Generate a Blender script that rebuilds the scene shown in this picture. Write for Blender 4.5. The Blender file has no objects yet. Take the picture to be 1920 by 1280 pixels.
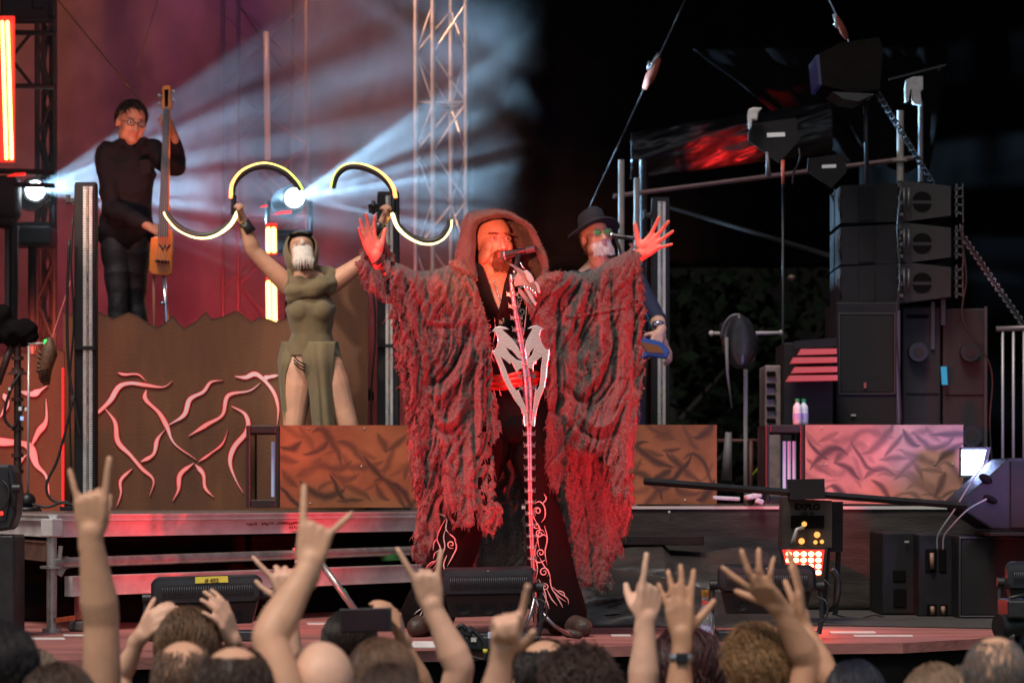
import bpy, bmesh, math, random
import numpy as np
from mathutils import Vector, Matrix, Euler
random.seed(7)
rng = np.random.RandomState(11)
R = math.radians
sc = bpy.context.scene
COL = sc.collection

# ------------------------------------------------------------------ camera
FPX = 5000.0          # focal length in pixels of the 1920 px wide photograph
CZ = 0.637            # eye height above the stage floor (z = 0)
HV = 930.0            # row of the horizon
cam_d = bpy.data.cameras.new('camera'); cam = bpy.data.objects.new('camera', cam_d); COL.objects.link(cam)
cam.location = (0, 0, CZ); cam.rotation_euler = (R(90), 0, 0)
cam_d.sensor_width = 36; cam_d.lens = FPX / 1920 * 36
cam_d.shift_y = (HV - 640) / 1920.0
cam_d.clip_start = 0.1; cam_d.clip_end = 500
cam_d.dof.use_dof = True; cam_d.dof.focus_distance = 12.15; cam_d.dof.aperture_fstop = 3.7
sc.camera = cam

# ------------------------------------------------------------------ world, dusk daylight, exposure
world = bpy.data.worlds.new('World'); sc.world = world; world.use_nodes = True
wn = world.node_tree; wn.nodes.clear()
SUN_EL, SUN_ROT = R(60), R(200)
sky = wn.nodes.new('ShaderNodeTexSky'); sky.sky_type = 'NISHITA'; sky.sun_disc = False
sky.sun_elevation = SUN_EL; sky.sun_rotation = SUN_ROT; sky.air_density = 1.3; sky.dust_density = 3.0; sky.ozone_density = 1.0
bg = wn.nodes.new('ShaderNodeBackground'); bg.inputs['Strength'].default_value = 0.075
wo = wn.nodes.new('ShaderNodeOutputWorld')
wn.links.new(sky.outputs['Color'], bg.inputs['Color']); wn.links.new(bg.outputs['Background'], wo.inputs['Surface'])
sun_d = bpy.data.lights.new('sun', 'SUN'); sun = bpy.data.objects.new('sun', sun_d); COL.objects.link(sun)
sun_d.energy = 2.0; sun_d.angle = R(18); sun_d.color = (1.0, 0.88, 0.76)
# evening light from behind the photographer, a little from the left
sun.rotation_euler = (R(90) - R(60), 0, R(-24)); sun.location = (-3, -5, 8)
sc.view_settings.view_transform = 'Standard'; sc.view_settings.look = 'None'
sc.view_settings.exposure = 0.18; sc.view_settings.gamma = 1.0
sc.render.engine = 'CYCLES'
cy = sc.cycles
cy.use_denoising = True
cy.max_bounces = 4; cy.diffuse_bounces = 2; cy.glossy_bounces = 2; cy.transmission_bounces = 3; cy.volume_bounces = 0; cy.transparent_max_bounces = 6
cy.sample_clamp_indirect = 3.0; cy.sample_clamp_direct = 0.0
cy.caustics_reflective = False; cy.caustics_refractive = False
cy.volume_step_rate = 1.0; cy.volume_max_steps = 64

def P(u, v, D):
    """the point that stands D metres in front of the lens and shows at photo pixel (u, v)"""
    return Vector(((u - 960) * D / FPX, D, CZ + (HV - v) * D / FPX))
def PX(D): return D / FPX

# ------------------------------------------------------------------ numpy noise
def _h(ix, iy, iz, seed):
    n = (ix.astype(np.int64) * 374761393 + iy.astype(np.int64) * 668265263 + iz.astype(np.int64) * 2147483647 + seed * 1274126177) & 0xFFFFFFFF
    n = ((n ^ (n >> 13)) * 1274126177) & 0xFFFFFFFF
    n = (n ^ (n >> 16)) & 0xFFFFFF
    return n / float(0xFFFFFF) * 2 - 1
def vnoise(p, seed=0):
    p = np.asarray(p, float); i = np.floor(p); f = p - i; f = f * f * (3 - 2 * f)
    ix, iy, iz = i[:, 0], i[:, 1], i[:, 2]; r = 0
    for a in (0, 1):
        for b in (0, 1):
            for c in (0, 1):
                w = (f[:, 0] if a else 1 - f[:, 0]) * (f[:, 1] if b else 1 - f[:, 1]) * (f[:, 2] if c else 1 - f[:, 2])
                r = r + w * _h(ix + a, iy + b, iz + c, seed)
    return r
def fnoise(p, octs=3, seed=0):
    p = np.asarray(p, float); r = 0; a = 1.0; t = 0
    for k in range(octs):
        r = r + a * vnoise(p * (2 ** k) + 17.3 * k, seed + k); t += a; a *= .5
    return r / t

# ------------------------------------------------------------------ materials
MATS = {}
def mat(name, col, rough=0.7, metal=0.0, var=0.0, scale=6.0, bump=0.0, bscale=80.0, col2=None, spec=None, emit=None, estr=0.0, stretch=None, sheen=0.0, sss=0.0, coat=0.0):
    if name in MATS: return MATS[name]
    m = bpy.data.materials.new(name); m.use_nodes = True; nt = m.node_tree; n = nt.nodes; L = nt.links
    b = n['Principled BSDF']; MATS[name] = m
    b.inputs['Base Color'].default_value = (*col, 1); b.inputs['Roughness'].default_value = rough; b.inputs['Metallic'].default_value = metal
    if spec is not None: b.inputs['Specular IOR Level'].default_value = spec
    if sheen: b.inputs['Sheen Weight'].default_value = sheen; b.inputs['Sheen Roughness'].default_value = .6
    if coat: b.inputs['Coat Weight'].default_value = coat; b.inputs['Coat Roughness'].default_value = .2
    if sss:
        b.inputs['Subsurface Weight'].default_value = sss; b.inputs['Subsurface Scale'].default_value = 0.012
        b.inputs['Subsurface Radius'].default_value = (1, .35, .2)
    if emit: b.inputs['Emission Color'].default_value = (*emit, 1); b.inputs['Emission Strength'].default_value = estr
    tc = n.new('ShaderNodeTexCoord'); mp = n.new('ShaderNodeMapping'); L.new(tc.outputs['Object'], mp.inputs['Vector'])
    if stretch: mp.inputs['Scale'].default_value = stretch
    if var or col2:
        t = n.new('ShaderNodeTexNoise'); t.inputs['Scale'].default_value = scale; t.inputs['Detail'].default_value = 5; t.inputs['Roughness'].default_value = .62
        L.new(mp.outputs['Vector'], t.inputs['Vector'])
        cr = n.new('ShaderNodeValToRGB'); L.new(t.outputs['Fac'], cr.inputs['Fac'])
        c2 = col2 or tuple(min(1, c * (1 + var)) for c in col); c1 = col if col2 else tuple(c * (1 - var) for c in col)
        cr.color_ramp.elements[0].position = .32; cr.color_ramp.elements[1].position = .68
        cr.color_ramp.elements[0].color = (*c1, 1); cr.color_ramp.elements[1].color = (*c2, 1)
        L.new(cr.outputs['Color'], b.inputs['Base Color'])
        mr = n.new('ShaderNodeMapRange'); mr.inputs[3].default_value = max(.03, rough - .12); mr.inputs[4].default_value = min(1, rough + .12)
        L.new(t.outputs['Fac'], mr.inputs[0]); L.new(mr.outputs[0], b.inputs['Roughness'])
    if bump:
        t2 = n.new('ShaderNodeTexNoise'); t2.inputs['Scale'].default_value = bscale; t2.inputs['Detail'].default_value = 4
        L.new(mp.outputs['Vector'], t2.inputs['Vector'])
        bp = n.new('ShaderNodeBump'); bp.inputs['Strength'].default_value = bump; bp.inputs['Distance'].default_value = 0.01
        L.new(t2.outputs['Fac'], bp.inputs['Height']); L.new(bp.outputs['Normal'], b.inputs['Normal'])
    return m
def glow(name, col, s):
    return mat(name, (0.02, 0.02, 0.02), .4, emit=col, estr=s)

# ------------------------------------------------------------------ mesh builder
def frame_of(d, up=(0, 0, 1)):
    d = Vector(d).normalized(); u = Vector(up)
    if abs(d.dot(u)) > .98: u = Vector((0, 1, 0)) if abs(d.y) < .9 else Vector((1, 0, 0))
    x = d.cross(u).normalized(); y = x.cross(d).normalized()
    return x, y, d
def smooth_path(pts, n=6, closed=False):
    """Catmull-Rom through pts (any dimension)"""
    pts = [np.array(p, float) for p in pts]; out = []; N = len(pts)
    rngk = range(N if closed else N - 1)
    for i in rngk:
        p1 = pts[i]; p2 = pts[(i + 1) % N]
        p0 = pts[(i - 1) % N] if (closed or i > 0) else 2 * p1 - p2
        p3 = pts[(i + 2) % N] if (closed or i + 2 < N) else 2 * p2 - p1
        for k in range(n):
            t = k / n
            out.append(.5 * ((2 * p1) + (-p0 + p2) * t + (2 * p0 - 5 * p1 + 4 * p2 - p3) * t * t + (-p0 + 3 * p1 - 3 * p2 + p3) * t ** 3))
    if not closed: out.append(pts[-1])
    return out
class MB:
    def __init__(s): s.v = []; s.f = []; s.m = []
    def add(s, vs, fs, mi=0):
        b = len(s.v); s.v.extend([tuple(map(float, p)) for p in vs]); s.f.extend([tuple(b + i for i in f) for f in fs]); s.m.extend([mi] * len(fs)); return s
    def box(s, c, size, rot=None, mi=0, ch=0.0):
        """box centred on c; ch chamfers the vertical and horizontal edges"""
        hx, hy, hz = [a / 2 for a in size]; M = Euler(rot).to_matrix() if rot else Matrix.Identity(3)
        if ch <= 0:
            vs = [(x, y, z) for x in (-hx, hx) for y in (-hy, hy) for z in (-hz, hz)]
            fs = [(0, 1, 3, 2), (4, 6, 7, 5), (0, 4, 5, 1), (2, 3, 7, 6), (0, 2, 6, 4), (1, 5, 7, 3)]
            s.add([M @ Vector(p) + Vector(c) for p in vs], fs, mi); return s
        bm = bmesh.new(); bmesh.ops.create_cube(bm, size=1)
        for q in bm.verts: q.co = Vector((q.co.x * size[0], q.co.y * size[1], q.co.z * size[2]))
        bmesh.ops.bevel(bm, geom=bm.edges[:], offset=min(ch, min(size) * .45), segments=2, affect='EDGES', profile=.5)
        vs = [M @ q.co + Vector(c) for q in bm.verts]; bm.verts.index_update()
        fs = [[q.index for q in f.verts] for f in bm.faces]; bm.free(); s.add(vs, fs, mi); return s
    def tube(s, pts, rad, seg=10, mi=0, asp=1.0, up=(0, 0, 1), cap=True, closed=False):
        """round (or flattened: asp = side/up radius ratio) tube through pts"""
        pts = [Vector(p) for p in pts]; n = len(pts)
        if not hasattr(rad, '__len__'): rad = [rad] * n
        vs = []; fs = []; X = None
        for i, p in enumerate(pts):
            if closed: d = pts[(i + 1) % n] - pts[i - 1]
            else: d = (pts[min(i + 1, n - 1)] - pts[max(i - 1, 0)])
            if d.length < 1e-9: d = Vector((0, 0, 1))
            d.normalize()
            if X is None: X, Y, _ = frame_of(d, up)
            else:
                X = (X - d * X.dot(d))
                if X.length < 1e-6: X, Y, _ = frame_of(d, up)
                X.normalize(); Y = X.cross(d).normalized() * 1.0
            r = rad[i]; a_ = asp[i] if hasattr(asp, '__len__') else asp
            for k in range(seg):
                t = 2 * math.pi * k / seg; vs.append(p + X * (math.cos(t) * r * a_) + Y * (math.sin(t) * r))
        m = n if closed else n - 1
        for i in range(m):
            j = (i + 1) % n
            for k in range(seg):
                q = (k + 1) % seg; fs.append((i * seg + k, i * seg + q, j * seg + q, j * seg + k))
        if cap and not closed:
            fs.append(tuple(range(seg))[::-1]); fs.append(tuple((n - 1) * seg + k for k in range(seg)))
        s.add(vs, fs, mi); return s
    def capsule(s, pts, rad, seg=10, mi=0, asp=1.0, up=(0, 0, 1)):
        """tube with rounded ends"""
        pts = [Vector(p) for p in pts]; rad = list(rad) if hasattr(rad, '__len__') else [rad] * len(pts)
        a = asp if hasattr(asp, '__len__') else [asp] * len(pts)
        d0 = (pts[0] - pts[1]).normalized(); d1 = (pts[-1] - pts[-2]).normalized()
        k = [(.45, .87), (.8, .55), (.97, .2)]
        P0 = [pts[0] + d0 * rad[0] * x for x, _ in k][::-1]; R0 = [rad[0] * y for _, y in k][::-1]
        P1 = [pts[-1] + d1 * rad[-1] * x for x, _ in k]; R1 = [rad[-1] * y for _, y in k]
        s.tube(P0 + pts + P1, R0 + rad + R1, seg, mi, [a[0]] * 3 + list(a) + [a[-1]] * 3, up); return s
    def ell(s, c, r, rot=None, mi=0, nu=16, nv=10):
        M = Euler(rot).to_matrix() if rot else Matrix.Identity(3); vs = []; fs = []
        vs.append(Vector((0, 0, 1)))
        for i in range(1, nv):
            a = math.pi * i / nv
            for k in range(nu):
                b = 2 * math.pi * k / nu; vs.append(Vector((math.sin(a) * math.cos(b), math.sin(a) * math.sin(b), math.cos(a))))
        vs.append(Vector((0, 0, -1))); L_ = len(vs) - 1
        for k in range(nu): fs.append((0, 1 + k, 1 + (k + 1) % nu))
        for i in range(nv - 2):
            for k in range(nu):
                q = (k + 1) % nu; fs.append((1 + i * nu + k, 1 + (i + 1) * nu + k, 1 + (i + 1) * nu + q, 1 + i * nu + q))
        for k in range(nu): fs.append((L_, 1 + (nv - 2) * nu + (k + 1) % nu, 1 + (nv - 2) * nu + k))
        s.add([M @ Vector((p.x * r[0], p.y * r[1], p.z * r[2])) + Vector(c) for p in vs], fs, mi); return s
    def prism(s, outline, vec, mi=0):
        """closed outline of 3-D points extruded by vec"""
        n = len(outline); vec = Vector(vec); vs = [Vector(p) for p in outline] + [Vector(p) + vec for p in outline]
        fs = [tuple(range(n))[::-1], tuple(range(n, 2 * n))] + [(i, (i + 1) % n, n + (i + 1) % n, n + i) for i in range(n)]
        s.add(vs, fs, mi); return s
    def loft(s, rings, mi=0, closed=True, caps=False):
        n = len(rings[0]); vs = [p for r in rings for p in r]; fs = []
        for i in range(len(rings) - 1):
            for k in range(n if closed else n - 1):
                q = (k + 1) % n; fs.append((i * n + k, i * n + q, (i + 1) * n + q, (i + 1) * n + k))
        if caps: fs.append(tuple(range(n))[::-1]); fs.append(tuple((len(rings) - 1) * n + k for k in range(n)))
        s.add(vs, fs, mi); return s
    def build(s, name, mats, parent=None, smooth=False, angle=None):
        me = bpy.data.meshes.new(name); off = world_loc(parent) if parent is not None else Vector((0, 0, 0))
        v = np.array(s.v, float).reshape(-1, 3) - np.array(off)
        me.from_pydata(v.tolist(), [], s.f)
        ms = mats if isinstance(mats, (list, tuple)) else [mats]
        for m in ms: me.materials.append(m)
        if len(ms) > 1: me.polygons.foreach_set('material_index', s.m)
        me.update()
        if smooth:
            me.polygons.foreach_set('use_smooth', [True] * len(me.polygons))
            if angle: me.set_sharp_from_angle(angle=R(angle))
        o = bpy.data.objects.new(name, me); COL.objects.link(o)
        if parent is not None: o.parent = parent
        return o
def world_loc(o):
    v = Vector((0, 0, 0))
    while o is not None: v += o.location; o = o.parent
    return v
def tag(o, label=None, cat=None, group=None, kind=None):
    if label: o['label'] = label
    if cat: o['category'] = cat
    if group: o['group'] = group
    if kind: o['kind'] = kind
    return o
def thing(name, label, cat, loc=(0, 0, 0), group=None):
    o = bpy.data.objects.new(name, None); COL.objects.link(o); o.location = loc; o.empty_display_size = .1
    return tag(o, label, cat, group)
def copy_tree(o, parent=None):
    c = o.copy(); COL.objects.link(c); c.parent = parent
    for ch in list(o.children): copy_tree(ch, c)
    return c
def fuse(mb, voxel=.006, smooth=4, fac=.5):
    """weld everything in mb into one continuous skin; returns (verts, faces) arrays"""
    me = bpy.data.meshes.new('tmp'); me.from_pydata(mb.v, [], mb.f); me.update()
    bm = bmesh.new(); bm.from_mesh(me); bmesh.ops.recalc_face_normals(bm, faces=bm.faces); bm.to_mesh(me); bm.free()
    o = bpy.data.objects.new('tmp', me); COL.objects.link(o)
    r = o.modifiers.new('r', 'REMESH'); r.mode = 'VOXEL'; r.voxel_size = voxel; r.adaptivity = 0
    if smooth:
        q = o.modifiers.new('s', 'SMOOTH'); q.iterations = smooth; q.factor = fac
    dg = bpy.context.evaluated_depsgraph_get(); ev = o.evaluated_get(dg); m2 = ev.to_mesh()
    n = len(m2.vertices); v = np.empty(n * 3); m2.vertices.foreach_get('co', v); v = v.reshape(-1, 3)
    f = [tuple(p.vertices) for p in m2.polygons]
    nn = np.empty(n * 3); m2.vertices.foreach_get('normal', nn); nn = nn.reshape(-1, 3)
    ev.to_mesh_clear(); bpy.data.objects.remove(o); bpy.data.meshes.remove(me)
    return v, f, nn
def skin(name, mb, m, parent, voxel=.006, smooth=4, shape=None, matfn=None, extra=None):
    v, f, nn = fuse(mb, voxel, smooth)
    if shape is not None: v = shape(v, nn)
    out = MB(); out.v = [tuple(p) for p in v]; out.f = list(f)
    if matfn is not None:
        c = np.array([v[list(q)].mean(0) for q in f]); nf = np.array([nn[list(q)].mean(0) for q in f]); out.m = [int(a) for a in matfn(c, nf)]
    else: out.m = [0] * len(f)
    if extra is not None:
        b = len(out.v); out.v.extend(extra.v); out.f.extend([tuple(b + i for i in q) for q in extra.f]); out.m.extend(extra.m)
    return out.build(name, m, parent, smooth=True)
# ================================================================== lamps of the show
def spot(name, loc, target, col, watt, size, blend=.5, rad=.05, gobo=None):
    d = bpy.data.lights.new(name, 'SPOT'); o = bpy.data.objects.new(name, d); COL.objects.link(o)
    d.energy = watt; d.color = col; d.spot_size = R(size); d.spot_blend = blend; d.shadow_soft_size = rad
    o.location = loc; o.rotation_euler = (Vector(target) - Vector(loc)).to_track_quat('-Z', 'Y').to_euler()
    if gobo:
        d.use_nodes = True; nt = d.node_tree; n = nt.nodes; L = nt.links; em = n['Emission']
        tc = n.new('ShaderNodeTexCoord'); sp = n.new('ShaderNodeSeparateXYZ'); L.new(tc.outputs['Normal'], sp.inputs[0])
        cb = n.new('ShaderNodeCombineXYZ')
        for i, ax in enumerate('XY'):
            dv = n.new('ShaderNodeMath'); dv.operation = 'DIVIDE'; L.new(sp.outputs[ax], dv.inputs[0]); L.new(sp.outputs['Z'], dv.inputs[1]); L.new(dv.outputs[0], cb.inputs[i])
        cb.inputs[2].default_value = gobo[1]; dv0 = cb.inputs[0].links[0].from_node; s0 = n.new('ShaderNodeMath'); s0.operation = 'MULTIPLY'; s0.inputs[1].default_value = .14; L.new(dv0.outputs[0], s0.inputs[0]); L.new(s0.outputs[0], cb.inputs[0])
        t = n.new('ShaderNodeTexNoise'); t.inputs['Scale'].default_value = gobo[0]; t.inputs['Detail'].default_value = 2.5; L.new(cb.outputs[0], t.inputs['Vector'])
        cr = n.new('ShaderNodeMapRange'); cr.inputs[1].default_value = .47; cr.inputs[2].default_value = .66; cr.inputs[3].default_value = .02; cr.inputs[4].default_value = 2.6
        cr.interpolation_type = 'SMOOTHSTEP'; L.new(t.outputs['Fac'], cr.inputs[0]); L.new(cr.outputs[0], em.inputs['Strength'])
    return o
RED = (1.0, 0.025, 0.03)
# wash floods on the lip of the stage, facing the players (their housings are built below)
spot('flood_lamp', (-1.32, 11.88, .22), (-.45, 12.1, 1.0), RED, 120, 76, .9, .09)
spot('flood_lamp', (-.11, 11.80, .22), (0.0, 12.1, 1.6), RED, 45, 66, .9, .09)
spot('flood_lamp', (1.13, 11.88, .22), (.45, 12.1, 1.0), RED, 120, 76, .9, .09)
spot('flood_lamp', (-1.30, 11.98, .26), (-1.3, 13.6, .35), (1, .06, .05), 38, 120, .9, .09)
spot('face_fill_lamp', (-.55, 5.0, 1.50), P(920, 450, 12.2), (1, .23, .12), 4200, 6.5, .8, .05)  # unseen lamp added to brighten the singer's face under the hood
# red front wash from unseen lamps low on both sides
spot('front_wash_lamp', (-5.6, 7.4, 1.0), (-.1, 12.2, 1.12), (1, .018, .03), 5200, 17, .8, .12)
spot('front_wash_lamp', (5.8, 7.4, 1.0), (.2, 12.2, 1.12), (1, .018, .03), 4800, 17, .8, .12)
# beam heads in the smoke
BEAM = (.36, .68, 1.0)
b1 = P(66, 357, 19.0); b2 = P(552, 371, 19.0)
spot('beam_lamp', b1 + Vector((.03, -.12, 0)), b1 + Vector((1, -.22, .10)), BEAM, 1800, 58, .25, .02, gobo=(12.0, 1.3))
spot('beam_lamp', b2 + Vector((.03, -.12, 0)), b2 + Vector((1, -.20, .17)), BEAM, 3000, 62, .25, .02, gobo=(11.0, 4.7))
spot('beam_lamp', (-2.9, 19.6, 5.35), (0.9, 19.4, 3.35), (.40, .66, 1.0), 2600, 16, .4, .03, gobo=(9.0, 8.1))
# red and violet wash on the back cloth
spot('cloth_wash_lamp', (-2.1, 18.6, 1.6), (-2.1, 22.3, 2.3), (1, .03, .06), 620, 84, 1.0, .15)
spot('cloth_wash_lamp', (-3.4, 18.8, 1.6), (-3.2, 22.3, 2.9), (1, .16, .10), 170, 95, .8, .15)
spot('cloth_wash_lamp', (-2.4, 19.2, 6.2), (-1.9, 22.2, 3.2), (.42, .16, 1.0), 150, 80, .8, .2)
spot('truss_lamp', (-2.0, 20.2, 5.8), (-.5, 20.8, 3.0), (1, .45, .2), 900, 55, .7, .05)
spot('cloth_wash_lamp', (-5.4, 20.0, 5.6), (-3.8, 22.3, 3.9), (1, .30, .14), 330, 60, .8, .15)
# neutral side light that catches the dancer and the hatted player
spot('bass_lamp', (-1.6, 13.2, 1.0), P(238, 300, 17.3), (1, .34, .22), 800, 13, .8, .1)  # unseen reddish lamp added to light the bass player from the front
spot('side_lamp', (-3.6, 12.6, 3.4), P(585, 640, 16), (1, .80, .62), 420, 20, .7, .1)
spot('side_lamp', (3.4, 13.2, 1.2), P(1140, 450, 16), (.45, .42, 1.0), 120, 24, .7, .1)
spot('side_lamp', (2.9, 12.9, .9), P(1620, 870, 15), (.55, .36, 1.0), 70, 60, .8, .1)

# ================================================================== ground, stage floor
M_black = mat('black_cloth', (.006, .0055, .0055), .95, spec=.04, var=.3, scale=2)
M_steel = mat('galvanised_steel', (.42, .41, .40), .38, .75, var=.25, scale=14, bump=.15, bscale=60)
M_alu = mat('brushed_aluminium', (.62, .60, .59), .45, .25, var=.22, scale=7, bump=.12, bscale=140, stretch=(.2, 1, 1))
M_plastic = mat('black_plastic', (.012, .012, .014), .42, var=.3, scale=25, bump=.08, bscale=300)
M_paint = mat('black_textured_paint', (.010, .0095, .011), .6, spec=.25, var=.3, scale=12, bump=.25, bscale=420)
M_grille = mat('black_grille', (.005, .005, .0055), .75, bump=.8, bscale=500)
M_rub = mat('rubber_cable', (.012, .012, .012), .5)
M_orange = mat('orange_ratchet_web', (.55, .12, .04), .7, var=.2, scale=20)
M_web = mat('grey_strap_web', (.16, .12, .10), .8)

m = MB(); m.box((0, 20, -1.475), (80, 60, .05)); g = m.build('ground', mat('trodden_grass', (.045, .055, .028), .95, var=.4, scale=1.2)); tag(g, kind='structure')
m_floor = mat('red_stage_vinyl', (.33, .125, .11), .58, var=.42, scale=3.2, bump=.45, bscale=26, stretch=(.3, 1, 1))
edge = [(-7, 9.1), (-1.97, 10.3), (-.44, 10.95), (.55, 11.4), (1.7, 11.6), (2.05, 11.9), (2.6, 12.6), (7, 13.4)]
mb = MB()
top = [(x, y, 0) for x, y in edge] + [(7, 24, 0), (-7, 24, 0)]
mb.prism(top, (0, 0, -.045)); fl = mb.build('stage_floor', m_floor); tag(fl, kind='structure')
# grey anti-slip mat along the right of the apron
mb = MB(); mb.prism([(1.35, 13.2, .003), (2.4, 12.75, .003), (4.2, 13.4, .003), (4.2, 14.9, .003), (1.1, 14.9, .003)], (0, 0, .004))
tag(mb.build('rubber_mat', mat('dark_rubber_mat', (.05, .045, .043), .8, var=.3, scale=10, bump=.5, bscale=150)), 'dark ribbed rubber mat lying on the stage floor before the skirted riser', 'floor mat')
# the front skirt under the lip
def skirt(name, pts, z0, z1, mt, amp=.012, n=60, label=None, cat=None, kind=None, folds=7.0, hz=0.0):
    pts = [Vector((x, y, 0)) for x, y in pts]; mb = MB(); rows = 14; L_ = []
    tot = sum((pts[i + 1] - pts[i]).length for i in range(len(pts) - 1)); acc = 0
    for i in range(len(pts) - 1):
        seg = pts[i + 1] - pts[i]; k = max(2, int(n * seg.length / tot))
        for j in range(k + (i == len(pts) - 2)): L_.append((pts[i] + seg * (j / k), Vector((seg.y, -seg.x, 0)).normalized(), acc + seg.length * j / k))
        acc += seg.length
    ps = np.array([[s * folds, r * .12, 3.1] for r in range(rows + 1) for (_, _, s) in L_])
    nz = fnoise(ps, 3, 5)
    if hz:
        ps2 = np.array([[s * 1.1, (z0 + (z1 - z0) * r / rows) * hz, 1.7] for r in range(rows + 1) for (_, _, s) in L_]); nz = nz * .25 + fnoise(ps2, 3, 9)
    vs = []; c = 0
    for r in range(rows + 1):
        z = z0 + (z1 - z0) * r / rows
        for (p, nrm, s) in L_:
            q = p + nrm * (amp * nz[c]); vs.append((q.x, q.y, z)); c += 1
    w = len(L_); fs = [(r * w + k, r * w + k + 1, (r + 1) * w + k + 1, (r + 1) * w + k) for r in range(rows) for k in range(w - 1)]
    mb.add(vs, fs); o = mb.build(name, mt, smooth=True)
    s_ = o.modifiers.new('t', 'SOLIDIFY'); s_.thickness = .004
    return tag(o, label, cat, kind=kind)
skirt('stage_skirt', [(x, y + .03) for x, y in edge], -1.45, -.045, M_black, .02, 160, 'black fabric skirt hanging below the front lip of the red stage', 'stage skirt')
# white tape marks on the floor
def tape(u, v, w, h, label):
    D0 = CZ * FPX / (v - HV); D1 = CZ * FPX / (v + h - HV)
    pts = [((u - 960) * D0 / FPX, D0), ((u + w - 960) * D0 / FPX, D0), ((u + w + h * .8 - 960) * D1 / FPX, D1), ((u + h * .8 - 960) * D1 / FPX, D1)]
    mb = MB(); mb.prism([(x, y, .001) for x, y in pts], (0, 0, .003)); tag(mb.build('floor_tape', mat('white_gaffer_tape', (.62, .58, .55), .6, var=.1, scale=20)), label, 'tape', 'white tape marks on the stage floor')
tape(45, 1196, 75, 3, 'short white tape mark on the floor at the far left, by the scaffold foot')
tape(118, 1190, 60, 2.5, 'white tape mark on the floor just left of the raised horned hand')
tape(575, 1168, 60, 3, 'white tape mark on the red floor between two raised arms and the phone')
tape(1145, 1190, 36, 3, 'white tape stub on the floor beside the boots of the robed singer')
tape(1555, 1184, 85, 3.5, 'longest white tape mark on the red floor right of the third floodlight')
tape(1600, 1191, 110, 2.5, 'thin white tape line in front of the longest tape mark at right')

# ================================================================== left platform (aluminium riser)
A = Vector((-2.15, 12.5, 0)); B = Vector((-.30, 15.1, 0)); C0 = Vector((-2.95, 14.4, 0))
def along(p, q, s): return p + (q - p) * s
plat = thing('aluminium_platform', 'red lit aluminium riser with scaffold tube front, left of the robed singer', 'stage platform', (-2.15, 12.5, 0))
mb = MB(); mb.prism([(A.x, A.y, .525), (B.x, B.y, .525), (-.30, 21.8, .525), (-6.5, 21.8, .525), (C0.x - 3.2, C0.y + 5.2, .525), (C0.x, C0.y, .525)], (0, 0, .025))
mb.build('deck', mat('deck_plywood', (.14, .11, .10), .5, var=.3, scale=5), plat)
def beam(name, p, q, z0, z1, th, mt, par, out=0.0):
    d = (q - p).normalized(); n = Vector((d.y, -d.x, 0)); mb = MB()
    a = p + n * out; b = q + n * out
    mb.prism([(a.x, a.y, z0), (b.x, b.y, z0), (b.x, b.y, z1), (a.x, a.y, z1)], n * -th)
    # lips top and bottom of the extrusion
    for z in (z0, z1 - .008):
        a2 = a + n * .006; b2 = b + n * .006; mb.prism([(a2.x, a2.y, z), (b2.x, b2.y, z), (b2.x, b2.y, z + .008), (a2.x, a2.y, z + .008)], n * -.006)
    return mb.build(name, mt, par)
beam('edge_rail', A, B, .445, .518, .05, M_alu, plat, .012)
beam('edge_trim', A, B, .520, .552, .03, M_alu, plat, .02)
beam('side_rail', C0, A, .445, .518, .05, M_alu, plat, .012)
beam('side_trim', C0, A, .520, .552, .03, M_alu, plat, .02)
beam('side_rail', C0 + Vector((.02, 0, 0)), A + Vector((-.05, .08, 0)), .33, .425, .05, mat('weathered_timber', (.12, .06, .04), .8, var=.4, scale=9), plat, .0)
beam('lower_rail', along(A, B, .02), B, .167, .262, .05, M_alu, plat, .06)
d = (B - A).normalized(); nrm = Vector((d.y, -d.x, 0))
mb = MB(); p0 = A - d * .03 + nrm * .02 + Vector((0, 0, .325)); p1 = B + nrm * .02 + Vector((0, 0, .339)); mb.tube([p0, p1], .025, 16); mb.build('cross_tube', M_steel, plat, smooth=True, angle=50)
mb = MB(); pp = A + nrm * .01 - d * .02; mb.tube([pp + Vector((0, 0, 0.02)), pp + Vector((0, 0, .445))], .0245, 16); mb.tube([pp + Vector((0, 0, 0)), pp + Vector((0, 0, .02))], .045, 16)
mb.build('corner_post', M_steel, plat, smooth=True, angle=50)
mb = MB(); mb.box(pp + Vector((0, 0, .49)), (.075, .075, .085), (0, 0, math.atan2(d.y, d.x)), ch=.006); mb.build('corner_block', M_alu, plat)
mb = MB(); mb.tube([pp + Vector((0, 0, .30)), pp + Vector((0, 0, .312))], .055, 20)
mb.tube([pp + Vector((0, 0, .325)), pp + d * .10 + Vector((0, 0, .325))], .031, 12); mb.box(pp + d * .035 + nrm * .02 + Vector((0, 0, .37)), (.018, .02, .07), (0, .1, 0)); mb.box(pp + d * .045 + nrm * .015 + Vector((0, 0, .285)), (.03, .03, .04), (0, .5, 0))
mb.build('rosette_clamp', M_steel, plat, smooth=True, angle=40)
for sv, hh in ((.50, .0),):
    q = along(A, B, .545) + nrm * .05
    mb = MB(); mb.box(q + Vector((0, 0, .385)), (.045, .02, .14), (0, 0, math.atan2(d.y, d.x)), ch=.003); mb.box(q + Vector((0, 0, .452)), (.065, .02, .012), (0, 0, math.atan2(d.y, d.x)))
    mb.tube([q + Vector((-.03, 0, .30)), q + Vector((.03, 0, .30))], .012, 8); mb.tube([q + Vector((-.035, 0, .35)), q + Vector((-.035, 0, .37))], .01, 8); mb.build('hanger_bracket', M_steel, plat)
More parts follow.
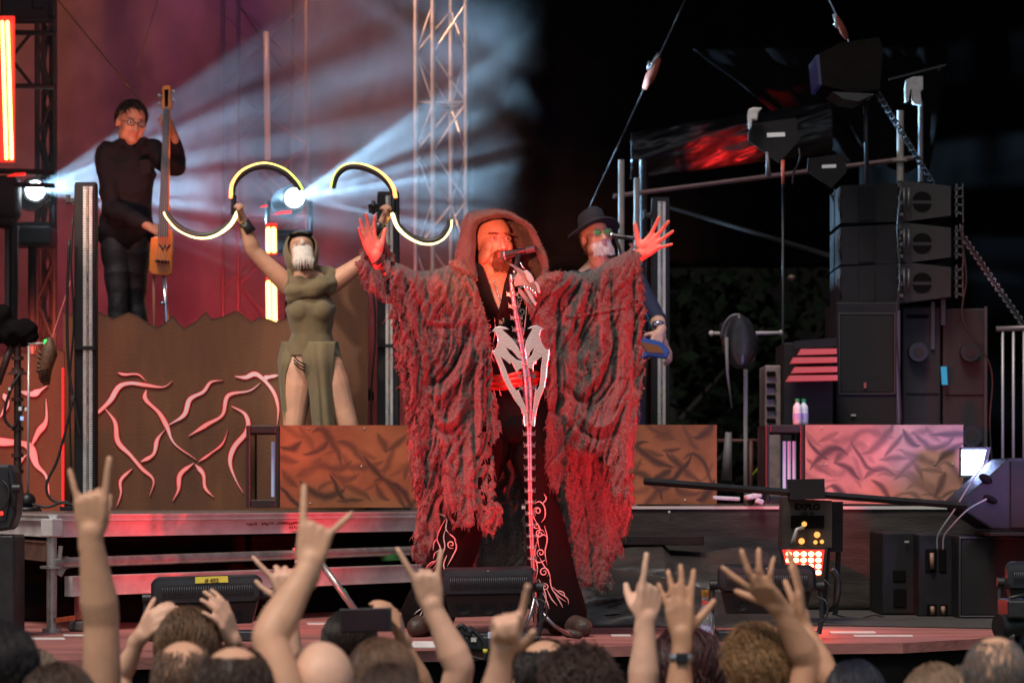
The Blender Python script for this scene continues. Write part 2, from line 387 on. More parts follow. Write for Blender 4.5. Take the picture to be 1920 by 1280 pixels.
for s, w in ((.045, .11),):
    q = along(A, B, s) + nrm * .04
    mb = MB()
    for dx in (-.02, .075): mb.box(q + d * dx + Vector((0, 0, .11)), (.022, .03, .11), (0, 0, math.atan2(d.y, d.x)))
    mb.build('support_leg', mat('red_steel', (.35, .10, .08), .5, .3, var=.3, scale=18), plat)
    mb = MB(); mb.box(q + d * .028 + Vector((0, 0, .025)), (.15, .09, .05), (0, 0, math.atan2(d.y, d.x)), ch=.012); mb.build('foot', mat('grey_rubber', (.10, .09, .09), .7), plat)
mb = MB(); mb.box(along(A, B, .01) + nrm * .045 + Vector((0, 0, .062)), (.12, .014, .022), (0, -.06, math.atan2(d.y, d.x))); mb.build('orange_strap', M_orange, plat)
# stencil smudge on the rail
mb = MB()
for k in range(26):
    if k in (5, 6, 13): continue
    s = .425 + k * .0052; q = along(A, B, s) + nrm * .0195
    mb.box(q + Vector((0, 0, .497 + random.uniform(-.004, .004))), (.010, .002, random.uniform(.006, .016)), (0, random.uniform(-.3, .3), math.atan2(d.y, d.x)))
for k in range(7):
    q = along(A, B, .53 + k * .006) + nrm * .0195; mb.box(q + Vector((0, 0, .474 + random.uniform(-.003, .003))), (.006, .002, .012), (0, random.uniform(-.3, .3), math.atan2(d.y, d.x)))
mb.build('stencil_marks', mat('worn_red_ink', (.18, .02, .02), .7), plat)
# black sheet stands in for the darkness behind the open front
skirt('dark_backing_sheet', [(-2.6, 13.6), (-1.9, 13.5), (-.1, 15.9)], 0, .52, M_black, .02, 40, 'black sheet put in for the darkness under the aluminium platform', 'masking cloth')

# diagonal brace tube with a green band and a small pale fitting
br = thing('brace_tube', 'dark diagonal brace tube with a green band under the platform', 'brace', P(625, 1080, 13.2))
mb = MB(); mb.tube([P(595, 1045, 13.2), P(668, 1146, 13.1)], .017, 10); mb.build('tube', M_steel, br, smooth=True)
mb = MB(); mb.tube([P(640, 1106, 13.15), P(650, 1121, 13.14)], .019, 10); mb.build('colour_band', mat('green_tape', (.04, .32, .08), .6), br, smooth=True)
mb = MB(); mb.tube([P(718, 1042, 14.52), P(745, 1041, 14.60)], .0275, 12); tag(mb.build('marking_tape', MATS['green_tape'], smooth=True), 'green tape band wrapped round the front scaffold tube left of the robe', 'tape')

# ================================================================== right platform with grey skirt
E0 = Vector((-.20, 15.15, 0)); E1 = Vector((.70, 15.0, 0)); E2 = Vector((3.2, 14.55, 0))
plat2 = thing('skirted_platform', 'grey cloth skirted riser with a pale metal edge, right of the robed singer', 'stage platform', (1.2, 15, 0))
mb = MB(); mb.prism([(E0.x, E0.y, .55), (E1.x, E1.y, .55), (E2.x, E2.y, .55), (5.5, 14.6, .55), (5.5, 21, .55), (-.2, 21, .55)], (0, 0, .028)); mb.build('deck', MATS['deck_plywood'], plat2)
for a, b in ((E0, E1), (E1, E2)):
    beam('edge_trim', a, b, .566, .582, .03, mat('pale_metal_edge', (.62, .60, .57), .4, .4), plat2, .02)
o = skirt('skirt_cloth', [(E0.x, E0.y - .015), (E1.x, E1.y - .015), (E2.x, E2.y - .015)], 0.005, .566, mat('grey_molton', (.040, .035, .032), .95, spec=.1, var=.35, scale=9, bump=.4, bscale=60, stretch=(.3, 1, 2)), .014, 150, hz=9)
o.parent = plat2; o.location = -Vector((1.2, 15, 0))
mb = MB()
for uu in (1255, 1400, 1688):
    t_ = (uu - 960) / FPX * 15; q = P(uu, 960, 14.93 if uu < 1500 else 14.76); mb.ell(q, (.008, .004, .008))
mb.build('grommets', M_steel, plat2)

# ================================================================== back cloths
m_cloth = mat('grey_backcloth', (.17, .135, .13), .9, spec=.1, col2=(.035, .028, .028), scale=1.1, stretch=(1, 1, .7))
def cloth(name, x0, x1, D, z0, z1, mt, label, cat, amp=.08, fold=3.0, seed=1, hem=None, kind=None, yfn=None):
    nx = int((x1 - x0) / .05); nz = int((z1 - z0) / .1); mb = MB()
    X, Z = np.meshgrid(np.linspace(x0, x1, nx + 1), np.linspace(z0, z1, nz + 1)); x = X.ravel(); z = Z.ravel()
    y = D + amp * fnoise(np.stack([x * fold, z * .22, np.full_like(x, seed)], 1), 3, seed) + .4 * amp * fnoise(np.stack([x * 1.2, z * 1.3, np.full_like(x, seed)], 1), 3, seed + 3)
    if yfn is not None: y = y + yfn(x, z)
    w = nx + 1; mb.add(np.stack([x, y, z], 1), [(r * w + k, r * w + k + 1, (r + 1) * w + k + 1, (r + 1) * w + k) for r in range(nz) for k in range(nx)])
    o = mb.build(name, mt, smooth=True); o.modifiers.new('t', 'SOLIDIFY').thickness = .006
    return tag(o, label, cat, kind=kind)
cloth('backcloth', -7.0, .75, 22.4, -.2, 7.2, m_cloth, 'grey painted backcloth lit red and violet behind the bass player', 'backdrop', .20, 2.6, 3)
M_dark = mat('black_molton', (.0065, .0052, .0055), .95, spec=.04, var=.4, scale=3)
cloth('black_drape', -.36, 9.5, 22.0, 2.52, 7.6, M_dark, 'black stage drape hanging across the right rear above the opening', 'drape', .12, 3.2, 8)
cloth('black_drape', -.36, 1.28, 21.9, -.1, 2.60, M_dark, 'narrow black drape behind the guitarist in the hat', 'drape', .05, 6, 12)
cloth('black_drape', 2.62, 9.5, 20.2, -.1, 7.0, mat('blackout_molton', (.0025, .002, .002), .97, spec=.02), 'black side drape falling behind the loudspeaker stack at right', 'drape', .16, 2.4, 15, yfn=lambda x, z: -.25 * np.clip(x - 2.6, 0, 8))
# unseen stage roof, front edge set to keep sun and sky off the rear
mb = MB(); mb.box((0, 19.6, 7.65), (20, 10.8, .1)); tag(mb.build('stage_roof', M_black), 'black canopy roof above the rear of the stage', 'stage roof')
for sx, lab in ((-7.3, 'unseen black side wall added to block light beyond the left truss tower'), (9.8, 'unseen black side wall added to block light beyond the barrier at right')):
    mb = MB(); mb.box((sx, 16.9, 2.9), (.1, 12.4, 9.2)); tag(mb.build('side_wall', M_black), lab, 'side wall')  # unseen walls, extended forward to block sky light from the sides

# ================================================================== smoke
mb = MB(); mb.box((-2.62, 19.95, 2.95), (7.2, 4.0, 6.9))
sm = bpy.data.materials.new('smoke'); sm.use_nodes = True; nt = sm.node_tree; nt.nodes.clear()
so = nt.nodes.new('ShaderNodeOutputMaterial'); sv = nt.nodes.new('ShaderNodeVolumePrincipled'); nt.links.new(sv.outputs[0], so.inputs['Volume'])
sv.inputs['Color'].default_value = (.9, .9, .9, 1); sv.inputs['Anisotropy'].default_value = .25
tc = nt.nodes.new('ShaderNodeTexCoord'); mp = nt.nodes.new('ShaderNodeMapping'); mp.inputs['Scale'].default_value = (1, 1, 1); nt.links.new(tc.outputs['Object'], mp.inputs['Vector'])
n1 = nt.nodes.new('ShaderNodeTexNoise'); n1.inputs['Scale'].default_value = .9; n1.inputs['Detail'].default_value = 4; n1.inputs['Distortion'].default_value = 1.1; nt.links.new(mp.outputs[0], n1.inputs['Vector'])
mr = nt.nodes.new('ShaderNodeMapRange'); mr.inputs[1].default_value = .40; mr.inputs[2].default_value = .66; mr.inputs[3].default_value = .35; mr.inputs[4].default_value = 1.7; nt.links.new(n1.outputs['Fac'], mr.inputs[0])
# thins out towards its ragged right side
sx = nt.nodes.new('ShaderNodeSeparateXYZ'); nt.links.new(tc.outputs['Object'], sx.inputs[0])
ad = nt.nodes.new('ShaderNodeMath'); ad.operation = 'MULTIPLY_ADD'; nt.links.new(n1.outputs['Fac'], ad.inputs[0]); ad.inputs[1].default_value = -1.6; nt.links.new(sx.outputs['X'], ad.inputs[2])
m2 = nt.nodes.new('ShaderNodeMapRange'); m2.inputs[1].default_value = -1.10; m2.inputs[2].default_value = -.72; m2.inputs[3].default_value = 1; m2.inputs[4].default_value = 0; nt.links.new(ad.outputs[0], m2.inputs[0])
mu = nt.nodes.new('ShaderNodeMath'); mu.operation = 'MULTIPLY'; nt.links.new(mr.outputs[0], mu.inputs[0]); nt.links.new(m2.outputs[0], mu.inputs[1])
m3 = nt.nodes.new('ShaderNodeMath'); m3.operation = 'MULTIPLY'; m3.inputs[1].default_value = .040; nt.links.new(mu.outputs[0], m3.inputs[0]); nt.links.new(m3.outputs[0], sv.inputs['Density'])
smo = mb.build('smoke', sm); tag(smo, kind='stuff')
try: sm.volume_intensity = 1
except Exception: pass
# ================================================================== helpers that paint real paint (per-vertex albedo)
def vmat(name, rough=.7, bump=0, bscale=80, metal=0, emit=0):
    if name in MATS: return MATS[name]
    m = mat(name, (1, 1, 1), rough, metal, bump=bump, bscale=bscale); n = m.node_tree.nodes
    a = n.new('ShaderNodeVertexColor'); a.layer_name = 'Col'; m.node_tree.links.new(a.outputs['Color'], n['Principled BSDF'].inputs['Base Color'])
    return m
def paint(o, cols):
    at = o.data.color_attributes.new('Col', 'FLOAT_COLOR', 'POINT'); c = np.ones((len(o.data.vertices), 4)); c[:, :3] = cols; at.data.foreach_set('color', c.ravel())
def segdist(px, py, pts):
    """distance to a polyline and the position (0..1) of the nearest point along it"""
    best = np.full(px.shape, 1e9); T = np.zeros(px.shape); pts = np.array(pts, float); L = np.sqrt(((pts[1:] - pts[:-1]) ** 2).sum(1)); cum = np.r_[0, np.cumsum(L)]
    for i in range(len(pts) - 1):
        a = pts[i]; d = pts[i + 1] - a; l2 = max(1e-12, (d ** 2).sum()); t = np.clip(((px - a[0]) * d[0] + (py - a[1]) * d[1]) / l2, 0, 1)
        q = np.hypot(px - a[0] - t * d[0], py - a[1] - t * d[1]); k = q < best; best = np.where(k, q, best); T = np.where(k, (cum[i] + t * L[i]) / cum[-1], T)
    return best, T
def uv_of(v):
    """photo pixel of world points"""
    v = np.asarray(v); return 960 + v[:, 0] * FPX / v[:, 1], HV - (v[:, 2] - CZ) * FPX / v[:, 1]

# ================================================================== truss towers
def truss(label, us, D, v0, v1, r, mt, step=.32, rb=.011, dx=0, us2=None, D2=None, group='truss towers behind the players'):
    t = thing('truss_tower', label, 'truss tower', P(us[0], v1, D), group)
    ch = [(u, D) for u in us] + ([(u, D2) for u in us2] if us2 else [])
    for u, d_ in ch:
        mb = MB(); a = P(u, v1, d_); b = P(u + dx, v0, d_); mb.tube([a, b], r, 12); mb.build('chord', mt, t, smooth=True, angle=50)
    mb = MB()
    def lat(c0, c1):
        a0 = P(c0[0], v1, c0[1]); a1 = P(c1[0], v1, c1[1]); H = (v1 - v0) * D / FPX; k = 0; z = 0
        while z + step < H:
            p, q = (a0, a1) if k % 2 else (a1, a0)
            mb.tube([p + Vector((0, 0, z)), q + Vector((0, 0, z + step))], rb, 8)
            if k % 4 == 0: mb.tube([a0 + Vector((0, 0, z)), a1 + Vector((0, 0, z))], rb, 8)
            z += step; k += 1
    for i in range(len(ch) - 1): lat(ch[i], ch[i + 1])
    if len(ch) > 3: lat(ch[0], ch[-1])
    mb.build('bracing', mt, t, smooth=True, angle=50); return t
M_truss = mat('truss_aluminium', (.50, .47, .44), .35, .55, var=.2, scale=9)
M_tdark = mat('dark_truss_steel', (.020, .012, .012), .6, .3, var=.3, scale=9)
truss('tallest pale truss tower with four shining chords, right of the two glowing horns', (780, 812, 874), 20.6, -60, 930, .019, M_truss, .38, .0085, us2=(846,), D2=20.9)
truss('dim thin truss tower between the bass player and the white beam head', (447, 575), 20.9, -60, 930, .016, mat('dim_truss_steel', (.10, .06, .05), .45, .5), .55, .007, us2=(418, 548), D2=21.3)
truss('dark truss tower at the far left edge behind the first beam head', (70, 102), 19.5, -60, 950, .020, M_tdark, .30, .014, us2=(82, 97), D2=19.8)
mb = MB(); mb.tube([P(499, 60, 20.7), P(502, 300, 20.7)], .022, 12); tag(mb.build('lamp_tube', glow('dim_warm_tube', (1, .36, .2), .22), smooth=True), 'dim warm upright tube lamp hanging in the red haze behind the dancer', 'tube lamp')
mb = MB(); mb.tube([P(22, 430, 18.9), P(22, 600, 18.9)], .05, 12); mb.tube([P(22, 424, 18.9), P(22, 430, 18.9)], .056, 12)
tag(mb.build('grey_tube', mat('dull_grey_tube', (.22, .18, .17), .5), smooth=True, angle=50), 'pale grey upright tube at the far left above the instrument stand', 'tube')
mb = MB()
for v in (30, 60, 160, 320, 345): mb.tube([P(-30, v, 18.5), P(103, v + 3, 18.5)], .018, 8)
for a, b in (((-20, 60), (60, 160)), ((60, 60), (-20, 160))): mb.tube([P(*a, 18.45), P(*b, 18.45)], .012, 8)
tag(mb.build('cross_truss', M_tdark, smooth=True, angle=50), 'dark horizontal truss at top left holding the yellow tube lamps', 'truss')
mb = MB(); mb.box(P(50, 20, 18.5), (.34, .18, .16), ch=.02); mb.box(P(74, 8, 18.45), (.10, .10, .10), ch=.02); tag(mb.build('truss_clamp_box', M_tdark), 'dark box clamped on the truss at the top left corner', 'clamp box')

# glowing tube pairs
def tubes(label, uvs, D, r):
    t = thing('led_tube_lamp', label, 'tube lamp', P(uvs[0][0][0], uvs[0][1][1], D), 'yellow tube lamps in red housings')
    for (a, b) in uvs:
        mb = MB(); mb.capsule([P(*a, D), P(*b, D)], r, 14); mb.build('glowing_tube', glow('yellow_tube_glow', (1, .42, .09), 9.0), t, smooth=True)
    a, b = uvs[0][0], uvs[-1][1]; x0 = min(p[0] for q in uvs for p in q) - 5; x1 = max(p[0] for q in uvs for p in q) + 6; y0 = min(p[1] for q in uvs for p in q) - 12; y1 = max(p[1] for q in uvs for p in q) + 8
    mb = MB(); c = P((x0 + x1) / 2, (y0 + y1) / 2, D + .05); mb.box(c, ((x1 - x0) * PX(D), .03, (y1 - y0) * PX(D)), ch=.008); mb.build('red_backplate', glow('red_backplate_glow', (1, .03, .02), .9), t)
tubes('large yellow tube lamp pair hanging at the top left corner', [((4, 42), (12, 297)), ((14, 42), (22, 297))], 18.0, .0115)
tubes('upper short tube lamp pair just behind the dancer left of her head', [((503, 430), (504, 470)), ((513, 430), (514, 470))], 18.2, .016)
tubes('lower tube lamp pair behind the dancer beside her waist', [((503, 530), (504, 600)), ((514, 530), (515, 600))], 18.2, .016)

# moving beam heads
def beam_head(u, v, D, label, r=.066):
    c = P(u, v, D); t = thing('beam_light', label, 'beam light', c + Vector((0, .05, -.55)), 'white beam lights shining through the smoke')
    ax = Vector((.30, -.95, .04)).normalized()
    mb = MB(); mb.tube([c - ax * .34, c - ax * .28, c - ax * .06, c - ax * .01], [.06, .11, .105, .085], 20); mb.build('head', M_plastic, t, smooth=True, angle=40)
    mb = MB(); mb.tube([c - ax * .012, c + ax * .012], r, 28); mb.ell(c + ax * .012, (r, r * .55, r), (0, 0, math.atan2(ax.y, ax.x) + R(90)), nu=24, nv=14); mb.build('lens', glow('beam_lens_glow', (.80, .92, 1.0), 26.0), t, smooth=True, angle=40)
    mb = MB(); k = c - ax * .17; mb.tube([k + Vector((-.15, 0, 0)), k + Vector((-.16, 0, -.22)), k + Vector((.16, 0, -.22)), k + Vector((.15, 0, 0))], .022, 8); mb.build('yoke', M_plastic, t, smooth=True)
    mb = MB(); mb.box(k + Vector((0, 0, -.31)), (.32, .30, .14), ch=.02); mb.build('base', M_plastic, t)
    mb = MB(); mb.tube([k + Vector((0, 0, -.38)), k + Vector((0, 0, .55 - k.z))], .03, 10); mb.build('stand_pole', M_tdark, t, smooth=True)
beam_head(66, 357, 19.0, 'white beam light at far left, shining past the bass player')
beam_head(552, 371, 19.0, 'white beam light above the dancer, between the two glowing horns')
for (u, v, D, w, h, lab) in ((30, 327, 18.3, 34, 7, 'small glowing red glint beside the far left beam light'), (529, 398, 18.6, 34, 8, 'red glint streak under the beam light above the dancer'), (494, 386, 18.7, 14, 5, 'tiny red glint left of the beam light above the dancer')):
    mb = MB(); mb.prism([P(u - w / 2, v + h / 2, D), P(u + w / 2, v + h * .2, D), P(u + w / 2, v - h / 2, D), P(u - w * .1, v - h * .3, D)], (0, .03, 0)); tag(mb.build('red_glint_shape', glow('red_glint', (1, .02, .01), 1.2)), lab, 'glint_shape')  # red glints drawn as small glowing shapes
mb = MB(); mb.box(P(4, 372, 18.6), (.24, .24, .30), ch=.04); mb.box(P(10, 400, 18.6), (.14, .2, .2), ch=.03); mb.tube([P(25, 410, 18.6), P(25, 700, 18.6)], .03, 10)
tag(mb.build('lamp_housing', M_tdark, smooth=True, angle=40), 'dark lamp housing on a pole at the left edge, left of the first beam light', 'lamp')

# tension straps
def strap(pts, w, label, mt=None, group='tension straps rigged from the roof'):
    t = thing('tension_strap', label, 'strap', pts[0], group)
    mb = MB(); mb.tube(pts, w, 6, asp=.35, up=(0, 1, 0)); mb.build('webbing', mt or M_web, t); return t
M_web2 = mat('light_strap_web', (.30, .15, .09), .8)
strap([P(92, -20, 16.5), P(262, 188, 17.6)], .016, 'tan strap slanting down from the top left corner to above the bass player', M_web2)
strap([P(300, -15, 17.8), P(244, 168, 17.9)], .010, 'thin strap slanting down just above the head of the bass player', M_web2)
strap([P(135, 520, 15.8), P(95, 640, 15.6)], .008, 'thin pale cord slanting down left of the tall left light post', mat('pale_cord', (.4, .26, .2), .8))
def ratchet(par, c, d, s):
    X, Y, Z = frame_of(d, (0, 1, 0)); mb = MB(); mb.tube([c - Z * s, c - Z * s * .3, c + Z * s * .4, c + Z * s], [s * .18, s * .34, s * .30, s * .16], 8, asp=.6); mb.build('ratchet_sleeve', mat('red_brown_sleeve', (.32, .07, .035), .7, var=.3, scale=20), par, smooth=True)
    mb = MB(); mb.tube([c + Z * s * .2 + X * s * .25, c + Z * s * 1.25 + X * s * .1], s * .12, 8); mb.tube([c + Z * s * .1 + X * s * .3, c + Z * s * .6 + X * s * .42], s * .09, 8); mb.build('ratchet_buckle', mat('zinc_buckle', (.5, .45, .42), .35, .7), par, smooth=True)
a, b = P(1294, -20, 18.0), P(1104, 392, 18.4); s_ = strap([a, b], .015, 'strap with a red ratchet slanting down to the hatted guitarist', mat('dim_web', (.04, .028, .026), .8)); ratchet(s_, P(1222, 138, 18.08), a - b, .115)
a, b = P(1545, -20, 17.2), P(1600, 95, 17.3); s_ = strap([a, b], .012, 'short strap and red ratchet above the loudspeaker at upper right', mat('mid_web', (.2, .17, .16), .8)); ratchet(s_, P(1578, 52, 17.2), a - b, .08)

# ================================================================== jagged scenery wall
def crop1(x, y): return (x / 2.782, 540 + y / 2.782)
def ribbon(pts, w, D, taper0=.2, taper1=.05, th=.004):
    c = smooth_path([crop1(*p) for p in pts], 9); n = len(c); vs = []; mb = MB(); L_ = []; Rr = []
    for i, p in enumerate(c):
        d = c[min(i + 1, n - 1)] - c[max(i - 1, 0)]; d = d / (np.linalg.norm(d) + 1e-9); nn = np.array([-d[1], d[0]]); t = i / (n - 1)
        ww = w / 2.782 / 2 * min(1, taper0 + t * 5) * min(1, taper1 + (1 - t) * 2.2) * (1 + .22 * math.sin(t * 9 + p[0] * .05))
        L_.append(p + nn * ww); Rr.append(p - nn * ww)
    o = [P(*q, D) for q in L_] + [P(*q, D) for q in Rr[::-1]]
    return o
def crackset(lines, D, rim=0, th=.004):
    mb = MB()
    for pts, w in lines:
        o = ribbon(pts, w + rim, D); n = len(o) // 2; L_ = o[:n]; R_ = o[n:][::-1]
        mb.loft([L_, R_, [p + Vector((0, th, 0)) for p in R_], [p + Vector((0, th, 0)) for p in L_]], closed=False)
    return mb
LW = 16.6
def cut_wall(name, label, outline, D, lines, zb=.55):
    t = thing(name, label, 'scenery wall', P(sum(p[0] for p in outline) / len(outline), 955, D))
    us = np.arange(outline[0][0], outline[-1][0] + .1, 2.0); tops = np.interp(us, [p[0] for p in outline], [p[1] for p in outline]); vb = HV + (CZ - zb) * FPX / D
    rows = 70; V = []; 
    for r in range(rows + 1):
        for u, tp in zip(us, tops): V.append(P(u, tp + (vb - tp) * r / rows, D))
    w = len(us); mb = MB(); mb.add(V, [(r * w + k, r * w + k + 1, (r + 1) * w + k + 1, (r + 1) * w + k)[::-1] for r in range(rows) for k in range(w - 1)])
    o = mb.build('painted_board', vmat('painted_scenery', .62, .25, 60), t); va = np.array([tuple(p) for p in V]); U, W = uv_of(va)
    n1 = fnoise(np.stack([va[:, 0] * 5, va[:, 2] * 1.6, 0 * U], 1), 4, 4); n2 = fnoise(np.stack([va[:, 0] * 28, va[:, 2] * 5, 0 * U], 1), 3, 9); n3 = fnoise(np.stack([va[:, 0] * 2, va[:, 2] * 2.4, 0 * U + 4], 1), 3, 19)
    f = np.clip(.5 + .8 * n1 + .35 * n2, 0, 1)[:, None]; g = np.clip(.45 + 1.2 * n3, 0, 1)[:, None]
    base = np.array([.095, .038, .018]) * (1 - f) + np.array([.200, .078, .030]) * f; base = base * (1 - .45 * g) + np.array([.15, .055, .02]) * .45 * g
    up = np.interp(U, [p[0] for p in outline], [p[1] for p in outline]); base = base * (1 - .75 * np.exp(-np.clip(W - up, 0, 99) / 3.0))[:, None]   # black painted lip
    paint(o, base); o.modifiers.new('t', 'SOLIDIFY').thickness = .03; o.modifiers['t'].offset = -1
    rimm = crackset(lines, D - .005, 3, .003); rimm.build('dark_crack_rims', mat('dark_rim_paint', (.018, .006, .005), .9), t); crackset(lines, D - .008, -3, .002).build('red_crack_edges', glow('red_crack_edge', (1, .03, .025), .75), t)  # dark ribbon a little wider than each crack, red edge over it
    c = crackset(lines, D - .012, -10, .003); o = c.build('glowing_cracks', None or crack_mat, t); return t
crack_mat = mat('backlit_crack_film', (.60, .38, .36), .6)
_n = crack_mat.node_tree; _b = _n.nodes['Principled BSDF']
_t = _n.nodes.new('ShaderNodeTexNoise'); _t.inputs['Scale'].default_value = 3.2; _c = _n.nodes.new('ShaderNodeTexCoord'); _n.links.new(_c.outputs['Object'], _t.inputs['Vector'])
_r = _n.nodes.new('ShaderNodeValToRGB'); _r.color_ramp.elements[0].position = .34; _r.color_ramp.elements[1].position = .64
_r.color_ramp.elements[0].color = (.95, .08, .07, 1); _r.color_ramp.elements[1].color = (.62, .46, .48, 1); _e = _r.color_ramp.elements.new(.5); _e.color = (.95, .20, .19, 1)
_n.links.new(_t.outputs['Fac'], _r.inputs['Fac']); _n.links.new(_r.outputs['Color'], _b.inputs['Emission Color']); _b.inputs['Emission Strength'].default_value = .42
wall_out = [(118, 582), (140, 592), (160, 588), (183, 583), (197, 590), (212, 597), (226, 591), (241, 585), (256, 590), (276, 604), (295, 614), (312, 603), (324, 591), (333, 604), (345, 615), (366, 603), (386, 583), (391, 592), (398, 598), (420, 592), (444, 582), (458, 592), (471, 603), (482, 597), (492, 595), (505, 598), (518, 603), (535, 597), (560, 585), (590, 560), (620, 550), (640, 532), (662, 515), (678, 505), (679, 540), (690, 548)]
lines1 = [([(500, 655), (520, 640), (575, 585), (620, 515), (680, 495), (760, 505), (850, 515), (900, 485)], 29), ([(612, 440), (650, 450), (720, 450), (768, 492)], 17),
 ([(550, 630), (600, 700), (615, 800), (680, 870), (740, 940), (800, 1000), (780, 1085)], 27), ([(690, 940), (630, 1000), (630, 1070), (608, 1140)], 19),
 ([(762, 530), (760, 580), (830, 650), (870, 720), (910, 810), (1025, 895)], 27), ([(735, 905), (800, 865), (820, 790), (862, 735)], 25), ([(882, 712), (960, 660), (990, 580), (1060, 540), (1100, 490), (1165, 480)], 27),
 ([(1035, 905), (1100, 860), (1160, 810), (1190, 735)], 16), ([(1010, 912), (940, 970), (930, 1050), (900, 1110)], 25), ([(1018, 918), (1060, 970), (1070, 1040), (1115, 1090)], 25),
 ([(985, 770), (1080, 710), (1160, 660), (1190, 560), (1300, 535), (1362, 492)], 24), ([(1225, 460), (1280, 465), (1340, 450), (1420, 530), (1450, 620), (1445, 720)], 28), ([(1370, 470), (1410, 462), (1460, 452)], 28),
 ([(1208, 615), (1280, 660), (1290, 740), (1220, 830), (1200, 910), (1230, 1000), (1270, 1070)], 27), ([(1500, 690), (1520, 760), (1500, 820)], 18)]
cut_wall('scenery_wall', 'wide brown scenery wall with a jagged top and glowing cracks between post and dancer', wall_out, LW, lines1)
lines2 = [([(-30, 790), (0, 800), (110, 808), (160, 835), (190, 920), (240, 980), (258, 1085)], 42), ([(165, 820), (200, 750), (240, 690), (240, 575)], 34), ([(98, 980), (105, 900), (145, 865)], 28), ([(110, 540), (165, 552), (205, 535), (250, 505)], 36), ([(18, 550), (38, 600), (0, 675)], 34)]
cut_wall('scenery_wall', 'narrow brown scenery wall with red cracks at the far left behind the mic stand', [(-40, 650), (0, 668), (40, 660), (70, 664), (100, 652), (116, 656), (121, 660)], 16.2, lines2)
mb = MB(); mb.tube([P(118, 690, 15.9), P(118, 955, 15.9)], .006, 8); tag(mb.build('red_light_strip', glow('red_strip_glow', (1, .01, .01), 2.2)), 'thin upright red light strip at the seam of the two scenery walls', 'light strip')
# raised deck behind the wall, carries the bass player
t = thing('rear_riser', 'dark raised deck hidden behind the jagged scenery wall under the bass player', 'riser', (-2.6, 18, .55))
mb = MB(); mb.box((-2.9, 18.15, 1.36), (3.8, 2.3, .06)); mb.build('deck', M_black, t)
for x in (-4.6, -3.4, -2.2, -1.2):
    for y in (17.1, 19.1): mb = MB(); mb.tube([(x, y, .55), (x, y, 1.33)], .03, 8); mb.build('leg', M_tdark, t)

# ================================================================== LED posts
def led_post(label, u0, u1, us, v0, v1, D, seam=None, warm=True):
    w = (u1 - u0) * PX(D); c = P((u0 + u1) / 2, v1, D); t = thing('led_post', label, 'light post', c, 'upright LED posts on the riser')
    h = (v1 - v0) * PX(D); mb = MB(); mb.box(c + Vector((0, .05, h / 2)), (w, .1, h), ch=.006); mb.box(c + Vector((0, .05, h + .005)), (w * .96, .09, .012), ch=.003); mb.build('housing', M_paint, t)
    a = P(us[0], v0 + 5, D); b = P(us[1], v0 + 5, D); z1 = P(0, v0 + 5, D).z; z0 = P(0, v1 - 4, D).z; sw = (b.x - a.x)
    mb = MB(); mb.box(((a.x + b.x) / 2, D - .004, (z0 + z1) / 2), (sw, .010, z1 - z0)); mb.build('frosted_lens', mat('frosted_led_lens', (.30, .30, .33), .35, var=.35, scale=60), t)
    mb = MB(); z = z0 + .01; k = 0
    while z < z1 - .01:
        for j, fx in enumerate((.2, .8)): mb.box((a.x + sw * fx, D - .0115, z), (sw * .26, .006, .007))
        z += .0135; k += 1
    mb.build('pixel_grid', mat('pale_led_caps', (.62, .60, .54), .3, var=.25, scale=8, emit=(.9, .9, 1), estr=.05), t)
    mb = MB(); z = z0 + .01
    mb.box(((a.x + b.x) / 2, D - .0135, (z0 + z1) / 2), (sw * .13, .005, z1 - z0)); mb.build('centre_rib', mat('brass_rib', (.20, .14, .05), .5, var=.9, scale=22), t)
    if seam: mb = MB(); mb.box((c.x + w * .02, D - .006, P(0, seam, D).z), (w * 1.0, .03, .018)); mb.build('joint_band', M_paint, t)
    mb = MB(); q = P(u0 - 6, v0 + 30, D) + Vector((0, .04, 0)); mb.box(q, (.045, .04, .03), ch=.005); mb.box(q + Vector((-.02, 0, .01)), (.02, .05, .05), ch=.005); mb.tube([q + Vector((-.028, 0, -.02)), q + Vector((-.028, 0, .03))], .007, 8); mb.build('side_clamp', M_plastic, t)
    mb = MB(); mb.box(c + Vector((0, .05, .012)), (w * 2.0, .34, .024), ch=.004); mb.build('base_plate', M_paint, t)
    mb = MB(); pts = smooth_path([P(u0 - 6, v0 + 60, D) + Vector((0, .06, 0)), P(u0 - 9, v0 + 150, D) + Vector((0, .06, 0)), P(u0 - 4, v0 + 260, D) + Vector((0, .06, 0)), P(u0 - 12, v0 + 380, D) + Vector((0, .06, 0)), P(u0 - 8, v1 - 20, D) + Vector((0, .06, 0))], 6); mb.tube(pts, .006, 6); mb.build('cable', M_rub, t, smooth=True)
    return t
led_post('tall black LED post standing left of the bass player', 139, 179, (156, 174), 345, 957, 14.6, 652)
led_post('black LED post standing between the dancer and the robed singer', 707, 748, (723, 737), 362, 955, 16.3, 648)
led_post('black LED post standing behind the hatted guitarist, by the scaffold tubes', 1222, 1256, (1233, 1248), 373, 952, 16.5)
mb = MB(); c = P(700, 386, 16.2); mb.tube([c + Vector((-.03, 0, 0)), c + Vector((.03, 0, 0))], .012, 8); mb.tube([c + Vector((0, 0, -.05)), c + Vector((0, 0, .03))], .013, 8); mb.ell(c, (.02, .02, .022)); tag(mb.build('wing_knob', M_plastic, smooth=True), 'black wing knob on the post beside the raised left hand of the singer', 'knob')

